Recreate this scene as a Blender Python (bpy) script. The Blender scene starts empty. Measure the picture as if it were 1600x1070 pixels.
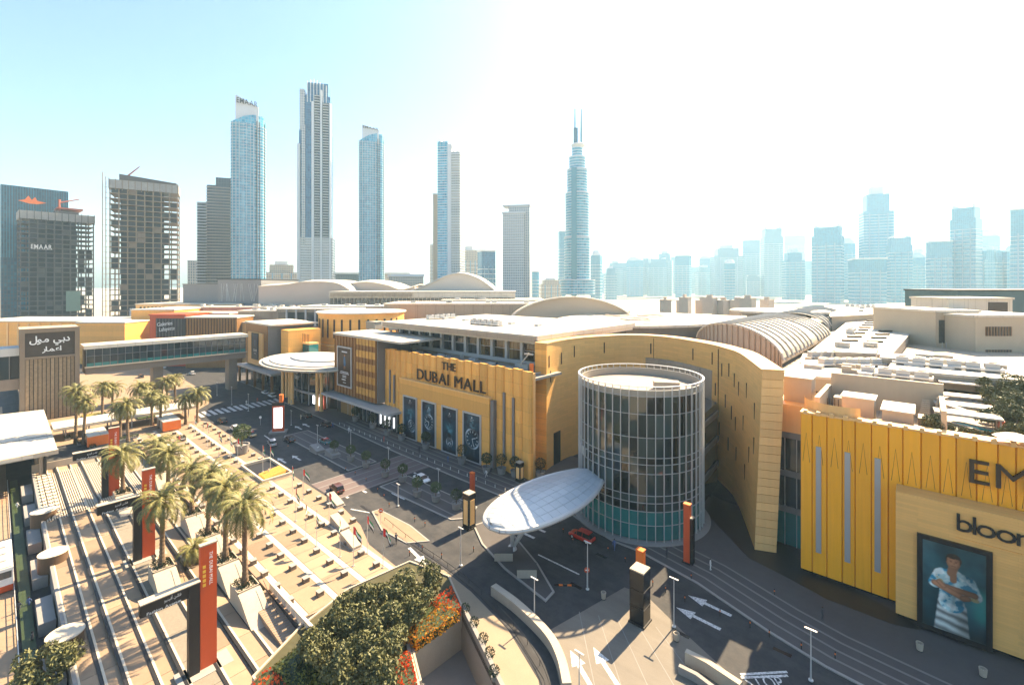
import bpy, math, random
from mathutils import Vector, Matrix, noise
random.seed(7)
sc = bpy.context.scene
COL = sc.collection
R = math.radians

# ------------------------------------------------------------------ camera, sky, sun, exposure
# World frame: X runs along the mall's street front (towards the camera's right), Y runs away from
# the street into the mall, Z up, metres.  The poster wall of the mall lies on Y = 0.
CAM = (81.5, -80.7, 45.0)
YAW, FOC = R(41.7), 720.0            # level camera, lens shifted down (verticals stay vertical)
cd = bpy.data.cameras.new('camera')
cd.sensor_width = 36; cd.lens = 36 * FOC / 1600; cd.shift_y = -90 / 1600; cd.clip_start = 0.5; cd.clip_end = 30000
cam = bpy.data.objects.new('camera', cd); COL.objects.link(cam)
cam.location = CAM; cam.rotation_euler = (math.pi / 2, 0, YAW)
sc.camera = cam

SUN_AZ, SUN_EL = R(2), R(42.5)            # azimuth clockwise from +Y, elevation
wd = bpy.data.worlds.new('World'); sc.world = wd; wd.use_nodes = True
nt = wd.node_tree; nt.nodes.clear()
so = nt.nodes.new('ShaderNodeOutputWorld'); sb = nt.nodes.new('ShaderNodeBackground')
sk = nt.nodes.new('ShaderNodeTexSky'); sk.sky_type = 'NISHITA'; sk.sun_disc = False
sk.sun_elevation = SUN_EL; sk.sun_rotation = SUN_AZ
sk.air_density = 1.3; sk.dust_density = 2.2; sk.ozone_density = 6.0; sk.altitude = 0
sb.inputs['Strength'].default_value = 0.066
nt.links.new(sk.outputs[0], sb.inputs[0]); nt.links.new(sb.outputs[0], so.inputs[0])
ld = bpy.data.lights.new('sun', 'SUN'); ld.energy = 5.0; ld.angle = R(0.5); ld.color = (1.0, 0.78, 0.50)
sun = bpy.data.objects.new('sun', ld); COL.objects.link(sun)
sd = Vector((math.sin(SUN_AZ) * math.cos(SUN_EL), math.cos(SUN_AZ) * math.cos(SUN_EL), math.sin(SUN_EL)))
sun.rotation_euler = sd.to_track_quat('Z', 'Y').to_euler(); sun.location = (0, 0, 400)
sc.view_settings.view_transform = 'Standard'; sc.view_settings.look = 'None'
sc.view_settings.gamma = 1; sc.view_settings.use_curve_mapping = False
sc.view_settings.exposure = 2.15
sc.cycles.max_bounces = 6; sc.cycles.diffuse_bounces = 3; sc.cycles.glossy_bounces = 3
sc.cycles.transmission_bounces = 4; sc.cycles.volume_bounces = 1; sc.cycles.transparent_max_bounces = 8
sc.cycles.use_denoising = True; sc.cycles.sample_clamp_indirect = 6

# ------------------------------------------------------------------ surveying: sight lines from the camera station to ground or wall planes
_rx, _ry = math.cos(YAW), math.sin(YAW)             # right
_fx, _fy = -math.sin(YAW), math.cos(YAW)            # forward, level
def _ray(px, py):
    a = (px - 800) / FOC
    return a * _rx + _fx, a * _ry + _fy, -(py - 445) / FOC, 1.0
def G(px, py, z=0.0):
    """ground point (at level z) on a sight line"""
    x, y, dz, w = _ray(px, py); t = (z - CAM[2]) / dz
    return (CAM[0] + x * t, CAM[1] + y * t)
def DEP(px, dep, py=445):
    """point at a level distance dep ahead"""
    x, y, dz, w = _ray(px, py); t = dep / w
    return (CAM[0] + x * t, CAM[1] + y * t)
def HZ(py, dep):
    x, y, dz, w = _ray(800, py); return CAM[2] + dz / w * dep
def WY(px, py, Y):
    """X, Z on the wall plane Y"""
    x, y, dz, w = _ray(px, py); t = (Y - CAM[1]) / y
    return CAM[0] + x * t, CAM[2] + dz * t
def WX(px, py, X):
    x, y, dz, w = _ray(px, py); t = (X - CAM[0]) / x
    return CAM[1] + y * t, CAM[2] + dz * t

# ------------------------------------------------------------------ materials
MATS = {}
def mat(name, col, rough=.65, metal=0., var=.12, scale=.35, bump=0., bscale=6., rnd=0., spec=.4,
        streak=0., emit=0., fine=0., col2=None, coat=0., seam=0., tyre=0., plan=0.):
    if name in MATS: return MATS[name]
    m = bpy.data.materials.new(name); m.use_nodes = True; n = m.node_tree.nodes; L = m.node_tree.links
    p = n['Principled BSDF']
    p.inputs['Roughness'].default_value = rough; p.inputs['Metallic'].default_value = metal
    p.inputs['Specular IOR Level'].default_value = spec
    if coat: p.inputs['Coat Weight'].default_value = coat; p.inputs['Coat Roughness'].default_value = .08
    geo = n.new('ShaderNodeNewGeometry')
    def noise_(s, det, vec=None, rg=.6):
        t = n.new('ShaderNodeTexNoise'); t.inputs['Scale'].default_value = s; t.inputs['Detail'].default_value = det
        t.inputs['Roughness'].default_value = rg
        L.new(vec or geo.outputs['Position'], t.inputs['Vector']); return t.outputs['Fac']
    def math_(op, a, b):
        t = n.new('ShaderNodeMath'); t.operation = op
        for i, v in enumerate((a, b)):
            if hasattr(v, 'is_output'): L.new(v, t.inputs[i])
            else: t.inputs[i].default_value = v
        return t.outputs[0]
    f = noise_(scale, 5)
    k = math_('MULTIPLY_ADD', f, 2 * var); k.node.inputs[2].default_value = 1 - var
    if fine:
        g = noise_(scale * 22, 3); g2 = math_('MULTIPLY_ADD', g, 2 * fine); g2.node.inputs[2].default_value = 1 - fine
        k = math_('MULTIPLY', k, g2)
    if streak:
        mp = n.new('ShaderNodeMapping'); mp.inputs['Scale'].default_value = (1.4, 1.4, .06)
        L.new(geo.outputs['Position'], mp.inputs['Vector'])
        g = noise_(1.3, 4, mp.outputs[0]); g2 = math_('MULTIPLY_ADD', g, 2 * streak); g2.node.inputs[2].default_value = 1 - streak
        k = math_('MULTIPLY', k, g2)
    if rnd:
        oi = n.new('ShaderNodeObjectInfo'); g2 = math_('MULTIPLY_ADD', oi.outputs['Random'], 2 * rnd); g2.node.inputs[2].default_value = 1 - rnd
        k = math_('MULTIPLY', k, g2)
    if seam:
        sx = n.new('ShaderNodeSeparateXYZ'); L.new(geo.outputs['Position'], sx.inputs[0])
        g = math_('MODULO', sx.outputs[2], seam); g = math_('GREATER_THAN', g, .07); g2 = math_('MULTIPLY_ADD', g, .3); g2.node.inputs[2].default_value = .7
        k = math_('MULTIPLY', k, g2)
        fl = math_('FLOOR', math_('DIVIDE', sx.outputs[2], seam), 0); wn = n.new('ShaderNodeTexWhiteNoise'); wn.noise_dimensions = '2D'
        cb = n.new('ShaderNodeCombineXYZ'); L.new(fl, cb.inputs[0]); oi2 = n.new('ShaderNodeObjectInfo'); L.new(oi2.outputs['Random'], cb.inputs[1]); L.new(cb.outputs[0], wn.inputs['Vector'])
        g3 = math_('MULTIPLY_ADD', wn.outputs['Value'], .16); g3.node.inputs[2].default_value = .9; k = math_('MULTIPLY', k, g3)
    if plan:
        sx = n.new('ShaderNodeSeparateXYZ'); L.new(geo.outputs['Position'], sx.inputs[0])
        for ax, st in ((0, plan), (1, plan * 1.7)):
            g = math_('FRACT', math_('DIVIDE', sx.outputs[ax], st), 0); g = math_('GREATER_THAN', g, .035); g2 = math_('MULTIPLY_ADD', g, .24); g2.node.inputs[2].default_value = .76
            k = math_('MULTIPLY', k, g2)
    if tyre:
        mp = n.new('ShaderNodeMapping'); mp.inputs['Scale'].default_value = (.035, .9, 1)
        L.new(geo.outputs['Position'], mp.inputs['Vector'])
        g = noise_(1., 4, mp.outputs[0]); g2 = math_('MULTIPLY_ADD', g, 2 * tyre); g2.node.inputs[2].default_value = 1 - tyre; k = math_('MULTIPLY', k, g2)
    mx = n.new('ShaderNodeVectorMath'); mx.operation = 'SCALE'
    if col2:
        cm = n.new('ShaderNodeMix'); cm.data_type = 'RGBA'
        cm.inputs[6].default_value = (*col, 1); cm.inputs[7].default_value = (*col2, 1)
        rp = n.new('ShaderNodeMapRange'); rp.inputs[1].default_value = .42; rp.inputs[2].default_value = .6
        L.new(noise_(scale * 2.7, 4), rp.inputs[0]); L.new(rp.outputs[0], cm.inputs[0]); L.new(cm.outputs[2], mx.inputs[0])
    else: mx.inputs[0].default_value = col
    L.new(k, mx.inputs['Scale']); L.new(mx.outputs[0], p.inputs['Base Color'])
    if bump:
        b = n.new('ShaderNodeBump'); b.inputs['Strength'].default_value = bump; b.inputs['Distance'].default_value = .05
        L.new(noise_(bscale, 4), b.inputs['Height']); L.new(b.outputs[0], p.inputs['Normal'])
    if emit:
        L.new(mx.outputs[0], p.inputs['Emission Color']); p.inputs['Emission Strength'].default_value = emit
    MATS[name] = m; return m

def mat_courses(name, col, row, width, rough=.5, metal=.0, joint=.6, var=.1, axis='z', rnd=.08, streak=.05, mortar=.03, bump=.4):
    """cladding in fine courses: brick texture over (along-wall, height) taken from an UV-less position"""
    if name in MATS: return MATS[name]
    m = mat(name, col, rough, metal, var=var, scale=.12, streak=streak, rnd=rnd)
    n = m.node_tree.nodes; L = m.node_tree.links; p = n['Principled BSDF']
    uv = n.new('ShaderNodeUVMap')
    b = n.new('ShaderNodeTexBrick'); b.inputs['Scale'].default_value = 1
    b.inputs['Brick Width'].default_value = width; b.inputs['Row Height'].default_value = row
    b.inputs['Mortar Size'].default_value = mortar; b.inputs['Mortar Smooth'].default_value = .3
    b.inputs['Color1'].default_value = (1, 1, 1, 1); b.inputs['Color2'].default_value = (.86, .86, .86, 1)
    b.inputs['Mortar'].default_value = (joint, joint, joint, 1); b.inputs['Bias'].default_value = -.3
    L.new(uv.outputs[0], b.inputs['Vector'])
    mx = n.new('ShaderNodeMix'); mx.data_type = 'RGBA'; mx.blend_type = 'MULTIPLY'; mx.inputs[0].default_value = 1
    src = p.inputs['Base Color'].links[0].from_socket
    L.new(src, mx.inputs[6]); L.new(b.outputs['Color'], mx.inputs[7]); L.new(mx.outputs[2], p.inputs['Base Color'])
    if bump:
        bp = n.new('ShaderNodeBump'); bp.inputs['Strength'].default_value = bump; bp.inputs['Distance'].default_value = .06; bp.invert = True
        L.new(b.outputs['Fac'], bp.inputs['Height']); L.new(bp.outputs[0], p.inputs['Normal'])
    return m

def mat_glass(name, col=(.03, .04, .045), rough=.06, rnd=.5, spec=.8, metal=0., var=.2):
    m = mat(name, col, rough, metal, var=var, scale=.08, rnd=rnd, spec=spec)
    return m

# ------------------------------------------------------------------ mesh building
class MB:
    def __init__(s): s.v = []; s.f = []; s.m = []; s.uv = None
    def face(s, pts, mi=0):
        i = len(s.v); s.v += [tuple(p) for p in pts]; s.f.append(tuple(range(i, i + len(pts)))); s.m.append(mi); return s
    def box(s, x0, x1, y0, y1, z0, z1, mi=0):
        if x0 > x1: x0, x1 = x1, x0
        if y0 > y1: y0, y1 = y1, y0
        i = len(s.v)
        s.v += [(x0, y0, z0), (x1, y0, z0), (x1, y1, z0), (x0, y1, z0), (x0, y0, z1), (x1, y0, z1), (x1, y1, z1), (x0, y1, z1)]
        for q in ((0, 3, 2, 1), (4, 5, 6, 7), (0, 1, 5, 4), (1, 2, 6, 5), (2, 3, 7, 6), (3, 0, 4, 7)):
            s.f.append(tuple(i + k for k in q)); s.m.append(mi)
        return s
    def boxr(s, cx, cy, cz, sx, sy, sz, a=0., mi=0):
        i = len(s.v); c, n = math.cos(a), math.sin(a)
        for z in (-.5, .5):
            for x, y in ((-.5, -.5), (.5, -.5), (.5, .5), (-.5, .5)):
                X, Y = x * sx, y * sy; s.v.append((cx + X * c - Y * n, cy + X * n + Y * c, cz + z * sz))
        for q in ((0, 3, 2, 1), (4, 5, 6, 7), (0, 1, 5, 4), (1, 2, 6, 5), (2, 3, 7, 6), (3, 0, 4, 7)):
            s.f.append(tuple(i + k for k in q)); s.m.append(mi)
        return s
    def prism(s, poly, z0, z1, mi=0, mtop=None):
        a = sum(poly[k][0] * poly[(k + 1) % len(poly)][1] - poly[(k + 1) % len(poly)][0] * poly[k][1] for k in range(len(poly)))
        if a < 0: poly = poly[::-1]
        n = len(poly); i = len(s.v)
        zb = z0 if isinstance(z0, (list, tuple)) else [z0] * n; zt = z1 if isinstance(z1, (list, tuple)) else [z1] * n
        if a < 0: zb = list(zb)[::-1]; zt = list(zt)[::-1]
        s.v += [(p[0], p[1], z) for p, z in zip(poly, zb)] + [(p[0], p[1], z) for p, z in zip(poly, zt)]
        s.f.append(tuple(i + k for k in range(n))[::-1]); s.m.append(mi)
        s.f.append(tuple(i + n + k for k in range(n))); s.m.append(mi if mtop is None else mtop)
        for k in range(n):
            l = (k + 1) % n; s.f.append((i + k, i + l, i + n + l, i + n + k)); s.m.append(mi)
        return s
    def tube(s, p0, p1, r0, r1=None, n=8, caps=True, mi=0):
        r1 = r0 if r1 is None else r1; p0 = Vector(p0); p1 = Vector(p1); d = (p1 - p0)
        if d.length < 1e-6: return s
        q = d.to_track_quat('Z', 'Y'); i = len(s.v)
        for p, r in ((p0, r0), (p1, r1)):
            for k in range(n):
                a = 2 * math.pi * k / n; s.v.append(tuple(p + q @ Vector((r * math.cos(a), r * math.sin(a), 0))))
        for k in range(n):
            l = (k + 1) % n; s.f.append((i + k, i + l, i + n + l, i + n + k)); s.m.append(mi)
        if caps:
            s.f.append(tuple(i + k for k in range(n))[::-1]); s.f.append(tuple(i + n + k for k in range(n))); s.m += [mi, mi]
        return s
    def path(s, pts, r, n=6, mi=0):
        for a, b in zip(pts[:-1], pts[1:]): s.tube(a, b, r, r, n, True, mi)
        return s
    def lathe(s, prof, n=24, c=(0, 0), mi=0, a0=0., a1=2 * math.pi, sx=1., sy=1., cap=True):
        i = len(s.v); full = abs(a1 - a0 - 2 * math.pi) < 1e-6; m = n if full else n + 1
        for r, z in prof:
            for k in range(m):
                a = a0 + (a1 - a0) * k / n; s.v.append((c[0] + r * math.cos(a) * sx, c[1] + r * math.sin(a) * sy, z))
        for j in range(len(prof) - 1):
            for k in range(n):
                l = (k + 1) % m; s.f.append((i + j * m + k, i + j * m + l, i + (j + 1) * m + l, i + (j + 1) * m + k)); s.m.append(mi)
        if cap and full and prof[0][0] > 1e-5: s.f.append(tuple(i + k for k in range(m))[::-1]); s.m.append(mi)
        if cap and full and prof[-1][0] > 1e-5: s.f.append(tuple(i + (len(prof) - 1) * m + k for k in range(m))); s.m.append(mi)
        return s
    def loft(s, rings, mi=0, caps=True):
        i = len(s.v); n = len(rings[0])
        for r in rings: s.v += [tuple(p) for p in r]
        for j in range(len(rings) - 1):
            for k in range(n):
                l = (k + 1) % n; s.f.append((i + j * n + k, i + j * n + l, i + (j + 1) * n + l, i + (j + 1) * n + k)); s.m.append(mi)
        if caps:
            s.f.append(tuple(i + k for k in range(n))[::-1]); s.f.append(tuple(i + (len(rings) - 1) * n + k for k in range(n))); s.m += [mi, mi]
        return s
    def grid(s, P, mi=0):
        """P[j][k] rows of points -> quads"""
        i = len(s.v); n = len(P[0])
        for r in P: s.v += [tuple(p) for p in r]
        for j in range(len(P) - 1):
            for k in range(n - 1):
                s.f.append((i + j * n + k, i + j * n + k + 1, i + (j + 1) * n + k + 1, i + (j + 1) * n + k)); s.m.append(mi)
        return s
    def shell(s, P, th, mi=0):
        """a sheet with thickness th downwards"""
        s.grid(P, mi); s.grid([[(p[0], p[1], p[2] - th) for p in r][::-1] for r in P], mi)
        for e in (P[0][::-1], P[-1], [r[0] for r in P], [r[-1] for r in P][::-1]):
            s.grid([[(p[0], p[1], p[2] - th) for p in e], e], mi)
        return s
    def wall(s, pts, th, z0, z1, mi=0, closed=False):
        """a wall standing on a plan polyline, th to the left side of travel"""
        off = offset(pts, th, closed); n = len(pts); i = len(s.v)
        zt = z1 if isinstance(z1, (list, tuple)) else [z1] * n; zb = z0 if isinstance(z0, (list, tuple)) else [z0] * n
        rings = [[(pts[k][0], pts[k][1], zb[k]), (off[k][0], off[k][1], zb[k]), (off[k][0], off[k][1], zt[k]), (pts[k][0], pts[k][1], zt[k])] for k in range(n)]
        if closed: rings.append(rings[0])
        return s.loft([r[::-1] for r in rings], mi, not closed)
    def mesh(s, name):
        me = bpy.data.meshes.new(name); me.from_pydata(s.v, [], s.f)
        if any(s.m): me.polygons.foreach_set('material_index', s.m)
        return me
    def build(s, name, m, parent=None, smooth=False, uv=False):
        me = s.mesh(name)
        for x in (m if isinstance(m, (list, tuple)) else [m]): me.materials.append(x)
        if smooth: me.shade_smooth() if smooth is True else me.polygons.foreach_set('use_smooth', [True] * len(me.polygons))
        if smooth is True and hasattr(me, 'set_sharp_from_angle'): me.set_sharp_from_angle(angle=R(40))
        if uv: wall_uv(me)
        return link(name, me, parent)

def offset(pts, th, closed=False):
    n = len(pts); out = []
    for k in range(n):
        a = pts[k - 1] if (k or closed) else None; b = pts[(k + 1) % n] if (k < n - 1 or closed) else None; p = pts[k]
        d1 = (Vector(p[:2]) - Vector(a[:2])).normalized() if a else None
        d2 = (Vector(b[:2]) - Vector(p[:2])).normalized() if b else None
        d1 = d1 or d2; d2 = d2 or d1
        n1 = Vector((-d1.y, d1.x)); n2 = Vector((-d2.y, d2.x)); m_ = (n1 + n2).normalized()
        out.append((p[0] + m_.x * th / max(.3, m_.dot(n1)), p[1] + m_.y * th / max(.3, m_.dot(n1))))
    return out

def wall_uv(me):
    """metres along the wall and up it; metres on plan for level faces"""
    ul = me.uv_layers.new(name='UVMap'); V = me.vertices; cum = 0.
    for p in me.polygons:
        nz = abs(p.normal.z); t = Vector((-p.normal.y, p.normal.x, 0))
        t = t.normalized() if t.length > 1e-4 else Vector((1, 0, 0))
        c = p.center; ang = math.atan2(p.normal.y, p.normal.x)
        for li in p.loop_indices:
            co = V[me.loops[li].vertex_index].co
            ul.data[li].uv = (co.x, co.y) if nz > .8 else (co.dot(t), co.z)

def link(name, me, parent=None):
    o = bpy.data.objects.new(name, me); COL.objects.link(o)
    if parent is not None:
        o.parent = parent
        if parent.get('_w'): o.matrix_parent_inverse = Matrix.Translation(-Vector(parent.location))
    return o
def tag(o, label=None, cat=None, group=None, kind=None):
    if label: o['label'] = label
    if cat: o['category'] = cat
    if group: o['group'] = group
    if kind: o['kind'] = kind
    return o
def thing(name, label, cat, loc=(0, 0, 0), rz=0., group=None, local=False):
    """an Empty at the thing's base; parts of a building are given in world metres, of a movable thing in its own"""
    o = bpy.data.objects.new(name, None); COL.objects.link(o); o.location = loc; o.rotation_euler = (0, 0, rz)
    o.empty_display_size = .5
    if not local: o['_w'] = 1
    return tag(o, label, cat, group)
def struct(name, mb, m, parent=None, uv=False):
    o = mb.build(name, m, parent, uv=uv); 
    if parent is None: o['kind'] = 'structure'
    return o
def copy_tree(o, parent=None):
    c = o.copy(); COL.objects.link(c); c.parent = parent
    if parent is not None: c.matrix_parent_inverse = o.matrix_parent_inverse
    for ch in KIDS.get(o.name, None) or list(o.children): copy_tree(ch, c)
    return c
KIDS = {}
ORD = ['first', 'second', 'third', 'fourth', 'fifth', 'sixth', 'seventh', 'eighth', 'ninth', 'tenth', 'eleventh', 'twelfth',
       'thirteenth', 'fourteenth', 'fifteenth', 'sixteenth', 'seventeenth', 'eighteenth', 'nineteenth', 'twentieth']

_fc = bpy.data.curves.new('lettering', 'FONT'); _fo = bpy.data.objects.new('lettering', _fc); COL.objects.link(_fo)
_fcache = {}
def glyph(ch, extrude, bold=0.):
    k = (ch, extrude, bold)
    if k not in _fcache:
        _fc.body = ch; _fc.extrude = extrude; _fc.size = 1; _fc.offset = bold; _fc.resolution_u = 3
        bpy.context.view_layer.update(); dg = bpy.context.evaluated_depsgraph_get()
        me = bpy.data.meshes.new_from_object(_fo.evaluated_get(dg)); 
        xs = [v.co.x for v in me.vertices] or [0, .3]
        _fcache[k] = (me, min(xs), max(xs))
    return _fcache[k]
def lettering(text, m, parent, origin, right, up, width=None, size=1., depth=.2, gap=.12, bold=0., joined=False, sx=1., name='letter'):
    """letters as parts, standing on a wall: origin = lower left, right/up = unit directions"""
    right = Vector(right).normalized(); up = Vector(up).normalized(); nrm = right.cross(up)
    lay = []; x = 0.
    for ch in text:
        if ch == ' ': x += .38; continue
        me, a, b = glyph(ch, depth / 2 / max(size, .01), bold); lay.append((me, x - a)); x += (b - a) + gap
    tot = x - gap
    s = size; kx = (width / (tot * s)) if width else sx
    out = []
    for me, dx in lay:
        M = Matrix.Translation(Vector(origin)) @ Matrix((
            (right.x * s * kx, up.x * s, nrm.x * s, 0), (right.y * s * kx, up.y * s, nrm.y * s, 0), (right.z * s * kx, up.z * s, nrm.z * s, 0), (0, 0, 0, 1))) @ Matrix.Translation((dx, 0, 0))
        c = me.copy(); c.transform(M); c.materials.clear(); c.materials.append(m); out.append(c)
    if joined:
        mb = MB()
        for c in out:
            i = len(mb.v); mb.v += [tuple(v.co) for v in c.vertices]
            for p in c.polygons: mb.f.append(tuple(i + k for k in p.vertices)); mb.m.append(0)
            bpy.data.meshes.remove(c)
        return mb.build(name, m, parent)
    for c in out: link(name, c, parent)

# ------------------------------------------------------------------ palette
M_asph = mat('asphalt', (.052, .05, .05), .8, var=.3, scale=.16, fine=.22, col2=(.038, .038, .04), tyre=.3, bump=.15, bscale=14, spec=.2)
M_ground = mat('sand_ground', (.34, .28, .2), .9, var=.2, scale=.01)
M_pave = mat('tan_paving', (.255, .18, .115), .8, var=.2, scale=.5, rnd=.26, fine=.08, bump=.1)
M_band = mat('pale_band', (.5, .43, .33), .8, var=.1, scale=.5, fine=.06)
M_pink = mat('pink_paving', (.25, .165, .11), .8, var=.12, scale=.6, rnd=.12, fine=.1)
M_side = mat('dark_paving', (.07, .062, .06), .7, var=.2, scale=.5, fine=.15, rnd=.1)
M_sideband = mat('grey_band', (.17, .155, .145), .7, var=.15, scale=.6, fine=.1)
M_kerb = mat('kerb_stone', (.27, .25, .225), .8, var=.15, scale=1., fine=.1)
M_conc = mat('concrete', (.38, .32, .245), .85, var=.14, scale=.4, fine=.1, streak=.08)
M_concg = mat('grey_concrete', (.22, .205, .19), .85, var=.15, scale=.4, fine=.1)
M_gravel = mat('gravel', (.2, .17, .13), .95, var=.25, scale=3., fine=.3, bump=.6, bscale=30)
M_white = mat('white_paint', (.72, .71, .68), .6, var=.18, scale=1.5, fine=.12)
M_roofw = mat('white_roof', (.5, .45, .37), .7, var=.16, scale=.12, fine=.08, plan=3.0, rnd=.08)
M_rooft = mat('tan_roof', (.36, .28, .2), .8, var=.2, scale=.1, fine=.1, plan=4.0)
M_roofg = mat('grey_roof', (.3, .27, .23), .8, var=.15, scale=.1, fine=.08)
M_gold = mat('gold_cladding', (.82, .405, .09), .5, .0, var=.1, scale=.1, rnd=.1, streak=.14, seam=3.1)
M_goldd = mat('deep_gold_cladding', (.86, .365, .01), .45, .0, var=.1, scale=.12, rnd=.1, streak=.14)
M_goldp = mat('pale_gold_cladding', (.77, .45, .17), .5, .0, var=.1, scale=.12, rnd=.1, streak=.1)
M_brown = mat_courses('bronze_mesh_cladding', (.33, .165, .055), .5, .24, .42, .35, joint=.45, var=.14, streak=.12, mortar=.03)
M_grey = mat('grey_metal', (.2, .195, .195), .5, .3, var=.1, scale=.3, streak=.06)
M_lgrey = mat('light_metal', (.46, .45, .43), .45, .2, var=.08, scale=.4)
M_silver = mat('silver_fin', (.56, .55, .53), .35, .3, var=.06, scale=.4, rnd=.08)
M_dark = mat('dark_metal', (.028, .026, .026), .5, .3, var=.15, scale=.8)
M_black = mat('black_gloss', (.012, .012, .014), .25, 0, var=.1, scale=.5)
M_bronze = mat('bronze_letter', (.045, .025, .014), .5, .3, var=.1)
M_red = mat('red_panel', (.52, .075, .018), .5, 0, var=.12, scale=.4, streak=.08)
M_orange = mat('orange_panel', (.72, .16, .02), .5, 0, var=.1, scale=.4)
M_glass = mat_glass('dark_glass')
M_glassg = mat_glass('grey_glass', (.02, .034, .031), .04, .9)
M_teal = mat_glass('teal_glass', (.02, .16, .15), .1, .3)
M_blueg = mat_glass('blue_glass', (.03, .13, .19), .08, .25)
M_cyang = mat_glass('cyan_glass', (.08, .26, .32), .1, .25)
M_leaf = mat('leaf', (.052, .075, .022), .6, 0, var=.55, scale=1.6, spec=.3)
M_leafy = mat('yellow_leaf', (.2, .17, .03), .6, 0, var=.4, scale=1.2, spec=.3)
M_leafd = mat('dark_leaf', (.03, .045, .016), .55, 0, var=.5, scale=1.5, spec=.3)
M_frond = mat('palm_frond', (.115, .125, .035), .55, 0, var=.4, scale=1.5, spec=.35, col2=(.2, .16, .045))
M_bark = mat('bark', (.15, .1, .06), .9, var=.3, scale=3., bump=.6, bscale=9)
M_flower = mat('orange_flowers', (.85, .17, .02), .7, var=.3, scale=2., col2=(.75, .06, .015))
M_skin = mat('skin', (.42, .24, .15), .5, var=.05)
M_flagr = mat('flag_red', (.6, .02, .02), .7); M_flagg = mat('flag_green', (.01, .2, .06), .7); M_flagk = mat('flag_black', (.01, .01, .01), .7)
M_screen = mat('lit_screen', (.9, .9, .92), .4, var=.02, emit=.75)

M_paint = mat('road_paint', (.62, .61, .58), .6, var=.2, scale=1.5, fine=.15, col2=(.3, .29, .28))
# ------------------------------------------------------------------ setting: ground, streets, plaza
struct('ground', MB().box(-9000, 9000, -9000, 9000, -8, -7), M_ground)
pa, pb, pc, pe = G(721, 957), G(640, 1012), G(664, 1110), G(800, 1120)
deck = MB()
deck.prism([(-480, 420), (-480, -74.2), (-84.3, -74.2), (-84.3, -54), (33, -54), pb, pa, (pa[0], 420)], -.8, 0)
deck.prism([(pa[0], 420), pa, pe, (pe[0] + 4, -78), (170, -78), (170, 420)], -.8, 0)
road = struct('road', deck, M_asph)
struct('lower_street', MB().box(-300, 60, -130, -73.4, -6.9, -5), M_asph)

RAIL = [(-4, -31.2), (5, -31.6), (15, -32.6), (25, -33.0), (32, -33.7), (41.3, -35.6), (49.2, -39.0), (56, -45)]
plaza_poly = [(-97, -35.5), (-93, -33.9), (-6, -33.9), (3, -35.2), (10, -37.6), (21, -38.2), (19, -54), (-97, -54)]
plaza = struct('plaza', MB().prism(plaza_poly, .003, .10), M_pink)
# tan paving slabs between pale bands
slab_me = MB().box(-2.92, 2.92, -1.78, 1.78, 0, .03).mesh('slab'); slab_me.materials.append(M_pave)
band_me = MB().box(-2.98, 2.98, -.42, .42, 0, .036).mesh('band_slab'); band_me.materials.append(M_band)
def inside(p, poly):
    c = False
    for k in range(len(poly)):
        a, b = poly[k - 1], poly[k]
        if (a[1] > p[1]) != (b[1] > p[1]) and p[0] < (b[0] - a[0]) * (p[1] - a[1]) / (b[1] - a[1]) + a[0]: c = not c
    return c
for j in range(4):
    y = -36.6 - j * 4.6
    for i in range(19):
        x = -92 + i * 6.0
        if all(inside((x + a, y + b), plaza_poly) for a in (-3, 3) for b in (-1.8, 1.8)):
            o = link('slab', slab_me, plaza); o.location = (x, y, .10)
        if all(inside((x + a, y - 2.3 + b), plaza_poly) for a in (-3, 3) for b in (-.4, .4)):
            o = link('band_slab', band_me, plaza); o.location = (x, y - 2.3, .10)
# pavement by the mall front with paler bands, kerb
kerbline = [(-170, -4.5), (-128, -4.5), (-118, -6.5), (-60, -7.5), (-24, -8.8), (14, -8.8), (24, -6), (30, -5.2), (36, -7.2), (41.1, -8.3), (45.8, -8.1), (56.1, -10.0), (66.5, -13.7), (73, -15.4), (83, -16.4), (97, -17.4), (120, -18.4)]
side = struct('pavement', MB().prism(kerbline + [(120, 20), (-170, 20)], .003, .13), M_side)
MB().wall(kerbline, -.35, .0, .15).build('kerb', M_kerb, side)
for k, dd in enumerate((1.6, 3.4, 5.2, 7.0)):
    MB().wall(offset(kerbline[3:], dd), .32, .12, .145).build('paving_band', M_sideband, side)
# median island with potted trees, crossing table
med = struct('median', MB().prism([(-60, -16.6), (-60, -23.2), (-22.5, -23.6), (-22.5, -16.4)], .003, .14)
             .prism([(-8.5, -16.2), (-8.5, -23.4), (14, -22.4), (16, -20), (14, -16)], .003, .14), M_side)
MB().wall([(-60, -16.6), (-60, -23.2), (-22.5, -23.6), (-22.5, -16.4)], -.3, .0, .16, closed=True).build('kerb', M_kerb, med)
MB().wall([(-8.5, -16.2), (-8.5, -23.4), (14, -22.4), (16, -20), (14, -16)], -.3, .0, .16, closed=True).build('kerb', M_kerb, med)
for y in (-18.4, -21.2):
    MB().box(-59, -23, y - .15, y + .15, .13, .155).build('paving_band', M_sideband, med)
    MB().box(-8, 13.4, y - .15, y + .15, .13, .155).build('paving_band', M_sideband, med)
cross = struct('crossing_table', MB().prism([(-21.5, -33.3), (-10, -33.3), (-9.5, -8.9), (-21, -8.9)], .003, .05), mat('crossing_paving', (.12, .09, .085), .8, var=.15, scale=.6, fine=.12))
for x in (-21.2, -18.3, -15.6, -12.9, -10.3):
    MB().box(x - .18, x + .18, -33.2, -9, .045, .062).build('pale_line', M_sideband, cross)
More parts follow.
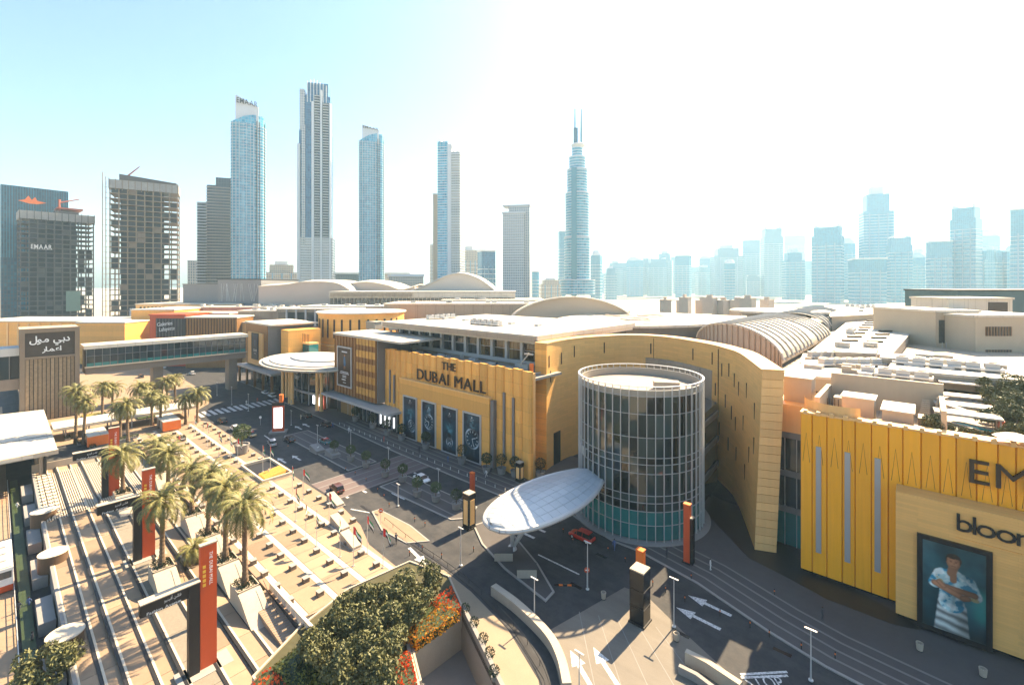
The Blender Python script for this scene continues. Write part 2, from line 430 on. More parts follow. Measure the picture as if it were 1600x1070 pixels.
# island under the leaf shaped canopy, small islands
isl = [G(*p) for p in ((742, 822), (772, 812), (797, 832), (838, 882), (863, 925), (852, 937), (828, 918), (790, 888), (755, 850))]
island = struct('canopy_island', MB().prism(isl, .003, .15), M_side)
MB().wall(isl + [], .3, .0, .18, closed=True).build('kerb', M_kerb, island)
for q in (((812, 850), 5.0), ((838, 880), 5.6)):
    pass
isl2 = [G(*p) for p in ((583, 800), (592, 797), (640, 822), (668, 845), (636, 848), (598, 828))]
island2 = struct('traffic_island', MB().prism(isl2, .003, .12), M_pave)
MB().wall(isl2, .25, 0, .14, closed=True).build('kerb', M_kerb, island2)
fore = struct('forecourt', MB().prism([(21.3, -38.2), (25, -33.5), (32, -34.2), (41, -36.1), (48.8, -39.5), (55.4, -45.4), (52, -55), pe, pa, (30, -38.5)], .003, .03), mat('forecourt_paving', (.25, .19, .125), .8, var=.16, scale=.3, fine=.12))
drain = struct('drain_channel', MB().wall(RAIL, .45, .004, .05), M_dark)
# far corner pavement with palms
corner = struct('corner_pavement', MB().prism([(-97.6, -35), (-104, -35), (-112, -33), (-120, -27), (-135, -22), (-240, -20), (-240, -74), (-97.6, -74)], .003, .12), M_pave)
for i, (a, b) in enumerate(((-118, -46), (-128, -58), (-140, -40), (-150, -60))):
    MB().box(a - 5, a + 5, b - 3, b + 3, .12, .55).build('lawn_bed', M_leafy if i % 2 else M_leaf, corner)
# raised decks near the hotel side, low planters
# road markings
def arrow(px, py, ang, L=4.6, w=.32):
    x, y = G(px, py); c, s = math.cos(ang), math.sin(ang)
    pts = [(-L / 2, -w / 2), (L * .1, -w / 2), (L * .1, -w * 1.6), (L / 2, 0), (L * .1, w * 1.6), (L * .1, w / 2), (-L / 2, w / 2)]
    MB().prism([(x + a * c - b * s, y + a * s + b * c) for a, b in pts], .004, .012).build('arrow_marking', M_paint, road)
for px, py, an in ((450, 668, 180), (472, 661, 180), (567, 745, 180), (540, 737, 180)): pass
for px, py in ((478, 664), (466, 668), (480, 696), (528, 697), (463, 715), (440, 719), (535, 772), (563, 764), (640, 735)):
    arrow(px, py, math.pi, 5.0, .5)
for px, py, a in ((832, 822, 180), (815, 831, 180), (1108, 945, 178), (1090, 965, 178), (652, 868, -10), (908, 1045, 150), (946, 1040, 150)):
    arrow(px, py, R(a), 6.0, .55)
def line(p, q, w=.16):
    a, b = Vector(G(*p)), Vector(G(*q)); d = (b - a).normalized() * w / 2; n_ = (-d.y, d.x)
    MB().prism([(a.x + n_[0], a.y + n_[1]), (a.x - n_[0], a.y - n_[1]), (b.x - n_[0], b.y - n_[1]), (b.x + n_[0], b.y + n_[1])], .004, .012).build('lane_line', M_paint, road)
for p, q in (((413, 680), (423, 687)), ((460, 690), (487, 703)), ((467, 676), (500, 690)), ((841, 866), (905, 897)), ((548, 795), (586, 802)), ((572, 742), (592, 750)), ((612, 770), (632, 780)),
             ((1157, 1053), (1230, 1049)), ((1158, 1058), (1231, 1055))):
    line(p, q, .3)
for k in range(15):
    y = -5.5 - k * 2.0
    MB().box(-109.5, -101.5, y - .55, y + .55, .004, .012).build('zebra_stripe', M_paint, road)
o = G(1176, 1070)
lettering('STOP', M_paint, road, (*G(1171, 1075), .008), (.75, .66, 0), (-.66, .75, 0), width=4.2, size=2.4, depth=.006, name='stop_letter')
# drain covers
for px, py in ((1065, 990), (1128, 925), (940, 868), (1222, 1018), (600, 835), (655, 852), (900, 915), (1330, 1010)):
    x, y = G(px, py); MB().box(x - 1., x + 1., y - .3, y + .3, .004, .014).build('drain_cover', M_black, road)
x, y = G(883, 914)
for k in range(5): MB().boxr(x + (k - 2) * .62 * .8, y + (k - 2) * .62 * .66, .04, .6, .35, .07, R(40)).build('speed_bump', M_orange if k % 2 else M_black, road)

# ------------------------------------------------------------------ terrace going down to the lower street
terr = struct('terrace', MB().box(-84, pb[0] + 1, -60.0, -54, -2.0, -1.2), M_gravel)
bands = ((-60.0, -65.8, -1.45, M_gravel), (-65.8, -70.4, -1.7, M_pave), (-70.4, -74.2, -1.95, M_pave))
for y0, y1, z, m_ in bands:
    for k in range(18): MB().box(-84 + k * 6.5 + .03, -84 + (k + 1) * 6.5 - .03, y1 + .25, y0 - .08, z - 1.2, z).build('terrace_slab', m_, terr)
    MB().box(-84, 33, y1 + .02, y1 + .22, z - 1.2, z + .02).build('step_edge', M_band, terr)
MB().box(-84, 33, -74.6, -74.2, -6.9, -1.85).build('retaining_wall', M_concg, terr)
MB().box(-84.6, -84, -74.6, -54, -2.6, .0).build('end_wall', M_conc, terr)
# smooth tan walks between the gravel beds
for y0, y1, z in ((-57.9, -59.9, -1.2), (-60.4, -62.6, -1.45)):
    for k in range(20): MB().box(-84 + k * 5.8 + .03, -84 + (k + 1) * 5.8 - .03, y1, y0, z, z + .05).build('walk_slab', M_pave, terr)
rm = MB()
for k in range(44):
    y = -58.3 - k * .36
    rm.box(-80, -48, y, y + .16, -1.2 if y > -60 else (-1.45 if y > -65.8 else (-1.7 if y > -70.4 else -1.95)), (-1.05 if y > -60 else (-1.3 if y > -65.8 else (-1.55 if y > -70.4 else -1.8))))
tag(rm.build('ribbed_treads', M_band, terr), kind='stuff')
gp = MB()
for i in range(14):
    for j in range(3): gp.box(-80 + i * 2.3, -78.9 + i * 2.3, -73.9 + j * .9, -73.3 + j * .9, -1.95, -1.6)
tag(gp.build('grip_studs', M_band, terr), kind='stuff')

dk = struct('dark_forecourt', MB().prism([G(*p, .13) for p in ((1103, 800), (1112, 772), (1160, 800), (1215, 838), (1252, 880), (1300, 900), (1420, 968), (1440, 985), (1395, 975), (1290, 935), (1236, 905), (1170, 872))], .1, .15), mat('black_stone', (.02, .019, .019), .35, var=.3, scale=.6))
for y, z in ((-57.85, -1.2), (-59.95, -1.2), (-62.75, -1.45), (-65.85, -1.45), (-68.0, -1.7), (-70.45, -1.7), (-72.3, -1.95)):
    MB().box(-84, 33, y - .17, y + .17, z - .05, z + .085).build('slot_drain', M_dark, terr)
    MB().box(-84, 33, y + .2, y + .46, z - .05, z + .07).build('edge_band', M_band, terr)

jn = struct('paved_junction', MB().prism([G(*p) for p in ((857, 985), (976, 917), (1012, 932), (1066, 985), (1168, 1078), (1010, 1120), (885, 1120))], .001, .007), mat('junction_paving', (.145, .125, .1), .8, var=.22, scale=.3, fine=.15, tyre=.2))
for i in range(5): 
    a, b = G(905 + i * 30, 955 + i * 6), G(930 + i * 42, 1075); d_ = (Vector(b) - Vector(a)).normalized(); n2 = Vector((-d_.y, d_.x)) * .04
    MB().prism([(a[0] + n2.x, a[1] + n2.y), (a[0] - n2.x, a[1] - n2.y), (b[0] - n2.x, b[1] - n2.y), (b[0] + n2.x, b[1] + n2.y)], .0065, .0095).build('paving_joint', M_concg, jn)

# ------------------------------------------------------------------ flat prints on posters
def cmat(name, col, rough=.45, var=.1, scale=.6): return mat(name, col, rough, var=var, scale=scale, spec=.3)
def circ(cx, cy, rx, ry, n=20, a0=0, a1=360): return [(cx + rx * math.cos(R(a0 + (a1 - a0) * k / n)), cy + ry * math.sin(R(a0 + (a1 - a0) * k / n))) for k in range(n + (a1 - a0 < 360))]
def ring(cx, cy, r, w, asp, n=24):
    """closed band as two half polygons (asp = width/height of the print)"""
    out = []
    for a0 in (0, 180):
        o = circ(cx, cy, r / asp, r, n // 2, a0, a0 + 180); i = circ(cx, cy, (r - w) / asp, r - w, n // 2, a0, a0 + 180)
        out.append(o + i[::-1])
    return out
M_print = bpy.data.materials.new('photo_print'); M_print.use_nodes = True
_pn = M_print.node_tree.nodes; _pa = _pn.new('ShaderNodeAttribute'); _pa.attribute_name = 'ink'
M_print.node_tree.links.new(_pa.outputs['Color'], _pn['Principled BSDF'].inputs['Base Color']); _pn['Principled BSDF'].inputs['Roughness'].default_value = .3
def printed(parent, x0, x1, y, z0, z1, fn, nu):
    """a printed sheet: ink colours painted on a fine grid"""
    asp = (z1 - z0) / (x1 - x0); nv = int(nu * asp); mb = MB()
    mb.grid([[(x0 + (x1 - x0) * i / nu, y, z0 + (z1 - z0) * j / nv) for i in range(nu + 1)] for j in range(nv + 1)])
    o = mb.build('printed_sheet', M_print, parent); at_ = o.data.color_attributes.new('ink', 'FLOAT_COLOR', 'POINT')
    cols = []
    for j in range(nv + 1):
        for i in range(nu + 1): cols += [*fn(i / nu, j / nv * asp), 1.0]
    at_.data.foreach_set('color', cols); return o
def sm(a, b, x): t = max(0., min(1., (x - a) / (b - a))); return t * t * (3 - 2 * t)
def lerp3(a, b, t): return tuple(p + (q - p) * t for p, q in zip(a, b))
def cap_d(x, y, x0, y0, x1, y1):
    dx, dy = x1 - x0, y1 - y0; t = max(0., min(1., ((x - x0) * dx + (y - y0) * dy) / (dx * dx + dy * dy))); return math.hypot(x - x0 - dx * t, y - y0 - dy * t)
def nz(x, y, s, o=0.): return noise.fractal(Vector((x * s + o, y * s, o)), 1.0, 2.0, 4)
def paint_man(x, y):
    e = .012
    c = lerp3((.006, .03, .04), (.03, .13, .15), max(0., min(1., .35 + .6 * nz(x, y, 1.6, 3))))
    c = lerp3(c, (.1, .24, .28), .6 * sm(.3, .0, x) * sm(.7, 1.7, y) * (.6 + .4 * nz(x, y, 5, 7))); c = lerp3(c, (.02, .2, .17), .7 * sm(.72, .95, x) * sm(.3, .6, y) * sm(1.3, .9, y)); c = lerp3(c, (.004, .012, .016), sm(.5, .0, y) * .8)
    light = .45 + .75 * sm(.75, .25, x + .12 * nz(x, y, 3))
    d = min(cap_d(x, y, .42, .62, .35, -.1) - .17, cap_d(x, y, .55, .6, .6, -.1) - .16)
    if d < e: c = lerp3(c, tuple(v * light * (.62 + .38 * math.sin(34 * (y + .28 * x) + 2 * nz(x, y, 2))) for v in (.52, .56, .52)), sm(e, -e, d))
    d = min(cap_d(x, y, .5, 1.2, .47, .66) - .205, cap_d(x, y, .32, 1.27, .7, 1.25) - .1, cap_d(x, y, .29, 1.24, .2, 1.0) - .105, cap_d(x, y, .73, 1.22, .83, .95) - .12)
    if d < e:
        p_ = nz(x, y, 6, 11); q = lerp3((.42, .6, .6), (.03, .24, .36), sm(.05, .25, p_)); q = lerp3(q, (.7, .76, .72), sm(-.1, -.3, p_)); q = lerp3(q, (.45, .3, .06), .8 * sm(.3, .42, nz(x, y, 4, 29)))
        f = light * (.8 + .35 * nz(x, y, 3.2, 5)) * (1 - .5 * sm(.05, .0, abs(x - .5 - .02 * math.sin(y * 9))) * sm(1.25, 1.1, y) * .6) * sm(-.3, .03, -d + .02 + .0)
        c = lerp3(c, tuple(v * f for v in q), sm(e, -e, d))
    d = min(cap_d(x, y, .47, 1.3, .5, 1.44) - .075, max(cap_d(x, y, .5, 1.32, .5, 1.16) - .055, y - 1.32))
    sk = lambda f: tuple(v * f for v in (.36, .165, .085))
    if d < e: c = lerp3(c, sk(light * .7), sm(e, -e, d))
    for (a, b, cc, dd, r, f) in ((.83, .97, .34, .98, .062, .75), (.2, 1.0, .66, .84, .062, 1.0), (.66, .84, .72, .86, .058, .9), (.34, .98, .27, 1.05, .05, 1.0)):
        d = cap_d(x, y, a, b, cc, dd) - r
        if d < e: c = lerp3(c, sk(light * f * (.55 + .6 * sm(.01, -.05, d))), sm(e, -e, d))
    d = math.hypot((x - .5) / .112, (y - 1.555) / .152) - 1
    if d < .06:
        f = light * (.65 + .5 * sm(.05, -.6, d)); f *= 1 - .55 * max(sm(.03, .012, math.hypot(x - .458, (y - 1.565) * 1.6)), sm(.03, .012, math.hypot(x - .542, (y - 1.565) * 1.6))); f *= 1 - .45 * sm(.018, .006, abs(y - 1.475)) * sm(.05, .03, abs(x - .5)); f *= 1 - .3 * sm(.02, .0, abs(x - .512)) * sm(1.5, 1.52, y) * sm(1.57, 1.55, y); f *= 1 - .4 * sm(.012, .004, abs(y - 1.595)) * sm(.075, .06, abs(x - .5)) * sm(.01, .025, abs(x - .5))
        c = lerp3(c, sk(f), sm(.06, -.06, d))
    d = max(math.hypot((x - .505) / .13, (y - 1.62) / .125) - 1, (1.632 - y + .25 * (x - .5) ** 2 * 4 - .02 * nz(x, y, 14)) / .1) if abs(x - .5) < .105 else math.hypot((x - .505) / .13, (y - 1.61) / .12) - 1
    if d < .06: c = lerp3(c, tuple(v * (1 + .8 * nz(x, y, 18, 2)) for v in (.03, .018, .012)), sm(.06, -.06, d))
    return c
def paint_watch(seed, cx, cy, r):
    def fn(x, y):
        n1 = nz(x, y, 2.2, seed * 7.3); n2 = nz(x, y, 6, seed * 3.1)
        c = lerp3((.003, .012, .024), (.012, .07, .11), max(0., min(1., .25 + .7 * n1)))
        g = math.hypot(x - .5, (y - cy - .55) * .8); c = lerp3(c, (.1, .3, .36), .75 * sm(.42, .0, g) * max(0, .45 + 1.1 * n2)); c = lerp3(c, (.004, .01, .018), sm(.35, .05, y))
        d = math.hypot(x - cx, y - cy); a = math.atan2(y - cy, x - cx); sp = abs(math.cos(a * 1.0 + seed)) ** 5
        c = lerp3(c, tuple(v * (.2 + 1.3 * sp + .3 * n2) for v in (.3, .36, .4)), sm(r * 1.05, r * 1.0, d))
        c = lerp3(c, tuple(v * (.6 + .8 * n1) for v in (.01, .045, .075)), sm(r * .88, r * .84, d))
        if r * .6 < d < r * .8: c = lerp3(c, (.4, .48, .5), sm(.86, .97, abs(math.cos(a * 6 + seed))))
        if d < r * .55 and seed % 2: c = lerp3(c, (.25, .33, .36), .8 * sm(.03, .01, abs(d - r * .42)) * (.4 + .6 * sp))
        for ha, hl in ((1.0 + seed, .68), (2.6 + seed, .5)): c = lerp3(c, (.6, .66, .68), sm(.02, .008, cap_d(x, y, cx, cy, cx + r * hl * math.cos(ha), cy + r * hl * math.sin(ha))))
        st = sm(.2, .14, abs(x - cx)) * (sm(cy + r * .9, cy + r * 1.0, y) * sm(cy + r * 1.75, cy + r * 1.5, y) + sm(cy - r * .9, cy - r, y) * sm(cy - r * 1.8, cy - r * 1.5, y)); c = lerp3(c, tuple(v * (.4 + sp + n2) for v in (.07, .1, .13)), .7 * st * (.6 + .4 * math.sin(y * 60)))
        t_ = sm(.13, .11, abs(x - .5)); c = lerp3(c, (.6, .62, .62), t_ * max(sm(.012, .004, abs(y - 1.78)) * (math.sin(x * 160) > -.3), sm(.01, .004, abs(y - 1.72)) * (math.sin(x * 130) > 0)) + sm(.05, .03, math.hypot(x - .5, y - 1.86)) * .8)
        return tuple(max(0., v) for v in c)
    return fn
def poster(parent, x0, x1, y, z0, z1, bg, shapes, frame, fw=.35, name='poster', label=None, paint=None):
    """frame, printed panel and the flat shapes of its print on a wall facing -Y"""
    fr = MB()
    fr.box(x0 - fw, x0, y - .3, y + .1, z0 - fw, z1 + fw).box(x1, x1 + fw, y - .3, y + .1, z0 - fw, z1 + fw)
    fr.box(x0, x1, y - .3, y + .1, z1, z1 + fw).box(x0, x1, y - .3, y + .1, z0 - fw, z0)
    f = fr.build(name, frame, parent)
    if label: f['label'] = label
    MB().box(x0, x1, y - .12, y + .05, z0, z1).build('print', bg, f)
    if paint: printed(f, x0 + .02, x1 - .02, y - .126, z0 + .02, z1 - .02, paint, 64); shapes = []
    for k, (poly, m_) in enumerate(shapes):
        yy = y - .125 - .004 * k
        MB().face([(x0 + u * (x1 - x0), yy, z0 + v * (z1 - z0)) for u, v in poly]).build('printed_shape', m_, f)
    return f
P_navy = cmat('print_navy', (.01, .035, .06), var=.6, scale=.25); P_teal = cmat('print_teal', (.02, .15, .19), var=.9, scale=1.4)
P_pale = cmat('print_pale', (.26, .4, .44), var=.7, scale=1.6); P_blue = cmat('print_blue', (.02, .1, .2), var=.5); P_white = cmat('print_white', (.6, .6, .6), var=.3, scale=2); P_blk = cmat('print_black', (.008, .01, .014))
P_brown = cmat('print_brown', (.045, .022, .012)); P_grey = cmat('print_grey', (.13, .15, .16), var=.5)
P_skin = cmat('print_skin', (.3, .13, .06), var=.3, scale=1.5); P_shirt = cmat('print_shirt', (.3, .52, .58), var=.5, scale=1.2); P_shirt2 = cmat('print_shirt_blue', (.04, .26, .38), var=.5, scale=1.2)
P_hair = cmat('print_hair', (.035, .02, .012)); P_trs = cmat('print_trousers', (.42, .47, .46), var=.25, scale=1.5); P_trs2 = cmat('print_stripe', (.12, .17, .18)); P_bgm = cmat('print_backdrop', (.01, .035, .045), var=.9, scale=.35); P_bgl = cmat('print_backdrop_light', (.025, .09, .11), var=.9, scale=.6)

# ------------------------------------------------------------------ poster front: pleated gold wall with the big lettering
hall = thing('shopping_mall_front', 'pleated gold mall front with four tall watch posters and large dark lettering', 'building', (-15, 1.5, 0))
x = -45.8; k = 0
while x < 14.0:
    w = 2.86; zt = 24.9 + (.25 if k % 2 else 0)
    MB().prism([(x + .05, 1.55), (x + w - .55, 1.05), (x + w - .1, 1.5), (x + w - .05, 2.2), (x + .05, 2.2)], 0, zt).build('pleat_panel', M_gold, hall)
    x += w; k += 1
MB().box(-45.8, 14.1, 2.2, 3.2, 0, 24.4).build('backing_wall', M_goldp, hall)
MB().box(-45.8, 14.1, 3.2, 13.6, 22.6, 23.2).build('roof_terrace', M_roofg, hall)
pb_ = MB().box(-35.6, 2.1, 0, 1.45, .02, 17.0); pbx = pb_.build('poster_wall', M_gold, hall)
MB().box(-35.7, 2.2, -.1, 1.45, 17.0, 17.25).build('coping', M_goldp, pbx)
MB().box(2.1, 3.2, .35, 1.5, .02, 16.6).build('return_panel', M_grey, hall)
watch = [(-33.1, -27.2, []), (-24.2, -18.6, []), (-15.4, -9.8, []), (-6.9, -1.0, [])]
for i, (a, b, sh) in enumerate(watch):
    f = poster(hall, a, b, -.02, .35, 12.1, P_navy, [], M_lgrey, .4,
               label='tall dark blue watch poster, %s from the left' % ORD[i], paint=paint_watch(i + 1, *((.62, .62, .3), (.5, 1.15, .38), (.5, .5, .24), (.52, .95, .44))[i]))
for px, zt in ((-42.3, 18.5), (-40.1, 17.2), (6.0, 19), (9.0, 18.2)):
    MB().box(px - .3, px + .3, .98, 1.3, 8.5 if px < 0 else 3.4, zt).build('slit_window', M_grey, hall)
sg = MB().box(-27.6, -.2, 1.02, 1.06, 19.0, 19.05).build('sign_rail', M_gold, hall)
sg['label'] = 'two lines of large dark capital lettering'
lettering('THE', M_bronze, sg, (-16.9, .85, 21.9), (1, 0, 0), (0, 0, 1), width=5.6, size=3.0, depth=.3, bold=0.)
lettering('DUBAI MALL', M_bronze, sg, (-28.0, .85, 17.75), (1, 0, 0), (0, 0, 1), width=28.0, size=4.35, depth=.3, bold=0.)
# clutter on the roof terrace
for i in range(26):
    xx = random.uniform(-44, 10); yy = random.uniform(5.2, 12.4); s = random.uniform(.5, 1.6)
    MB().box(xx - s, xx + s, yy - s * .5, yy + s * .5, 23.2, 23.2 + random.uniform(.4, 1.4)).build('roof_unit', random.choice((M_lgrey, M_roofw, M_grey)), hall)
for i in range(5):
    xx = -40 + i * 11
    MB().path([(xx, 4.6, 23.5), (xx + 7, 4.6 + (i % 2), 23.5), (xx + 8, 9, 23.6)], .16, 6).build('pipe_run', M_lgrey, hall)
MB().box(11.2, 12.0, 4.5, 5.1, 23.2, 26.2).build('orange_vent', M_orange, hall)
cr = MB().path([(6.5, 6, 23.2), (7.2, 6, 25.5), (9.6, 6, 28)], .15).box(8.4, 11, 5.8, 6.3, 27.9, 28.3); cr.build('davit_arm', M_roofw, hall)

# bronze mesh box with hanging poster, and the shop ledge below
bb = thing('bronze_box_building', 'bronze mesh clad box beside the pleated gold front, brown poster on it', 'building', (-59, 4, 0))
MB().box(-72.0, -45.9, -1.5, 11.5, 7.9, 27.6).build('mesh_box', M_brown, bb, uv=True)
for i in range(14):
    xx = -71.9 + i * 1.99
    MB().box(xx - .07, xx + .07, -1.72, -1.5, 7.9, 27.6).build('mesh_rib', mat('bronze_rib', (.26, .12, .04), .4, .4), bb)
for i in range(5):
    zz = 9.5 + i * 4.0
    MB().box(-57.6, -46.2, -1.62, -1.5, zz, zz + 2.2).build('mesh_panel', mat('gold_mesh', (.55, .32, .08), .35, .5, var=.35, scale=.9, rnd=.2), bb)
MB().box(-45.9, -45.5, -1.2, 11.2, 7.9, 27.4).build('grey_side', M_grey, bb)
MB().box(-72.6, -32, -1.9, 13.5, 27.6, 28.2).prism([(-72.6, -1.9), (-45.2, -1.9), (-36, 9), (-36, 13.4), (-72.6, 13.4)], 28.2, 28.35).build('roof_slab', M_roofw, bb)
poster(bb, -69.2, -60.5, -1.75, 10.9, 23.6, P_brown,
       [([(.47, .5), (.56, .5), (.6, .6), (.58, .66), (.54, .78), (.46, .78), (.43, .66), (.44, .58)], P_blue), (circ(.52, .8, .05, .03, 10), P_skin), ([(.46, .44), (.5, .44), (.5, .52), (.46, .52)], P_skin), ([(.53, .46), (.57, .46), (.57, .52), (.53, .52)], P_skin),
        ([(.2, .35), (.8, .35), (.8, .37), (.2, .37)], P_white), ([(.15, .31), (.85, .31), (.85, .33), (.15, .33)], P_white), ([(.35, .25), (.65, .25), (.65, .27), (.35, .27)], P_white), ([(.35, .21), (.65, .21), (.65, .23), (.35, .23)], P_white), ([(.3, .14), (.6, .14), (.6, .17), (.3, .17)], P_white), ([(.4, .07), (.62, .07), (.62, .085), (.4, .085)], P_white), ([(.3, .88), (.72, .88), (.72, .91), (.3, .91)], P_white)],
       M_lgrey, .45, label='tall brown advertising poster with a small figure')
MB().box(-76, -34.5, -4.6, 1.4, 6.6, 7.3).build('ledge_canopy', M_lgrey, bb)
MB().box(-74, -36.2, .4, 1.4, 0.05, 6.6).build('shop_wall', M_dark, bb)
for i in range(12):
    xx = -66 + i * 2.4
    MB().box(xx, xx + 2.1, .2, .4, .6, 5.6).build('shop_window', M_glass, bb)
for i in range(13):
    xx = -66.2 + i * 2.4; MB().box(xx, xx + .14, .1, .42, .4, 6.0).build('window_post', M_lgrey, bb)
for i in range(4): MB().box(-46.0 + i * 2.4, -45.6 + i * 2.4, -.05, .1, 1.4, 4.6).build('lit_sign', M_screen, bb)
MB().box(-71, -62, .15, .4, .4, 5.8).build('shop_panel', mat('amber_panel', (.3, .17, .06), .5), bb)

# clerestory hall with a broad flat roof behind the front
cl = thing('clerestory_hall', 'long glazed clerestory hall under a broad flat roof behind the pleated front', 'building', (-20, 14, 0))
MB().box(-58, 8.6, 14.4, 58, 0, 23.6).build('lower_body', M_rooft, cl)
MB().box(-58, 8.6, 13.7, 14.4, 23.6, 24.6).build('sill_band', M_lgrey, cl)
for i in range(12):
    xx = -55.2 + i * 5.6
    MB().box(xx - .45, xx + .45, 13.6, 14.6, 24.6, 29.9).build('pier', M_lgrey, cl)
    for j in range(3):
        MB().box(xx + .5 + j * 1.58, xx + 1.98 + j * 1.58, 14.5, 14.6, 24.65, 29.85).build('pane', mat_glass('amber_glass', (.12, .075, .03), .1, .8) if i > 6 else M_glass, cl)
    MB().box(xx + .45, xx + 5.15, 14.35, 14.5, 27.2, 27.35).build('transom', M_lgrey, cl)
MB().box(-58, 8.6, 14.7, 58, 23.6, 30).build('inner_core', M_dark, cl)
rf = MB().box(-60.5, 9.6, 9.6, 62, 31.0, 32.2); rf.box(-60.5, 9.2, 10.4, 61, 30.0, 31.0); rf.build('roof_slab', M_roofw, cl)
MB().box(-59, 9, 9.2, 9.6, 30.6, 31.9).build('roof_edge', M_rooft, cl)
for i in range(5): MB().box(-52 + i * 11, -50.5 + i * 11, 30, 32, 32.2, 32.9).build('roof_hatch', M_lgrey, cl)

# gold drum behind the oval entrance canopy
gx, gy = DEP(566, 232)
gd = thing('gold_drum_building', 'gold drum with dark slit windows behind the oval entrance canopy', 'building', (gx, gy, 0))
MB().lathe([(24.4, 0), (24.4, 17.5), (20.5, 17.5)], 48, (gx, gy)).build('lower_ring', M_gold, gd, smooth=True)
dz1 = HZ(491, 212)
MB().lathe([(20.5, 12), (20.5, dz1 - .6), (20.9, dz1 - .6), (20.9, dz1), (0, dz1 + .02)], 64, (gx, gy)).build('drum_wall', M_gold, gd, smooth=True)
MB().lathe([(21.6, dz1), (21.6, dz1 + .5), (0, dz1 + .9)], 64, (gx, gy)).build('drum_roof', M_roofw, gd)
for i in range(22):
    a = R(150 + i * 11); MB().boxr(gx + 20.5 * math.cos(a), gy + 20.5 * math.sin(a), dz1 - 6.8, .35, .9, 8.6, a).build('slit_window', M_bronze, gd)

# oval entrance canopy on tall columns with glass doors
ec = thing('entrance_canopy', 'white oval entrance canopy on paired tall columns by the zebra crossing', 'canopy', (-96, -3, 0))
cx0, cy0 = -94.5, 1.0
for j, (sc_, z, h) in enumerate(((1.0, 14.9, .8), (.93, 15.7, .5), (.8, 16.2, .35))):
    MB().lathe([(sc_ - .02, z), (sc_, z + h * .4), (sc_, z + h), (0, z + h + .15)], 48, (cx0, cy0), sx=26, sy=17).build('canopy_ring', M_roofw if j != 2 else M_lgrey, ec)
MB().lathe([(.55, 16.6), (.55, 17.1), (0, 17.3)], 48, (cx0, cy0 + 3), sx=26, sy=17).build('canopy_top', M_lgrey, ec)
for xx, yy in ((-110.8, -3.6), (-108.6, -3.0), (-98.0, -6.2), (-95.8, -6.2), (-80.2, -4.0), (-78.2, -3.4), (-113, 0)):
    MB().lathe([(.75, 0.02), (.62, .5), (.55, 15)], 14, (xx, yy)).build('column', M_goldp, ec, smooth=True)
MB().lathe([(1, .02), (1, 14.8)], 32, (cx0, 12), a0=R(180), a1=R(360), sx=24, sy=15).build('glass_screen', M_glass, ec)
for i in range(15):
    a = R(186 + i * 12); xx, yy = cx0 + 24.1 * math.cos(a), 12 + 15.1 * math.sin(a)
    MB().box(xx - .12, xx + .12, yy - .12, yy + .12, .02, 14.8).build('mullion', M_lgrey, ec)
for i in range(8):
    a0, a1 = R(250 + i * 10), R(260 + i * 10)
    MB().wall([(cx0 + 24.6 * math.cos(a0), 12 + 16.2 * math.sin(a0)), (cx0 + 24.6 * math.cos(a1), 12 + 16.2 * math.sin(a1))], .9, 4.6, 5.2).build('door_hood', M_lgrey, ec)
for i in range(4): MB().box(-86 + i * 2.0, -84.8 + i * 2.0, -2.9, -2.7, 1.4, 4.4).build('lit_display', M_screen, ec)
sg2 = MB().box(-105.5, -97.4, -3.0, -2.9, 8.6, 8.66).build('shop_sign', M_lgrey, ec); sg2['label'] = 'white script shop sign'
lettering('Cartier', M_white, sg2, (-105.3, -3.1, 8.8), (1, 0, 0), (.22, 0, 1), width=8.4, size=2.6, depth=.1, gap=.05)

# far bronze box building beyond the canopy, bridge landing
fb = thing('far_bronze_building', 'bronze clad box building where the footbridge meets the mall', 'building', (-143, 5, 0))
MB().box(-156.5, -131, -2.0, 18, 8.6, 27.2).build('mesh_box', M_brown, fb, uv=True)
MB().box(-131, -130.6, -1.7, 17.6, 8.6, 27.0).build('grey_side', M_grey, fb)
MB().box(-157, -126, -2.4, 18.4, 27.2, 27.9).build('roof_slab', M_roofw, fb)
MB().box(-152, -135, -2.6, -2.0, 9, 23.5).build('pale_panel', M_goldp, fb)
poster(fb, -146.5, -139.5, -2.65, 11.8, 23.0, P_navy, [([(.45, .5), (.55, .5), (.56, .75), (.44, .75)], P_blue), ([(.2, .35), (.8, .35), (.8, .37), (.2, .37)], P_white), ([(.2, .3), (.8, .3), (.8, .32), (.2, .32)], P_white), ([(.35, .2), (.65, .2), (.65, .22), (.35, .22)], P_white)], M_dark, .3, label='tall navy poster with white text')
MB().box(-158, -118, -5.4, 0, 7.4, 8.2).build('ledge_canopy', M_lgrey, fb)
MB().box(-156, -119, .0, 2, .05, 7.4).build('shop_wall', M_dark, fb)
for i in range(12): MB().box(-155 + i * 3, -152.4 + i * 3, -.2, 0, .4, 6.2).build('shop_window', M_glass, fb)
for i in range(5): MB().box(-157 + i * 9.4, -156.2 + i * 9.4, -5, -4.2, .05, 7.4).build('pillar', M_brown, fb, uv=True)
gb = thing('gold_link_block', 'small gold block with glazed bridge between bronze building and gold drum', 'building', (-121, 8, 0))
MB().box(-126.5, -119, 2, 16, 8, 25.6).build('gold_wall', M_gold, gb)
MB().box(-118.8, -112.8, 8, 12, 12, 19.5).build('glass_link', M_teal, gb)
for i in range(5): MB().box(-118.6 + i * 1.4, -118.4 + i * 1.4, 7.8, 8, 12, 24).build('rail_post', M_bronze, gb)
MB().box(-118.8, -112.8, 7.7, 12.3, 19.5, 20.2).build('link_roof', M_goldp, gb)

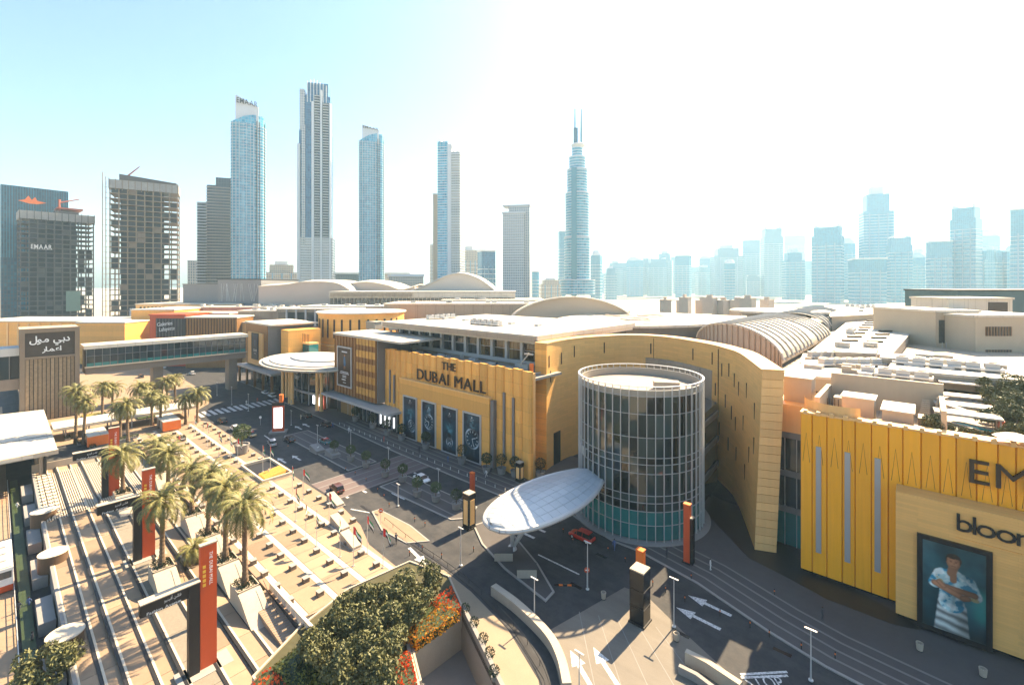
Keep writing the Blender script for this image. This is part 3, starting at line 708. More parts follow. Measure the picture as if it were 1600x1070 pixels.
# ------------------------------------------------------------------ the horseshoe wall and the glass drum
CW = [(13.4, 8.4), (12.7, 13), (12.6, 20), (14.2, 28), (19.8, 38.6), (29, 41.2), (41.6, 34.5), (48.1, 28.2), (52.6, 21.8), (60.2, 5.2)]
def spline(P, n=6):
    out = []
    for k in range(len(P) - 1):
        p0, p1, p2, p3 = P[max(k - 1, 0)], P[k], P[k + 1], P[min(k + 2, len(P) - 1)]
        for j in range(n):
            t = j / n
            out.append(tuple(.5 * (2 * p1[i] + (p2[i] - p0[i]) * t + (2 * p0[i] - 5 * p1[i] + 4 * p2[i] - p3[i]) * t * t + (3 * p1[i] - p0[i] - 3 * p2[i] + p3[i]) * t ** 3) for i in range(len(p1))))
    return out + [P[-1]]
cw = spline(CW, 6)
M_course = mat_courses('gold_course_cladding', (.81, .44, .135), .62, 3.4, .5, 0., joint=.72, var=.08, streak=.06, mortar=.02)
hw = thing('horseshoe_wall', 'tall curved gold wall wrapping round the glass drum', 'building', (30, 25, 0))
outer = offset(cw, 3.2)
wv = MB(); zt = 30.6; n_ = len(cw); lean = 1.2
rings_ = []
dist = [0.]
for a, b in zip(cw[:-1], cw[1:]): dist.append(dist[-1] + math.hypot(b[0] - a[0], b[1] - a[1]))
for k in range(n_):
    f = max(0, (k - n_ * .45) / (n_ * .55)); ex = lean * f
    rings_.append([(outer[k][0], outer[k][1], 0), (outer[k][0] + ex, outer[k][1], zt), (cw[k][0] + ex, cw[k][1], zt), (cw[k][0], cw[k][1], 0)])
wv.loft(rings_)
wo = wv.build('curved_wall', M_course, hw)
uvl = wo.data.uv_layers.new(name='UVMap')
nv = 4
for p in wo.data.polygons:
    for li in p.loop_indices:
        vi = wo.data.loops[li].vertex_index; co = wo.data.vertices[vi].co
        uvl.data[li].uv = (dist[min(vi // nv, n_ - 1)], co.z)
for p in wo.data.polygons: p.use_smooth = len(p.vertices) == 4 and abs(p.normal.z) < .5
wo.data.set_sharp_from_angle(angle=R(35))
cap = MB(); ci = offset(cw, -.12); co_ = offset(cw, 3.32)
cap.loft([[(ci[k][0] + lean * max(0, (k - n_ * .45) / (n_ * .55)), ci[k][1], z) if q else (co_[k][0] + lean * max(0, (k - n_ * .45) / (n_ * .55)), co_[k][1], z) for z, q in ((zt, 0), (zt + .25, 0), (zt + .25, 1), (zt, 1))] for k in range(n_)])
cap.build('coping', M_goldp, hw)
# end pier courses
e0, e1 = rings_[-1][3], rings_[-1][0]
for i in range(22):
    z0, z1 = i * 1.39 + .03, (i + 1) * 1.39 - .06
    f0, f1 = z0 / zt * lean, z1 / zt * lean
    d = Vector((e1[0] - e0[0], e1[1] - e0[1])).normalized(); nrm = Vector((d.y, -d.x))
    if nrm.y > 0: nrm = -nrm
    pts = []
    for (z, f) in ((z0, f0), (z1, f1)):
        for t_, off in ((-.04, .0), (3.24, .0), (3.24, .14), (-.04, .14)):
            pts.append((e0[0] + d.x * t_ + nrm.x * off + f, e0[1] + d.y * t_ + nrm.y * off, z))
    mb = MB(); mb.v = pts; mb.f = [(0, 1, 2, 3), (4, 7, 6, 5), (0, 4, 5, 1), (1, 5, 6, 2), (2, 6, 7, 3), (3, 7, 4, 0)]; mb.m = [0] * 6
    mb.build('course_panel', M_goldp, hw)
f0_ = rings_[0]
for i in range(22):
    z0, z1 = i * 1.39 + .03, (i + 1) * 1.39 - .06
    a, b = Vector(f0_[3][:2]), Vector(f0_[0][:2]); d = (b - a).normalized(); nrm = Vector((d.y, -d.x)); nrm = nrm if nrm.y < 0 else -nrm
    MB().prism([tuple(a), tuple(b), tuple(b + nrm * .12), tuple(a + nrm * .12)], z0, z1).build('course_panel', M_gold, hw)
def on_wall(k, z, w, h, name, m_):
    k0 = int(k); t = k - k0; a, b = Vector(cw[k0]), Vector(cw[k0 + 1]); p = a.lerp(b, t); d = (b - a).normalized()
    ex = lean * max(0, (k - n_ * .45) / (n_ * .55)) * z / zt
    MB().boxr(p.x + ex, p.y, z, w, .16, h, math.atan2(d.y, d.x)).build(name, m_, hw)
for k, z in ((2.2, 26.2), (8.5, 26.2), (3.2, 22.4), (13, 27.4), (20, 27.6), (27.5, 27.2), (34, 27.4), (37.5, 27.5), (40.5, 25.6), (43, 26.2), (45.5, 24.5), (47.5, 23.3), (50, 24.5), (52.2, 22.5), (38.5, 20.5), (42.0, 19), (44.6, 17.2), (46.6, 15.5), (49.4, 17.6), (51.2, 13.5), (40, 12), (43.5, 10), (47.3, 9.5), (50.3, 9.0), (52.4, 16.5)):
    if k < n_ - 1: on_wall(k, z, .32, 2.9, 'slit_window', M_bronze)
on_wall(6.6, 4, 3.2, 8, 'doorway', M_dark); on_wall(28, zt / 2 + 1, .12, zt - 3, 'movement_joint', M_bronze); on_wall(39.5, zt / 2 + 1, .1, zt - 3, 'movement_joint', M_bronze)
# floor decks and roof inside the horseshoe, dark glazing beside the drum
inner = [cw[k] for k in range(14, 52, 3)]
MB().prism([(48.3, 11.5), (47, 27.6), (40, 33), (30, 33), (38, 16)], .02, 18.5).build('right_glazing', M_glass, hw)
for i in range(3):
    z = 4.5 + i * 5.6; MB().prism([(48.2, 11.4), (47.0, 27.4), (47.4, 27.4), (48.6, 11.4)], z, z + 1.1).build('floor_band', M_grey, hw)

DC, DR, DZ = (39.2, 5.0), 11.7, 27.2
gdm = thing('glass_drum', 'round glass tower with silver fins at the head of the leaf canopy', 'building', (DC[0], DC[1], 0))
MB().lathe([(DR - .35, .02), (DR - .35, 24.8), (0, 24.9)], 72, DC).build('core', M_dark, gdm)
NF = 50
zs = [0.3, 2.9, 5.3, 6.8, 8.1, 11.9, 13.5, 14.7, 18.2, 22.3, 25.4]
for i in range(NF):
    a = 2 * math.pi * i / NF; am = 2 * math.pi * (i + .5) / NF
    vis = math.cos(am - math.atan2(CAM[1] - DC[1], CAM[0] - DC[0])) > -.35
    MB().boxr(DC[0] + (DR + .22) * math.cos(a), DC[1] + (DR + .22) * math.sin(a), DZ / 2, .3, .085, DZ - .05, a).build('fin', M_silver, gdm)
    if not vis: continue
    w = 2 * DR * math.sin(math.pi / NF) - .05
    for j in range(len(zs) - 1):
        m_ = M_teal if zs[j] < 5 else M_glassg
        if i in (29, 30, 31, 32, 28) and j == 5: m_ = M_lgrey
        mb = MB().boxr(DC[0] + (DR - .12) * math.cos(am), DC[1] + (DR - .12) * math.sin(am), (zs[j] + zs[j + 1]) / 2, .08, w, zs[j + 1] - zs[j] - .1, am + random.uniform(-.008, .008)); mb.build('pane', m_, gdm)
for z in zs[1:]:
    MB().lathe([(DR - .2, z - .04), (DR + .06, z - .04), (DR + .06, z + .04), (DR - .2, z + .04)], 72, DC, cap=False).build('ring_beam', M_lgrey, gdm)
MB().lathe([(DR - .1, 25.45), (DR - .1, 26.5), (DR - .4, 26.5), (DR - .4, 24.9)], 72, DC, cap=False).build('parapet_glass', mat('frosted_parapet', (.3, .27, .22), .4), gdm)
MB().lathe([(DR - .5, 25.0), (0, 25.15)], 72, DC).build('roof_deck', M_rooft, gdm)
MB().lathe([(DR + .4, 27.15), (DR + .4, 27.28), (DR + .02, 27.28), (DR + .02, 27.15), (DR + .4, 27.15)], 72, DC, cap=False).build('top_rail', M_silver, gdm)
MB().boxr(DC[0] + 6, DC[1] - 1, 25.9, 4.6, 2.2, 1.7, R(30)).build('roof_plant', M_conc, gdm)
MB().lathe([(DR + 1.5, .02), (DR + 1.5, .2), (DR - .3, .2)], 72, DC).build('plinth', M_kerb, gdm)

# leaf shaped canopy
A0, A1, wid, zc = Vector((32.6, -30.6)), Vector((34.4, -5.2)), 6.1, 8.4
ax_ = (A1 - A0).normalized(); sd_ = Vector((ax_.y, -ax_.x)); Lc = (A1 - A0).length
lc = thing('leaf_canopy', 'pale leaf shaped drop-off canopy reaching out from the glass drum', 'canopy', (29.4, -22.2, 0))
def leaf(u, v, dz=0.):
    h = wid * math.sqrt(max(0, 1 - (2 * min(u, .93) - 1) ** 2)) ** .9 if u < .5 else wid * (1 - .55 * (2 * u - 1) ** 2)
    p = A0 + ax_ * (u * Lc) + sd_ * (v * h)
    return (p.x, p.y, zc + 1.2 * (1 - v * v) * (.5 + .5 * math.sin(math.pi * min(1, u * 1.2))) + .9 * u + dz)
NU, NV = 15, 8
for i in range(NU):
    for j in range(NV):
        u0, u1 = (i / NU) ** 1.25, ((i + 1) / NU) ** 1.25; v0, v1 = -1 + 2 * j / NV, -1 + 2 * (j + 1) / NV; g = .005
        P = [[leaf(u0 + .001, v0 + g), leaf(u0 + .001, v1 - g)], [leaf(u1 - .001, v0 + g), leaf(u1 - .001, v1 - g)]]
        MB().shell(P, .06).build('roof_panel', mat('canopy_panel', (.4, .42, .43), .4, .1, var=.08, scale=.4, rnd=.05), lc)
P = [[leaf((i / 24) ** 1.25, -1 + 2 * j / 10, -.12) for j in range(11)] for i in range(25)]
MB().shell(P, .5).build('soffit', M_lgrey, lc)
rim = [leaf((i / 30) ** 1.25, -1) for i in range(30, -1, -1)] + [leaf((i / 30) ** 1.25, 1) for i in range(1, 31)]
MB().path([(p[0], p[1], p[2] - .25) for p in rim], .42, 8).build('rim', M_lgrey, lc, smooth=True)
MB().loft([[(p[0], p[1], p[2] - .55) for p in rim], [(p[0] * .55 + 33.6 * .45, p[1] * .55 - 19 * .45, 7.2) for p in rim]]).build('belly', M_lgrey, lc)
for dx, dy in ((-1.8, .5), (-.3, -1.8), (1.9, -.2), (.5, 1.9)):
    MB().tube((29.4, -22.2, .2), (31.4 + dx * 1.4, -21.4 + dy * 1.4, 7.4), .26, .36, 10).build('strut', M_lgrey, lc, smooth=True)
MB().lathe([(.9, .02), (.7, .5), (.6, .7)], 16, (29.4, -22.2)).build('foot', M_silver, lc)

# ------------------------------------------------------------------ glass link and the deep gold store building on the right
gl = thing('glass_link', 'narrow dark glass link between the curved wall end and the deep gold store', 'building', (65, 9, 0))
for i, (z0, z1, m_) in enumerate(((0.1, 5.8, M_teal), (6.8, 12.0, M_glass), (13.2, 18.6, M_glass))):
    for j in range(3): MB().box(62.0 + j * 1.75, 63.65 + j * 1.75, 10.5, 10.7, z0, z1).build('pane', m_, gl)
    MB().box(62, 67.3, 10.2, 10.8, z1, z1 + 1.05).build('floor_band', M_grey, gl)
MB().box(62, 68.2, 10.2, 30, 19.65, 24.4).build('top_wall', M_goldp, gl)
MB().box(62, 68.2, 10.75, 30, .02, 19.6).build('core', M_dark, gl)
for xx in (63.7, 65.45, 67.1): MB().box(xx - .05, xx + .05, 10.3, 10.55, 0, 19.6).build('mullion', M_silver, gl)

gs = thing('gold_store_building', 'deep gold ribbed store with dark letters and man poster at right edge', 'building', (85, 6, 0))
x = 67.2; k = 0
while x < 104:
    w = 1.9 if k % 3 else 1.55
    MB().prism([(x + .02, 3.5), (x + .1, 3.35), (x + w - .1, 3.35), (x + w - .02, 3.5), (x + w - .03, 4.4), (x + .03, 4.4)], .7, 24.9).build('rib_panel', M_goldd, gs)
    MB().prism([(x + w * .5 - .42, 3.335), (x + w * .5 + .42, 3.335), (x + w * .5 + .42, 3.36), (x + w * .5 - .42, 3.36)], 19.0, 22.0).build('panel_inset', M_goldd, gs) if False else None
    mb = MB(); c = x + w / 2
    for s_ in (-1, 1): mb.tube((c + s_ * .45, 3.36, 17.5), (c, 3.36, 22.0), .035, .02, 4)
    tag(mb.build('peak_seam', M_bronze, gs))
    x += w; k += 1
MB().box(67.2, 104, 4.4, 5.6, .7, 24.5).build('backing_wall', M_goldd, gs)
cop = MB().box(67.1, 104.2, 3.5, 5.9, 24.9, 25.15); cop.build('coping', M_goldp, gs)
for i in range(22): MB().box(67.6 + i * 1.7, 68.1 + i * 1.7, 3.2, 3.9, 24.9, 25.5).build('coping_block', M_goldp, gs)
MB().box(68, 104, 4.6, 30, .02, 23.6).build('body', M_rooft, gs)
MB().box(67.4, 104, 4.0, 4.5, .02, .7).build('base_recess', M_black, gs)
for xx in (69.6, 73.2, 76.7):
    MB().box(xx - .34, xx + .34, 3.18, 3.38, 4.0, 19.4).prism([(xx - .34, 3.18), (xx + .34, 3.18), (xx + .34, 3.38), (xx - .34, 3.38)], 19.4, [20.2, 20.2, 20.2, 20.2]).build('slit_window', mat('pale_glass', (.36, .36, .36), .3, .2, var=.1), gs)
MB().box(78.8, 106, 0, 3.3, .9, 17.2).build('poster_panel', mat_courses('gold_panel_cladding', (.80, .44, .13), .35, 6.0, .5, 0, joint=.8, mortar=.012), gs, uv=True)
MB().box(79, 106, 1, 3.3, .02, .9).build('panel_plinth', M_black, gs)
poster(gs, 81.5, 87.3, -.1, 1.0, 12.0, P_bgm, [], M_black, .55, label='framed poster of a man with crossed arms in a pale blue shirt', paint=paint_man)
poster(gs, 91.4, 97.2, -.1, 1.0, 12.0, P_grey, [(circ(.5, .7, .14, .08), P_skin), ([(.2, .05), (.8, .05), (.75, .55), (.5, .62), (.25, .55)], P_white)], M_black, .55, label='second framed poster at the picture edge')
sgn = MB().box(84.6, 103, -.12, -.08, 13.2, 13.25).build('sign_rail', M_gold, gs); sgn['label'] = 'thin rounded dark letters of the store name'
lettering("bloomingdale's", M_black, sgn, (84.7, -.2, 14.2), (1, 0, 0), (0, 0, 1), width=16.5, size=3.1, depth=.2, gap=.0)
sge = MB().box(86, 100, 3.1, 3.14, 19.2, 19.25).build('sign_rail', M_goldd, gs); sge['label'] = 'heavy dark capital letters high on the ribbed wall'
lettering('EMAAR', M_bronze, sge, (86.0, 2.95, 19.6), (1, 0, 0), (0, 0, 1), width=15.5, size=4.3, depth=.35, bold=0.)

# ------------------------------------------------------------------ footbridge and its sign tower
BX = -138.0
br = thing('footbridge', 'long glazed footbridge crossing the street on the left', 'bridge', (BX, -32, 0))
MB().box(BX - 9, BX, -59.5, -8, 13.4, 16.0).build('deck_beam', mat('taupe_cladding', (.2, .155, .12), .6, var=.1, streak=.08), br)
MB().box(BX - 9.2, BX + .5, -60, -7.4, 22.3, 23.6).build('roof', M_roofw, br)
MB().box(BX - 8.6, BX - .5, -59.5, -8, 16, 22.3).build('interior', M_dark, br)
npn = 24; stp = 51.0 / npn
for i in range(npn):
    y0 = -59.3 + i * stp
    for z0, z1, m_ in ((16.1, 17.3, M_teal), (17.4, 19.7, M_glass), (19.8, 22.0, M_glass)):
        MB().box(BX - .35, BX - .25, y0 + .07, y0 + stp - .07, z0, z1).build('pane', m_, br)
    MB().box(BX - .3, BX + .12, y0 - .07, y0 + .07, 16, 22.4).build('mullion', M_grey, br)
MB().box(BX - .2, BX + .1, -59.4, -8.2, 19.68, 19.82).build('transom', M_grey, br)
MB().box(BX - .2, BX + .6, -59.8, -7.8, 15.7, 16.1).build('sill', M_conc, br)
for yy in (-38.5, -12.5): MB().box(BX - 7, BX - 2, yy - 1.6, yy + 1.6, 0, 13.4).build('support', mat('taupe_cladding', (.2, .155, .12)), br)
br2 = thing('footbridge_far_span', 'short glazed footbridge span left of the brown sign tower', 'bridge', (BX, -90, 0))
MB().box(BX - 9, BX, -120, -75.4, 11, 14.5).build('deck_beam', mat('taupe_cladding', (.2, .155, .12)), br2)
MB().box(BX - 9.4, BX + .4, -120, -75.4, 22.0, 24.5).build('roof', M_lgrey, br2)
MB().box(BX - 8.6, BX - .6, -120, -75.4, 14.5, 22).build('interior', M_dark, br2)
for i in range(12):
    y0 = -77.6 - i * 2.2; MB().box(BX - .4, BX - .3, y0 - 2.05, y0, 14.6, 21.9).build('pane', M_glass, br2); MB().box(BX - .4, BX + .1, y0 - .06, y0 + .08, 14.5, 22).build('mullion', M_grey, br2)

tw = thing('sign_tower', 'brown slatted tower with white Arabic lettering at the bridge end', 'tower', (BX - 6, -68, 0))
M_tw = mat('tower_taupe', (.175, .13, .09), .6, var=.12, streak=.1); M_slat = mat('tower_slat', (.24, .17, .1), .7, var=.45, scale=1.4, rnd=.15, fine=.3)
fxx = BX + 2.0
MB().box(fxx - 14, fxx - .5, -75.2, -61.4, 0, 30.2).build('body', M_dark, tw)
for y0, y1, z0, z1 in ((-75.4, -74.2, 0, 30.6), (-62.4, -61.2, 0, 30.6), (-74.2, -62.4, 29.2, 30.6), (-74.2, -62.4, 20.6, 21.3)):
    MB().box(fxx - 1.2, fxx + .25, y0, y1, z0, z1).build('frame', M_tw, tw)
MB().box(fxx - 14.2, fxx - 1.2, -75.4, -61.2, 30.2, 30.5).build('roof', M_rooft, tw)
MB().box(fxx - 14.2, fxx - 1.2, -61.4, -61.2, 0, 30.2).build('side', M_tw, tw)
MB().box(fxx - .55, fxx - .4, -74.2, -62.4, 21.3, 29.2).build('sign_board', mat('sign_board', (.06, .042, .03), .6, var=.3, scale=.6), tw)
for i in range(12):
    y0 = -74.1 + i * .98
    MB().box(fxx - .5, fxx - .1 - .25 * (i % 2), y0, y0 + .8, .3, 20.5).build('slat', M_slat, tw)
sgt = MB().box(fxx - .4, fxx - .3, -73.6, -63, 24.9, 24.95).build('sign_rail', M_dark, tw); sgt['label'] = 'white Arabic sign lettering'
lettering('\uFEDD\uFEEE\uFEE3 \uFEF2\uFE91\uFEA9', M_white, sgt, (fxx - .25, -73.2, 26.0), (0, 1, 0), (0, 0, 1), width=9.6, size=2.9, depth=.15, gap=-.02, bold=.02)
lettering('\uFEAD\uFE8E\uFEE4\uFECB\uFE8D', M_white, sgt, (fxx - .25, -70.3, 22.9), (0, 1, 0), (0, 0, 1), width=4.6, size=2.2, depth=.15, gap=-.01, bold=.02)

# ------------------------------------------------------------------ blocks beyond the bridge
def quad_px(pts, z): return [G(px, py, z) for px, py in pts]
def slab(parent, name, pts, z, th, m_): return MB().prism(quad_px(pts, z), z - th, z).build(name, m_, parent)
def mid(px, py, z): a = G(px, py, z); return (a[0], a[1], 0)
def block(name, label, px0, px1, pyt, dep, deep, z0=0., wall=None, roof=None, cat='building', rot=0.):
    """a box building whose front stands dep metres ahead, between two sight lines"""
    a, b = Vector(DEP(px0, dep)), Vector(DEP(px1, dep)); c = (a + b) / 2; w = (b - a).length; ang = YAW + rot
    t = thing(name, label, cat, (c.x, c.y, 0), ang, local=True); h = HZ(pyt, dep)
    t['_h'] = h
    MB().box(-w / 2, w / 2, 0, deep, z0, h).build('wall', wall, t, uv=True)
    MB().box(-w / 2 - .4, w / 2 + .4, -.4, deep + .4, h, h + .7).build('roof', roof or M_roofw, t)
    return t, w, h
t, w, h = block('gold_boundary_block', 'long low gold wall behind the brown sign tower', -60, 205, 503, 300, 40, wall=M_gold)
for i in range(16): MB().box(-w / 2 + 2 + i * w / 16, -w / 2 + 3 + i * w / 16, -.5, 0, 0, h - 1).build('wall_rib', M_goldp, t)
t, w, h = block('gold_annex', 'gold annex block with planted terrace above the footbridge roof', 120, 195, 505, 262, 18, wall=M_gold)
t, w, h = block('gold_corner_block', 'tall gold corner block left of the red shop box', 205, 272, 485, 285, 40, wall=M_gold)
t2, w, h = block('gold_crest_block', 'long gold roof block with a row of louvres behind the red shop box', 212, 368, 476, 330, 40, wall=M_goldp)
for i in range(24): MB().box(-w / 2 + 3 + i * (w - 6) / 24, -w / 2 + 4.4 + i * (w - 6) / 24, -.2, 0, h - 4, h - 1.5).build('louvre', M_bronze, t2)
t, w, h = block('red_shop_box', 'red framed dark shop box with white script lettering', 234, 290, 493, 255, 22, wall=M_red, roof=M_red)
MB().box(-w / 2 + 3.6, w / 2 + .1, -.35, 0, h - 12, h - 1.6).build('dark_panel', M_dark, t)
for i in range(9): MB().box(-w / 2 + 4 + i * 1.7, -w / 2 + 4.2 + i * 1.7, -.45, -.35, h - 12, h - 1.8).build('panel_rib', M_grey, t)
s_ = MB().box(-w / 2 + 4.2, -w / 2 + 4.4, -.5, -.45, h - 9, h - 8.9).build('shop_sign', M_white, t)
lettering('Galeries', M_white, s_, (-w / 2 + 4.4, -.5, h - 6.0), (1, 0, .12), (0, 0, 1), width=8.6, size=3., depth=.1, gap=.04)
lettering('Lafayette', M_white, s_, (-w / 2 + 5.6, -.5, h - 8.8), (1, 0, .12), (0, 0, 1), width=8.6, size=3., depth=.1, gap=.04)
t, w, h = block('red_roof_band', 'red topped low block right of the red shop box', 270, 358, 491, 275, 20, wall=M_red)
t, w, h = block('bronze_upper_box', 'bronze ribbed upper box right of the red shop box', 290, 370, 497, 250, 16, wall=M_brown)
for i in range(18): MB().box(-w / 2 + i * w / 18, -w / 2 + .3 + i * w / 18, -.25, 0, h - 9, h - .2).build('rib', M_bronze, t)
t, w, h = block('amber_service_box', 'small amber service box beside the far bronze building', 368, 388, 505, 255, 10, wall=M_goldp)
for px0, px1, py, dep, nm, lab in ((372, 446, 487, 270, 'low_white_block', 'low white roofed block behind the far bronze building'), (300, 420, 481, 310, 'pale_roof_block', 'pale flat roofed block in front of the zigzag hall'), (404, 470, 484, 290, 'cream_roof_block', 'cream flat roofed block left of the gold drum')):
    t, w, h = block(nm, lab, px0, px1, py, dep, 26, wall=M_rooft)
    for i in range(9):
        xx = random.uniform(-w / 2 + 2, w / 2 - 2); MB().box(xx - 1.2, xx + 1.2, 4 + i % 3 * 5, 6 + i % 3 * 5, h + .7, h + 1.6 + random.random()).build('roof_unit', random.choice((M_roofw, M_lgrey)), t)
t, w, h = block('second_clerestory', 'second glazed clerestory left of the gold drum', 432, 560, 484, 262, 40, wall=M_rooft)
for i in range(8):
    xx = -w / 2 + 1 + i * 5.4
    MB().box(xx, xx + 4.4, -.12, 0, h - 9, h - 1.4).build('pane', M_glass, t); MB().box(xx + 4.4, xx + 5.4, -.5, 0, h - 9.5, h).build('pier', M_lgrey, t)
# zigzag hall and the wave roofed halls
t, w, h = block('zigzag_hall', 'grey hall with white zigzag lines left of the wave roofs', 340, 408, 437, 340, 60, wall=M_grey, roof=M_dark)
zz = MB()
for i in range(14):
    x0 = -w / 2 + 1 + random.random() * (w - 6)
    zz.tube((x0, -.15, h - 16), (x0 + random.uniform(-3, 3), -.15, h - 3), .09, .09, 4)
zz.build('zigzag_lines', M_white, t); bpy.context.view_layer.update()
t, w, h = block('grey_depot', 'plain grey depot left of the zigzag hall', 286, 342, 445, 345, 50, wall=M_grey, roof=M_concg)
def wave_hall(name, label, px0, px1, dep, deep, prof, m_wall, z0=0):
    """a hall with a shell roof: prof = heights as photo rows across the front"""
    a, b = Vector(DEP(px0, dep)), Vector(DEP(px1, dep)); c = (a + b) / 2; w = (b - a).length
    t = thing(name, label, 'building', (c.x, c.y, 0), YAW, local=True)
    pr = spline([(u, HZ(v, dep)) for u, v in prof], 6)
    top = [(-w / 2 + u * w, z) for u, z in pr]
    MB().grid([[(x_, 0, z0) for x_, z in top], [(x_, 0, z) for x_, z in top]]).build('front_wall', m_wall, t, smooth=True)
    MB().shell([[(x_, yy, z + dz) for x_, z in top] for yy, dz in ((-.6, 0), (deep * .3, 1.5), (deep * .7, 1.5), (deep, -1))], .6).build('shell_roof', M_roofw, t, smooth=True)
    MB().box(-w / 2, -w / 2 + .5, 0.3, deep, z0, top[0][1] - .8).box(w / 2 - .5, w / 2, .3, deep, z0, top[-1][1] - .8).build('side_wall', m_wall, t)
    return t, w, top
wave_hall('rounded_hall', 'smooth pale hall with rounded shoulder right of the zigzag hall', 404, 550, 330, 60, [(0, 447), (.3, 444), (.5, 440), (.8, 441), (.95, 450), (1, 458)], mat('pale_pink_wall', (.44, .37, .31), .6, var=.06, scale=.05))
wave_hall('wave_hall', 'pale wave roofed hall between the rounded hall and the dome', 540, 648, 345, 60, [(0, 444), (.3, 440), (.6, 445), (.8, 452), (1, 447)], mat('pale_pink_wall', (.44, .37, .31)))
t, w, top = wave_hall('dome_hall', 'large pale shell dome on the skyline behind the clerestory roof', 640, 775, 335, 70, [(0, 456), (.2, 445), (.45, 430), (.62, 428), (.8, 436), (.95, 450), (1, 458)], mat('pale_shell', (.5, .45, .39), .6, var=.06, scale=.05))
rr = MB().path([(x_, -.9, z + .1) for x_, z in top], .5, 6); rr.build('shell_rib', M_lgrey, t)
t, w, h = block('glazed_ring_hall', 'low hall with dark window band and white roof edge under the shell dome', 515, 805, 457, 300, 40, wall=M_roofw)
for i in range(46): MB().box(-w / 2 + .4 + i * w / 46, -w / 2 + w / 46 + i * w / 46 - .2, -.3, 0, h - 7.5, h - 3.6).build('window', M_glass, t)
MB().box(-w / 2, w / 2, -1.2, 0, h - 3.4, h - .2).build('fascia', M_roofw, t)
lv = MB()
for i in range(60): lv.boxr(-w / 2 + 1 + i * .9, -1.6, h - 1.5, .25, 1.2, 2.6, .4)
tag(lv.build('louvre_fins', M_conc, t), kind='stuff')
# stepped low roofs in front of it
for nm, lab, px0, px1, py, dep, m_ in (('long_white_roof', 'long white flat roof behind the gold drum', 470, 700, 480, 275, M_roofw), ('tan_low_roof', 'tan flat roof behind the clerestory roof', 600, 840, 476, 255, M_rooft), ('cream_low_roof', 'cream stepped roof right of the glazed ring hall', 690, 850, 470, 285, M_roofw)):
    t, w, h = block(nm, lab, px0, px1, py, dep, 34, wall=m_)
    for i in range(6): xx = random.uniform(-w / 2 + 2, w / 2 - 2); MB().box(xx - 1.5, xx + 1.5, 6, 8, h + .7, h + 1.8).build('roof_unit', M_lgrey, t)

# ------------------------------------------------------------------ the mall roofscape behind the horseshoe
body = thing('mall_main_body', 'main mall body of tan flat roofs behind the curved wall', 'building', (60, 100, 0))
MB().prism([(9.8, 46), (9.8, 230), (180, 230), (180, 30.2), (68, 30.2), (62, 26)], 0, 24.6).build('roof_deck', M_rooft, body)
MB().prism([(-160, 62.2), (-160, 240), (9.7, 240), (9.7, 62.2)], 0, 25.0).build('west_deck', M_rooft, body)
# barrel vault with white panels between ribs
bv = thing('ribbed_barrel_vault', 'long ribbed barrel vault with white panels behind the curved wall', 'roof', (39, 95, 24.6))
def vpt(a, y, r=0.): 
    return (39 + (17 + r) * math.cos(a), y - 19 * math.cos(a) * (1 if y < 110 else .6), 26 + (6.9 + r) * math.sin(a))
NB = 13
for i in range(NB):
    y0, y1 = 66 + i * 5.6, 66 + (i + 1) * 5.6
    for j, (a0, a1) in enumerate(((8, 34), (36, 62), (64, 90), (92, 118), (120, 146), (148, 172))):
        P = [[vpt(R(a0 + (a1 - a0) * q / 3), y, .15) for q in range(4)] for y in (y0 + .9, y1 - .9)]
        MB().shell(P, .12).build('membrane_panel', M_roofw if 1 <= j <= 4 else M_conc, bv)
    MB().path([vpt(R(4 + 172 * q / 14), y0, .35) for q in range(15)], .3, 5).build('rib', M_roofw, bv)
MB().shell([[vpt(R(180 * q / 24), y) for q in range(25)] for y in (66, 90, 109, 139)], .3).build('vault_shell', mat('vault_tan', (.4, .33, .25), .7, var=.15, scale=.3), bv, smooth=True)
MB().grid([[vpt(R(180 * q / 24), 66.1) for q in range(25)], [(vpt(R(180 * q / 24), 66)[0], vpt(R(180 * q / 24), 66)[1], 24.6) for q in range(25)]]).build('end_wall', mat('vault_end', (.36, .3, .23), .7), bv)
for q in range(1, 24): 
    p = vpt(R(180 * q / 24), 65.9); MB().box(p[0] - .12, p[0] + .12, p[1] - .3, p[1] - .05, 24.6, p[2] + .2).build('end_mullion', M_rooft, bv)
# second, farther vault
bw = thing('far_ribbed_vault', 'smaller ribbed vault beyond the perforated roof', 'roof', (20, 190, 24.6))
def v2(a, y, r=0.): return (38 + (13 + r) * math.cos(a), y, 26 + (6.5 + r) * math.sin(a))
for i in range(10):
    y0 = 160 + i * 7
    MB().path([v2(R(6 + 168 * q / 12), y0, .3) for q in range(13)], .35, 5).build('rib', M_roofw, bw)
MB().shell([[v2(R(180 * q / 20), y) for q in range(21)] for y in (158, 230)], .3).build('vault_shell', mat('vault_grey', (.27, .25, .22), .6), bw, smooth=True)
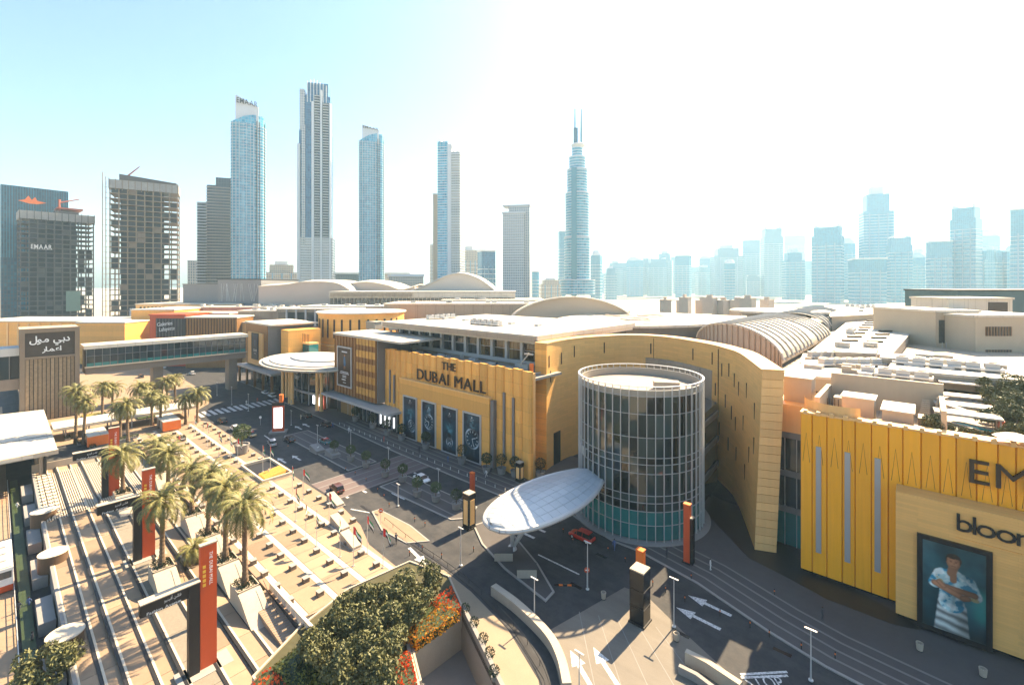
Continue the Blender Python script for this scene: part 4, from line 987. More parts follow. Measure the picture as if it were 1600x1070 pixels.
# perforated oval roof plate
pr = thing('perforated_roof', 'white roof plate full of oval openings behind the curved wall', 'roof', (0, 110, 24.6))
pc0 = G(1008, 497, 30.5)
def pel(u, v): return (pc0[0] + u * 44 * .62 - v * 30 * .6, pc0[1] + u * 44 * .62 + v * 34)
outline = [pel(math.cos(2 * math.pi * k / 40), math.sin(2 * math.pi * k / 40)) for k in range(40)]
MB().prism(outline, 29.6, 30.5).build('plate', M_roofw, pr)
MB().prism([(p[0] * .9 + pc0[0] * .1, p[1] * .9 + pc0[1] * .1) for p in outline], 24.7, 29.6).build('drum_wall', M_grey, pr)
for i in range(-4, 5):
    for j in range(-4, 5):
        u, v = i * .22 + (.11 if j % 2 else 0), j * .21
        if u * u + v * v < .8:
            cx, cy = pel(u, v); r = random.uniform(1.2, 2.2)
            MB().lathe([(r + .5, 30.5), (r + .5, 30.62), (r, 30.62), (r, 30.52), (0, 30.52)], 14, (cx, cy), cap=False, sy=.8).build('roof_opening', mat('opening_grey', (.3, .26, .22), .7, rnd=.25), pr)
for cx, cy in ((pel(-.3, .5)), pel(.1, .35), pel(-.1, -.2)):
    MB().lathe([(7, 30.55), (6.6, 30.9), (5.2, 30.9), (4.8, 30.55)], 24, (cx, cy), cap=False).build('ring_light', M_rooft, pr)
# big tan shell left of it
sh = thing('tan_shell_roof', 'broad tan shell roof below the stepped tower', 'roof', (0, 150, 24.6))
sa, sb_ = Vector(DEP(792, 225)), Vector(DEP(995, 225)); sc_ = (sa + sb_) / 2; sw = (sb_ - sa).length / 2
fwd = Vector((_fx, _fy)); rgt = Vector((_rx, _ry))
def shp(u, v): p = sc_ + rgt * (u * sw) + fwd * (v * 40); return (p.x, p.y, 25 + (HZ(463, 240) - 25) * max(0, 1 - u * u) ** .6 * (1 - .1 * v))
MB().shell([[shp(-1 + 2 * i / 24, v) for i in range(25)] for v in (0, .3, .7, 1)], .4).build('shell', mat('shell_tan', (.46, .37, .27), .7, var=.06, scale=.05), sh, smooth=True)
MB().grid([[shp(-1 + 2 * i / 24, .01) for i in range(25)], [(*shp(-1 + 2 * i / 24, .01)[:2], 24.6) for i in range(25)]]).build('front_wall', mat('shell_tan', (.46, .37, .27)), sh)
MB().path([shp(-1 + 2 * i / 24, -.01) for i in range(25)], .45, 5).build('edge_rib', M_roofw, sh)
# saucer roof pavilion
sx_, sy_ = DEP(1216, 235)
sp = thing('saucer_pavilion', 'saucer shaped roof pavilion with dark glazing behind the ribbed vault', 'building', (sx_, sy_, 24.6))
MB().lathe([(14, 24.6), (14, 29.5)], 32, (sx_, sy_), cap=False).build('glazing', M_glass, sp)
MB().lathe([(14, 29.2), (22, 31.2), (22, 32.2), (0, 33)], 40, (sx_, sy_), cap=False).build('saucer_roof', M_roofw, sp, smooth=True)
for k in range(16): a = 2 * math.pi * k / 16; MB().boxr(sx_ + 14.2 * math.cos(a), sy_ + 14.2 * math.sin(a), 27, .3, .3, 5, a).build('mullion', M_lgrey, sp)
# long roofs and service blocks on the right
def rblock(name, label, pts, z, zb, m_, roof=None, n_units=0, parent=None):
    q = quad_px(pts, z); c = (sum(p[0] for p in q) / len(q), sum(p[1] for p in q) / len(q))
    t = thing(name, label, 'building', (c[0], c[1], zb))
    MB().prism(q, zb, z - .5).build('wall', m_, t, uv=True)
    MB().prism([(c[0] + (p[0] - c[0]) * 1.02, c[1] + (p[1] - c[1]) * 1.02) for p in q], z - .5, z).build('roof', roof or M_roofw, t)
    for i in range(n_units):
        u, v = random.uniform(.15, .85), random.uniform(.15, .85)
        x_ = (q[0][0] * (1 - u) + q[1][0] * u) * (1 - v) + (q[3][0] * (1 - u) + q[2][0] * u) * v; y_ = (q[0][1] * (1 - u) + q[1][1] * u) * (1 - v) + (q[3][1] * (1 - u) + q[2][1] * u) * v
        s = random.uniform(.6, 1.6); MB().box(x_ - s, x_ + s, y_ - s * .7, y_ + s * .7, z, z + random.uniform(.5, 1.5)).build('roof_unit', random.choice((M_lgrey, M_roofw, M_conc)), t)
    return t, q
rblock('white_long_roof', 'long thin white roof on the horizon right of the saucer pavilion', ((1290, 478), (1480, 472), (1492, 484), (1300, 494)), 31, 24.6, M_conc, n_units=8)
t, q = rblock('louvre_roof', 'white roof with rows of slanted skylights left of the beige block', ((1330, 498), (1437, 503), (1392, 553), (1268, 548)), 28, 24.6, M_conc)
for i in range(8):
    for j in range(2):
        u = .35 + j * .33; v = .1 + i * .1
        x_ = (q[0][0] * (1 - u) + q[1][0] * u) * (1 - v) + (q[3][0] * (1 - u) + q[2][0] * u) * v; y_ = (q[0][1] * (1 - u) + q[1][1] * u) * (1 - v) + (q[3][1] * (1 - u) + q[2][1] * u) * v
        MB().boxr(x_, y_, 28.3, 4.2, 1.1, .6, R(42)).build('skylight', M_bronze, t)
rblock('plant_box', 'plain beige plant box between the vault and the louvre roof', ((1308, 538), (1372, 540), (1368, 552), (1306, 549)), 29.5, 24.6, M_conc, n_units=3)
rblock('vault_side_roof', 'white terrace roof at the foot of the ribbed vault', ((1255, 552), (1310, 555), (1305, 572), (1250, 566)), 27, 24.6, M_conc, n_units=4)
rblock('white_square_roof', 'large white square roof right of the curved wall end', ((1262, 562), (1432, 580), (1440, 600), (1228, 584)), 27.5, 24.6, M_conc, n_units=9)
rblock('white_wide_roof', 'wide white roof plate above the roof garden', ((1398, 560), (1592, 572), (1600, 594), (1388, 576)), 28.5, 25.6, M_conc, n_units=7)
rblock('white_upper_roof', 'narrow white roof strip behind the wide white roof plate', ((1378, 551), (1520, 560), (1528, 566), (1376, 558)), 29.5, 24.6, M_conc, n_units=4)
t, w, h = block('beige_terrace_block', 'beige block with sunken terrace at the right end of the roofs', 1462, 1530, 488, 150, 26, wall=mat('beige_wall', (.42, .34, .24), .75, var=.08, scale=.2, streak=.05))
MB().box(-w / 2 + 1, w / 2 - 1, -.1, .1, h - 10, h - 2.5).build('terrace_opening', M_dark, t)
for i in range(10): MB().box(-w / 2 + 1 + i * 1.3, -w / 2 + 1.12 + i * 1.3, -1.2, -1.1, h - 12, h - 9.6).build('terrace_post', M_lgrey, t)
MB().box(-w / 2, w / 2, -1.5, -.1, h - 14, h - 12.2).build('terrace_deck', M_conc, t)
t, w, h = block('beige_louvre_block', 'beige block with two brown louvre vents at the right picture edge', 1524, 1660, 496, 140, 30, wall=mat('beige_wall', (.42, .34, .24)))
for z_ in (h - 5.6, h - 12.6):
    MB().box(-w / 2 + 3, -w / 2 + 11, -.15, 0, z_, z_ + 2.8).build('louvre_vent', mat('vent_brown', (.2, .11, .05), .6), t)
    for i in range(9): MB().box(-w / 2 + 3.2 + i * .88, -w / 2 + 3.5 + i * .88, -.3, -.15, z_, z_ + 2.8).build('vent_blade', M_bronze, t)
t, w, h = block('teal_roof_box', 'dark teal screen box on the skyline at the right edge', 1498, 1680, 455, 190, 26, z0=24.6, wall=mat('teal_screen', (.03, .075, .085), .5), roof=M_dark)
t, w, h = block('white_plant_room', 'white plant room below the dark teal screen', 1482, 1582, 468, 170, 16, z0=24.6, wall=M_roofw)
MB().box(w * .12, w * .42, -.15, 0, h - 4.5, h - 1).build('louvre', M_bronze, t)
# scattered small rooftop plant far and wide
ru = 0
for i in range(46):
    px = random.uniform(560, 1480); dep = random.uniform(205, 330); x_, y_ = DEP(px, dep)
    s = random.uniform(1.5, 5); z = random.uniform(25.6, 29)
    a = thing('roof_cabin', 'small pale rooftop cabin among the mall roofs', 'cabin', (x_, y_, 24.6), random.uniform(0, 1), 'rooftop cabins', local=True)
    MB().box(-s, s, -s * .6, s * .6, 0, z - 24.6).build('wall', random.choice((M_conc, M_rooft, M_roofw)), a); MB().box(-s - .2, s + .2, -s * .6 - .2, s * .6 + .2, z - 24.6, z - 24.3).build('roof', M_roofw, a)
# service yard just behind the deep gold store
yd = thing('service_yard', 'sunlit beige service yard walls between the curved wall and the gold store', 'building', (78, 14, 23.6))
wl = mat('yard_wall', (.45, .36, .25), .75, var=.1, scale=.3, streak=.06)
for x0, x1, y0, y1, z1 in ((68.5, 69.2, 7, 20, 27), (69.2, 84, 19.4, 20, 29.2), (72, 76, 8, 12, 27.4), (77, 80.5, 7, 13.5, 26.4), (83.4, 84, 6.4, 19.4, 27.6), (70.2, 72.5, 14, 17, 26.0), (81, 83, 9, 12, 25.6), (63, 67.2, 13, 17, 28.6)):
    MB().box(x0, x1, y0, y1, 23.6, z1).build('yard_wall', wl, yd)
MB().box(76.8, 80.7, 6.8, 13.7, 26.4, 26.6).build('unit_roof', M_roofw, yd); MB().box(71.8, 76.2, 7.8, 12.2, 27.4, 27.6).build('unit_roof', M_roofw, yd); MB().box(62.8, 67.4, 12.8, 17.2, 28.6, 28.8).build('unit_roof', M_roofw, yd)
MB().lathe([(5.2, 23.6), (5.2, 26.6)], 16, (72, 9.5), a0=R(180), a1=R(300), cap=False).build('curved_screen', M_goldp, yd)
for i in range(8): MB().box(69.5 + i * .5, 69.6 + i * .5, 12.6, 12.7, 23.6, 26.0).build('rail_post', M_bronze, yd)
for i in range(12): MB().box(80.9 + .05 * i, 82.4, 14 + i * .35, 14.3 + i * .35, 23.6, 23.9 + i * .25).build('stair_tread', wl, yd)

# ducts, chillers and walkways on the near roofs
def roof_kit(px, py, z, label, n, seed):
    r = random.Random(seed); x, y = G(px, py, z); t = thing('chiller_row', label, 'roof plant', (x, y, z), R(r.choice((0, 42, 90))), 'chiller rows', local=True)
    for i in range(n):
        MB().box(i * 2.6 - n * 1.3, i * 2.6 - n * 1.3 + 2.0, -1.0, 1.0, .25, 1.7).build('chiller', M_lgrey, t); MB().lathe([(.7, 1.7), (.7, 1.85), (0, 1.8)], 12, (i * 2.6 - n * 1.3 + 1.0, 0), cap=False).build('fan', M_dark, t)
    MB().box(-n * 1.3 - .6, n * 1.3, -1.6, -1.25, .4, .75).build('duct', M_silver, t); MB().box(-n * 1.3, n * 1.3, -.9, .9, 0, .25).build('skid', M_concg, t)
    MB().path([(-n * 1.3, 1.6, .4), (n * 1.3, 1.6, .4), (n * 1.3, 3.2, .4)], .12, 6).build('pipe', M_lgrey, t)
kits = [(1330, 572, 27.5, 'chiller row on the large white square roof', 5), (1400, 590, 27.5, 'chiller row at the front of the large white square roof', 4), (1480, 575, 28.5, 'chiller row on the wide white roof plate', 6), (1345, 480, 31, 'chiller row on the long white roof far right', 6), (760, 508, 32.2, 'chiller row on the clerestory roof, right one', 5), (690, 498, 32.2, 'chiller row on the clerestory roof, left one', 5), (1330, 520, 28, 'chiller row on the skylight roof', 4), (1290, 560, 27, 'chiller row at the foot of the barrel vault', 3)]
for i, (a, b, z, lab, n) in enumerate(kits): roof_kit(a, b, z, lab, n, i)

# ------------------------------------------------------------------ towers
def mat_facade(name, c1, c2, frame, w, h, mort=.12, rough=.25, spec=.6, var=.1):
    """far glazing: panes of two tints in a frame grid, in metres along and up the wall"""
    if name in MATS: return MATS[name]
    m = bpy.data.materials.new(name); m.use_nodes = True; n = m.node_tree.nodes; L = m.node_tree.links; p = n['Principled BSDF']
    p.inputs['Roughness'].default_value = rough; p.inputs['Specular IOR Level'].default_value = spec
    uv = n.new('ShaderNodeUVMap'); b = n.new('ShaderNodeTexBrick'); b.offset = 0
    b.inputs['Scale'].default_value = 1; b.inputs['Brick Width'].default_value = w; b.inputs['Row Height'].default_value = h
    b.inputs['Mortar Size'].default_value = mort; b.inputs['Mortar Smooth'].default_value = .1; b.inputs['Bias'].default_value = 0
    b.inputs['Color1'].default_value = (*c1, 1); b.inputs['Color2'].default_value = (*c2, 1); b.inputs['Mortar'].default_value = (*frame, 1)
    L.new(uv.outputs[0], b.inputs['Vector']); L.new(b.outputs['Color'], p.inputs['Base Color'])
    MATS[name] = m; return m
F_cyan = mat_facade('facade_cyan', (.01, .2, .34), (.11, .44, .58), (.36, .45, .5), 3.2, 3.6, .16)
F_blue = mat_facade('facade_blue', (.012, .075, .17), (.03, .16, .3), (.16, .24, .32), 2.4, 3.5, .12)
F_white = mat_facade('facade_white', (.12, .17, .2), (.2, .26, .3), (.55, .52, .48), 2.6, 3.5, .55)
F_beige = mat_facade('facade_beige', (.1, .12, .14), (.16, .18, .2), (.46, .38, .3), 3.2, 3.5, .8)
F_dark = mat_facade('facade_dark', (.015, .025, .035), (.03, .05, .065), (.09, .09, .09), 2.8, 3.6, .3)
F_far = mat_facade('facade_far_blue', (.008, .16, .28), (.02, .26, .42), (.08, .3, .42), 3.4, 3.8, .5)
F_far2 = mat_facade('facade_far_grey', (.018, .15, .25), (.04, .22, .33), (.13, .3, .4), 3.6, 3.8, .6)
F_panel = mat_facade('facade_panel', (.35, .42, .45), (.5, .55, .56), (.12, .16, .18), 1.6, 6, .15)
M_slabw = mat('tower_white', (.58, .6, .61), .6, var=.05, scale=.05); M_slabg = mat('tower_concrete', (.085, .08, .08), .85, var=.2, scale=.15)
M_core = mat('tower_core', (.035, .035, .04), .8)

BEAR = [1.0]
def tower(name, label, pxc, dep, rot=0., z=0.):
    x, y = DEP(pxc, dep)
    b_ = math.atan((800 - pxc) / FOC); BEAR[0] = math.cos(b_)
    return thing(name, label, 'tower', (x, y, z), YAW + b_ + rot, local=True)
def px2m(dpx, dep): return dpx / FOC * dep * BEAR[0]
def slabs(t, x0, x1, y0, y1, z0, z1, st=3.6, th=.5, over=.4, m_=None, name='floor_bands'):
    mb = MB(); z = z0
    while z < z1: mb.box(x0 - over, x1 + over, y0 - over, y1 + over, z, z + th); z += st
    return tag(mb.build(name, m_ or M_slabw, t), kind='stuff')

# --- two unfinished concrete towers on the far left
def unfinished(name, label, px0, px1, pyt, dep, nfl, ncol, rot, deep=26, crown=True, con=None):
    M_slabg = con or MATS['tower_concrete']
    t = tower(name, label, (px0 + px1) / 2, dep, rot); w = px2m(px1 - px0, dep); h = HZ(pyt, dep); st = h / nfl
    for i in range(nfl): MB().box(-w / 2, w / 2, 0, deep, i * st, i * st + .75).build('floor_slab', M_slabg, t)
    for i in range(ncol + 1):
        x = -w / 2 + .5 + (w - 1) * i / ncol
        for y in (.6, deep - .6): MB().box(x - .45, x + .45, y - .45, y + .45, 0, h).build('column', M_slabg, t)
    MB().box(-w * .36, w * .26, deep * .3, deep * .8, 0, h + 2).build('core', M_core, t)
    for i in range(nfl):
        for j in range(ncol):
            if random.random() < .42:
                x = -w / 2 + .5 + (w - 1) * j / ncol
                MB().box(x + .6, x + (w - 1) / ncol - .6, 2.2, 2.5, i * st + .8, (i + 1) * st - .1).build('infill_wall', random.choice((M_core, M_core, M_dark, M_core, M_slabg)), t)
    MB().box(-w / 2 - .5, w / 2 + .5, -.5, deep + .5, h - .1, h + st * 1.6).build('safety_screen', mat('screen_grey', (.27, .27, .26), .8, var=.3, scale=.15, streak=.2), t)
    for i in range(12): x = -w / 2 + w * i / 11; MB().box(x - .2, x + .2, -.9, -.5, h - 2, h + st * 1.8).build('screen_post', M_slabg, t)
    return t, w, h, st
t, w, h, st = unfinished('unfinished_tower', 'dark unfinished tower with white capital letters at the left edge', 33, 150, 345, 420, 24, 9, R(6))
s_ = MB().box(-w * .33, -w * .08, -.6, -.5, h * .74, h * .74 + .2).build('sign_rail', M_white, t)
lettering('EMAAR', M_white, s_, (-w * .36, -.7, h * .745), (1, 0, 0), (0, 0, 1), width=w * .27, size=5.6, depth=.3, bold=.01)
MB().box(-w * .05, w * .28, .2, 26, h + 6, h + 9).build('roof_deck', M_slabg, t); MB().box(-w * .02, w * .34, .4, 20, h + 11, h + 12.5).build('roof_deck', mat('rust_red', (.3, .09, .06), .7), t)
MB().tube((w * .02, 4, h + 5), (w * .02, 4, h + 20), .9, .9, 4).tube((w * .02, 4, h + 17), (w * .3, 4, h + 22), .7, .4, 4).build('crane_mast', mat('rust_red', (.3, .09, .06)), t)
MB().box(w * .1, w * .3, -.3, 0, h * .2, h * .38).build('hanging_net', mat('net_green', (.12, .2, .18), .8), t)
t, w, h, st = unfinished('unfinished_slab_tower', 'brown unfinished slab tower with crane jib on its roof', 172, 280, 298, 440, 27, 8, R(-6), con=mat('brown_concrete', (.21, .155, .11), .85, var=.2, scale=.15))
MB().box(-w * .42, w * .4, -.8, -.5, st * 4.2, st * 4.4).build('guard_net', M_slabg, t)
MB().box(-w * .22, w * .22, -.7, -.45, st * .8, st * 4.6).build('glazed_mockup', F_panel, t, uv=True)
MB().box(w * .24, w * .49, -.7, -.45, st * .5, st * 4.2).build('glass_mockup', F_blue, t, uv=True)
MB().prism([(-w * .36, -1), (w * .48, -1), (w * .5, 14), (-w * .36, 14)], h + st * 1.6, [h + st * 2.7, h + st * 1.9, h + st * 1.9, h + st * 2.7]).build('sloped_crown', M_slabg, t)
MB().tube((-w * .25, 3, h + st * 2.6), (-w * .08, 3, h + st * 4.6), .8, .4, 5).build('crane_jib', mat('rust_red', (.3, .09, .06)), t)
hoist = MB().box(-w / 2 - 5, -w / 2 - 4.4, -.5, .1, 0, h + 14).box(-w / 2 - 2.6, -w / 2 - 2, -.5, .1, 0, h + 10)
for i in range(28): hoist.box(-w / 2 - 5, -w / 2, -.4, 0, i * st, i * st + .35)
hoist.build('hoist_mast', mat('hoist_tan', (.33, .26, .19), .7), t)
t = tower('blue_office_tower', 'blue glass office block with orange emblem behind the unfinished tower', 56, 470, R(5)); w = px2m(106, 470); h = HZ(294, 470)
MB().box(-w / 2, w / 2, 0, 30, 0, h).build('glass_body', mat_facade('facade_navy', (.008, .04, .07), (.015, .09, .14), (.04, .06, .08), 2.2, 3.6, .3), t, uv=True)
for i in range(26): MB().box(-w / 2 + w * i / 26, -w / 2 + .5 + w * i / 26, -.5, 0, h * .5, h).build('fin', M_blueg, t)
MB().face([(-w * .26, -.6, h * .90), (-w * .1, -.6, h * .885), (w * .02, -.6, h * .885), (w * .16, -.6, h * .9), (w * .02, -.6, h * .91), (-w * .01, -.6, h * .935), (-w * .06, -.6, h * .912), (-w * .11, -.6, h * .94), (-w * .16, -.6, h * .912)]).build('orange_emblem', M_orange, t)

# --- balcony tower pair
t = tower('banded_tower', 'dark tower with pale balcony bands beside the first glass tower', 345, 560, R(-12)); w = px2m(44, 560); h = HZ(290, 560)
MB().box(-w / 2, w / 2, 0, 28, 0, h).build('glass_body', F_dark, t, uv=True); slabs(t, -w / 2, w / 2, 0, 28, 4, h, 3.6, 1.0, 1.0, mat('tan_band', (.36, .31, .27), .7))
MB().box(-w * .2, w / 2, 2, 22, h, h + 10).build('crown', F_dark, t, uv=True)
t = tower('stepped_banded_tower', 'lower dark tower with pale balcony bands, left of its taller twin', 320, 565, R(-12)); w = px2m(24, 565); h = HZ(316, 565)
MB().box(-w / 2, w / 2, 0, 24, 0, h).build('glass_body', F_dark, t, uv=True); slabs(t, -w / 2, w / 2, 0, 24, 4, h, 3.6, 1.0, 1.0, M_slabw)
t = tower('white_checker_block', 'small white block with square windows left of the banded towers', 301, 600); w = px2m(16, 600); h = HZ(408, 600)
MB().box(-w / 2, w / 2, 0, 14, 0, h).build('wall', F_white, t, uv=True); MB().box(-w / 2 - .4, w / 2 + .4, -.4, 14.4, h, h + 1).build('roof', M_slabw, t)

# --- glass towers with sail crown
def sail(name, label, px0, px1, pyb, pyc, dep, rot):
    t = tower(name, label, (px0 + px1) / 2, dep, rot); w = px2m(px1 - px0, dep); h = HZ(pyb, dep); hc = HZ(pyc, dep); d = w * .62
    pl = [(-w / 2, d * .25), (-w * .47, 0), (-w * .1, -d * .08), (w * .2, 0), (w * .42, d * .2), (w / 2, d * .5), (w / 2, d), (-w / 2, d)]
    hs = [h * .955, h * .955, h * .985, h, h, h * .99, h * .99, h * .955]
    MB().prism(pl, 0, hs).build('glass_body', F_cyan, t, uv=True)
    mb = MB(); z = 5
    while z < h * .95:
        mb.prism([(x * 1.02, y - .5 if y < d else y) for x, y in pl], z, z + .5); z += 3.6
    tag(mb.build('floor_bands', M_slabw, t), kind='stuff')
    for k in range(7):
        x = -w * .44 + w * k * .1
        MB().box(x, x + w * .012, -d * .1, d * .02, 0, h * .955).build('vertical_fin', M_slabw, t)
    for k in range(4): MB().box(w * .25 + k * w * .07, w * .27 + k * w * .07, -d * .03 + k * d * .12, d * .1 + k * d * .12, 0, h * .97).build('balcony_fin', M_slabg, t)
    MB().prism([(-w * .36, d * .1), (w * .3, d * .02), (w * .3, d * .08), (-w * .36, d * .18)], h * .94, [hc, hc - (hc - h) * .55, hc - (hc - h) * .55, hc]).build('sail_crown', M_slabw, t)
    r_ = MB().box(-w * .3, -w * .28, d * .05, d * .07, hc - (hc - h) * .5, hc - (hc - h) * .45).build('sign_rail', M_slabw, t)
    lettering('EMAAR', M_bronze, r_, (-w * .32, -d * .02, hc - (hc - h) * .45), (1, 0, -.12), (0, 0, 1), width=w * .6, size=(hc - h) * .42, depth=.3, bold=.006)
    return t
sail('glass_sail_tower', 'tall cyan glass tower with white sail crown, nearest of the lettered pair', 360, 415, 178, 150, 560, R(-4))
sail('far_glass_sail_tower', 'slimmer cyan glass tower with white sail crown, farther of the lettered pair', 560, 600, 208, 195, 700, R(-4))

# --- the tallest stepped tower
t = tower('tallest_tower', 'tallest blue glass tower with stepped top and white piers', 492, 640, R(-8)); W = px2m(56, 640); H_ = HZ(121, 640); d = W * .75
def V(x0, x1, y0, y1, z0, z1, m_, nm='shaft'): return MB().box(x0 * W, x1 * W, y0 * d, y1 * d, z0 * H_, z1 * H_).build(nm, m_, t, uv=True)
V(-.5, .5, .06, 1, 0, .33, F_white, 'podium_shaft'); V(-.46, .44, .12, .95, 0, .78, F_blue); V(-.36, .42, .16, .9, .7, .93, F_blue); V(-.22, .36, .2, .85, .9, .985, F_blue, 'crown')
for x0, x1, z1, y0 in ((-.5, -.42, .72, 0), (-.1, -.03, .9, .02), (.15, .2, .95, .0), (.4, .45, .9, .04)): V(x0, x1, y0, .3, 0, z1, M_slabw, 'white_pier')
V(-.38, -.28, .03, .3, .3, .8, F_white, 'bay')
for x0, x1, z0, z1 in ((-.02, .13, .28, .93), (.22, .38, .28, .9)):
    V(x0, x1, .08, .3, z0, z1, F_dark, 'balcony_bay')
    mb = MB(); z = z0 * H_
    while z < z1 * H_: mb.box(x0 * W, x1 * W, .02 * d, .1 * d, z, z + .6); z += 3.7
    tag(mb.build('balcony_bands', M_slabw, t), kind='stuff')
slabs(t, -.5 * W, .5 * W, .06 * d, d, 6, .33 * H_, 3.7, .9, .5)
for k in range(7): V(-.24 + k * .09, -.22 + k * .09, .14, .2, .9, 1.0 - .006 * abs(k - 2), M_slabw, 'crown_fin')
V(-.44, -.3, .1, .6, .78, .95, F_white, 'shoulder')
V(.3, .56, -.02, .4, 0, .1, F_cyan, 'glass_annex')

# --- slim tower with fins and tan neighbour
t = tower('finned_tower', 'slim pale tower with finned crown and balcony side', 701, 680, R(-14)); W = px2m(36, 680); H_ = HZ(221, 680); d = W
V(-.5, -.05, 0, 1, 0, 1, F_cyan); V(-.05, .12, -.03, 1, 0, .985, M_slabw, 'white_pier'); V(.12, .5, 0, 1, 0, .94, F_white, 'balcony_bay')
mb = MB(); z = 5
while z < .93 * H_: mb.box(.13 * W, .53 * W, -.06 * d, d, z, z + 1.1); z += 3.8
tag(mb.build('balcony_bands', M_slabw, t), kind='stuff'); slabs(t, -.5 * W, -.08 * W, 0, d, 5, .97 * H_, 3.8, .8, .25)
for k in range(5): V(-.4 + k * .17, -.36 + k * .17, 0, .8, .96, 1.02 - k * .012, M_slabw, 'crown_fin')
t = tower('tan_slim_tower', 'plain tan slim tower hidden behind the finned tower', 683, 720); W = px2m(13, 720); H_ = HZ(304, 720); d = 20; V(-.5, .5, 0, 1, 0, 1, mat('tan_tower', (.5, .36, .25), .8)); V(-.55, .55, -.02, 1.02, 1, 1.01, M_slabw, 'roof')
t = tower('grid_tower', 'pale grid fronted tower left of the stepped spire tower', 806, 640, R(-10)); W = px2m(42, 640); H_ = HZ(321, 640); d = W * .7
V(-.5, .3, 0, 1, 0, .93, F_white); V(-.3, .5, .2, 1.1, 0, 1, F_white, 'rear_shaft'); V(-.54, .34, -.04, 1, .93, .945, M_slabw, 'roof'); slabs(t, -.5 * W, .3 * W, 0, d, 5, .92 * H_, 3.6, .8, .3)
V(-.54, .52, .16, 1.14, 1, 1.012, M_slabw, 'upper_roof')

# --- stepped tower with twin spires
t = tower('spire_tower', 'white stepped balcony tower with twin spires at the centre', 902, 655); W = px2m(46, 655); d = W
tiers = ((461, 438, .6, .5), (438, 370, .45, .4), (370, 300, .42, .38), (300, 262, .36, .32), (262, 242, .29, .27), (242, 226, .19, .18))
for py0, py1, a, b in tiers:
    z0, z1 = max(0, HZ(py0, 655)), HZ(py1, 655)
    MB().lathe([(.96, z0), (.96, z1)], 28, (0, d * .4), sx=a * W, sy=b * W).build('glass_tier', F_cyan, t, uv=True)
    mb = MB(); z = z0 + 1.5
    while z < z1: mb.lathe([(.9, z), (1.03, z), (1.03, z + 1.2), (.9, z + 1.2)], 28, (0, d * .4), sx=a * W, sy=b * W, cap=False); z += 3.9
    tag(mb.build('balcony_rings', mat('pale_cyan', (.44, .57, .62), .5), t), kind='stuff')
    MB().lathe([(1.03, z1), (1.03, z1 + 1.2), (0, z1 + 1.3)], 28, (0, d * .4), sx=a * W, sy=b * W).build('tier_roof', M_slabw, t)
MB().box(-.2 * W, -.02 * W, -.06 * W, .3 * W, 0, HZ(262, 655)).build('glass_spine', M_cyang, t)
MB().lathe([(.18, HZ(226, 655)), (.25, HZ(223, 655)), (.25, HZ(221, 655)), (.16, HZ(219, 655))], 24, (.03 * W, d * .4), sx=W, sy=W).build('crown_ring', M_slabw, t)
MB().box(-.13 * W, .02 * W, d * .3, d * .5, HZ(222, 655), HZ(195, 655)).build('spire_base', M_blueg, t)
for x, py in ((-.08, 163), (.14, 164)): MB().tube((x * W, d * .4, HZ(222, 655)), (x * W, d * .4, HZ(py, 655)), 1.8, .8, 6).build('spire', mat('spire_teal', (.1, .27, .34), .5), t)

# --- hazy towers and blocks further back: (left, right, top row, distance, crown kind)
def far_tower(name, label, px0, px1, pyt, dep, m_, crown, rot=None, group=None):
    rot = random.uniform(-.35, .35) if rot is None else rot
    t = tower(name, label, (px0 + px1) / 2, dep, rot); w = px2m(px1 - px0, dep) * (1.0 if px0 < 950 else 1.18); h = HZ(pyt, dep); d = w * random.uniform(.7, 1)
    if group: t['group'] = group
    if crown == 'step':
        MB().box(-w / 2, w / 2, 0, d, 0, h * .78).build('shaft', m_, t, uv=True); MB().box(-w * .38, w * .38, d * .1, d * .9, h * .78, h * .93).build('upper_shaft', m_, t, uv=True)
        MB().box(-w * .2, w * .2, d * .25, d * .75, h * .93, h).build('crown', M_slabw, t)
    elif crown == 'round':
        MB().box(-w / 2, w / 2, 0, d, 0, h * .9).build('shaft', m_, t, uv=True)
        MB().lathe([(.5 * w, h * .9), (.46 * w, h * .95), (.3 * w, h), (0, h)], 16, (0, d / 2), sy=d / w).build('crown', M_slabw, t)
    elif crown == 'slab':
        MB().box(-w / 2, w / 2, 0, d, 0, h).build('shaft', m_, t, uv=True); MB().box(-w * .53, w * .53, -1, d + 1, h, h + 3).build('roof', M_slabw, t)
    else:
        MB().box(-w / 2, w / 2, 0, d, 0, h * .86).build('shaft', m_, t, uv=True); MB().box(-w * .44, w * .44, d * .05, d * .95, h * .86, h * .97).build('upper_shaft', m_, t, uv=True)
        MB().box(-w * .44, -w * .36, d * .05, d * .95, h * .97, h).box(w * .36, w * .44, d * .05, d * .95, h * .97, h).build('crown', M_slabw, t)
    for k in (-1, 0, 1): MB().box(k * w * .3 - w * .02, k * w * .3 + w * .02, -.8, 0, 0, h * .76).build('pier', mat('pier_bluegrey', (.17, .31, .42), .5), t)
    mb = MB(); z = 8
    while z < h * .76: mb.box(-w / 2 - .4, w / 2 + .4, -.5, d + .4, z, z + .8); z += 3.9 * 2
    tag(mb.build('floor_bands', M_slabw, t), kind='stuff')
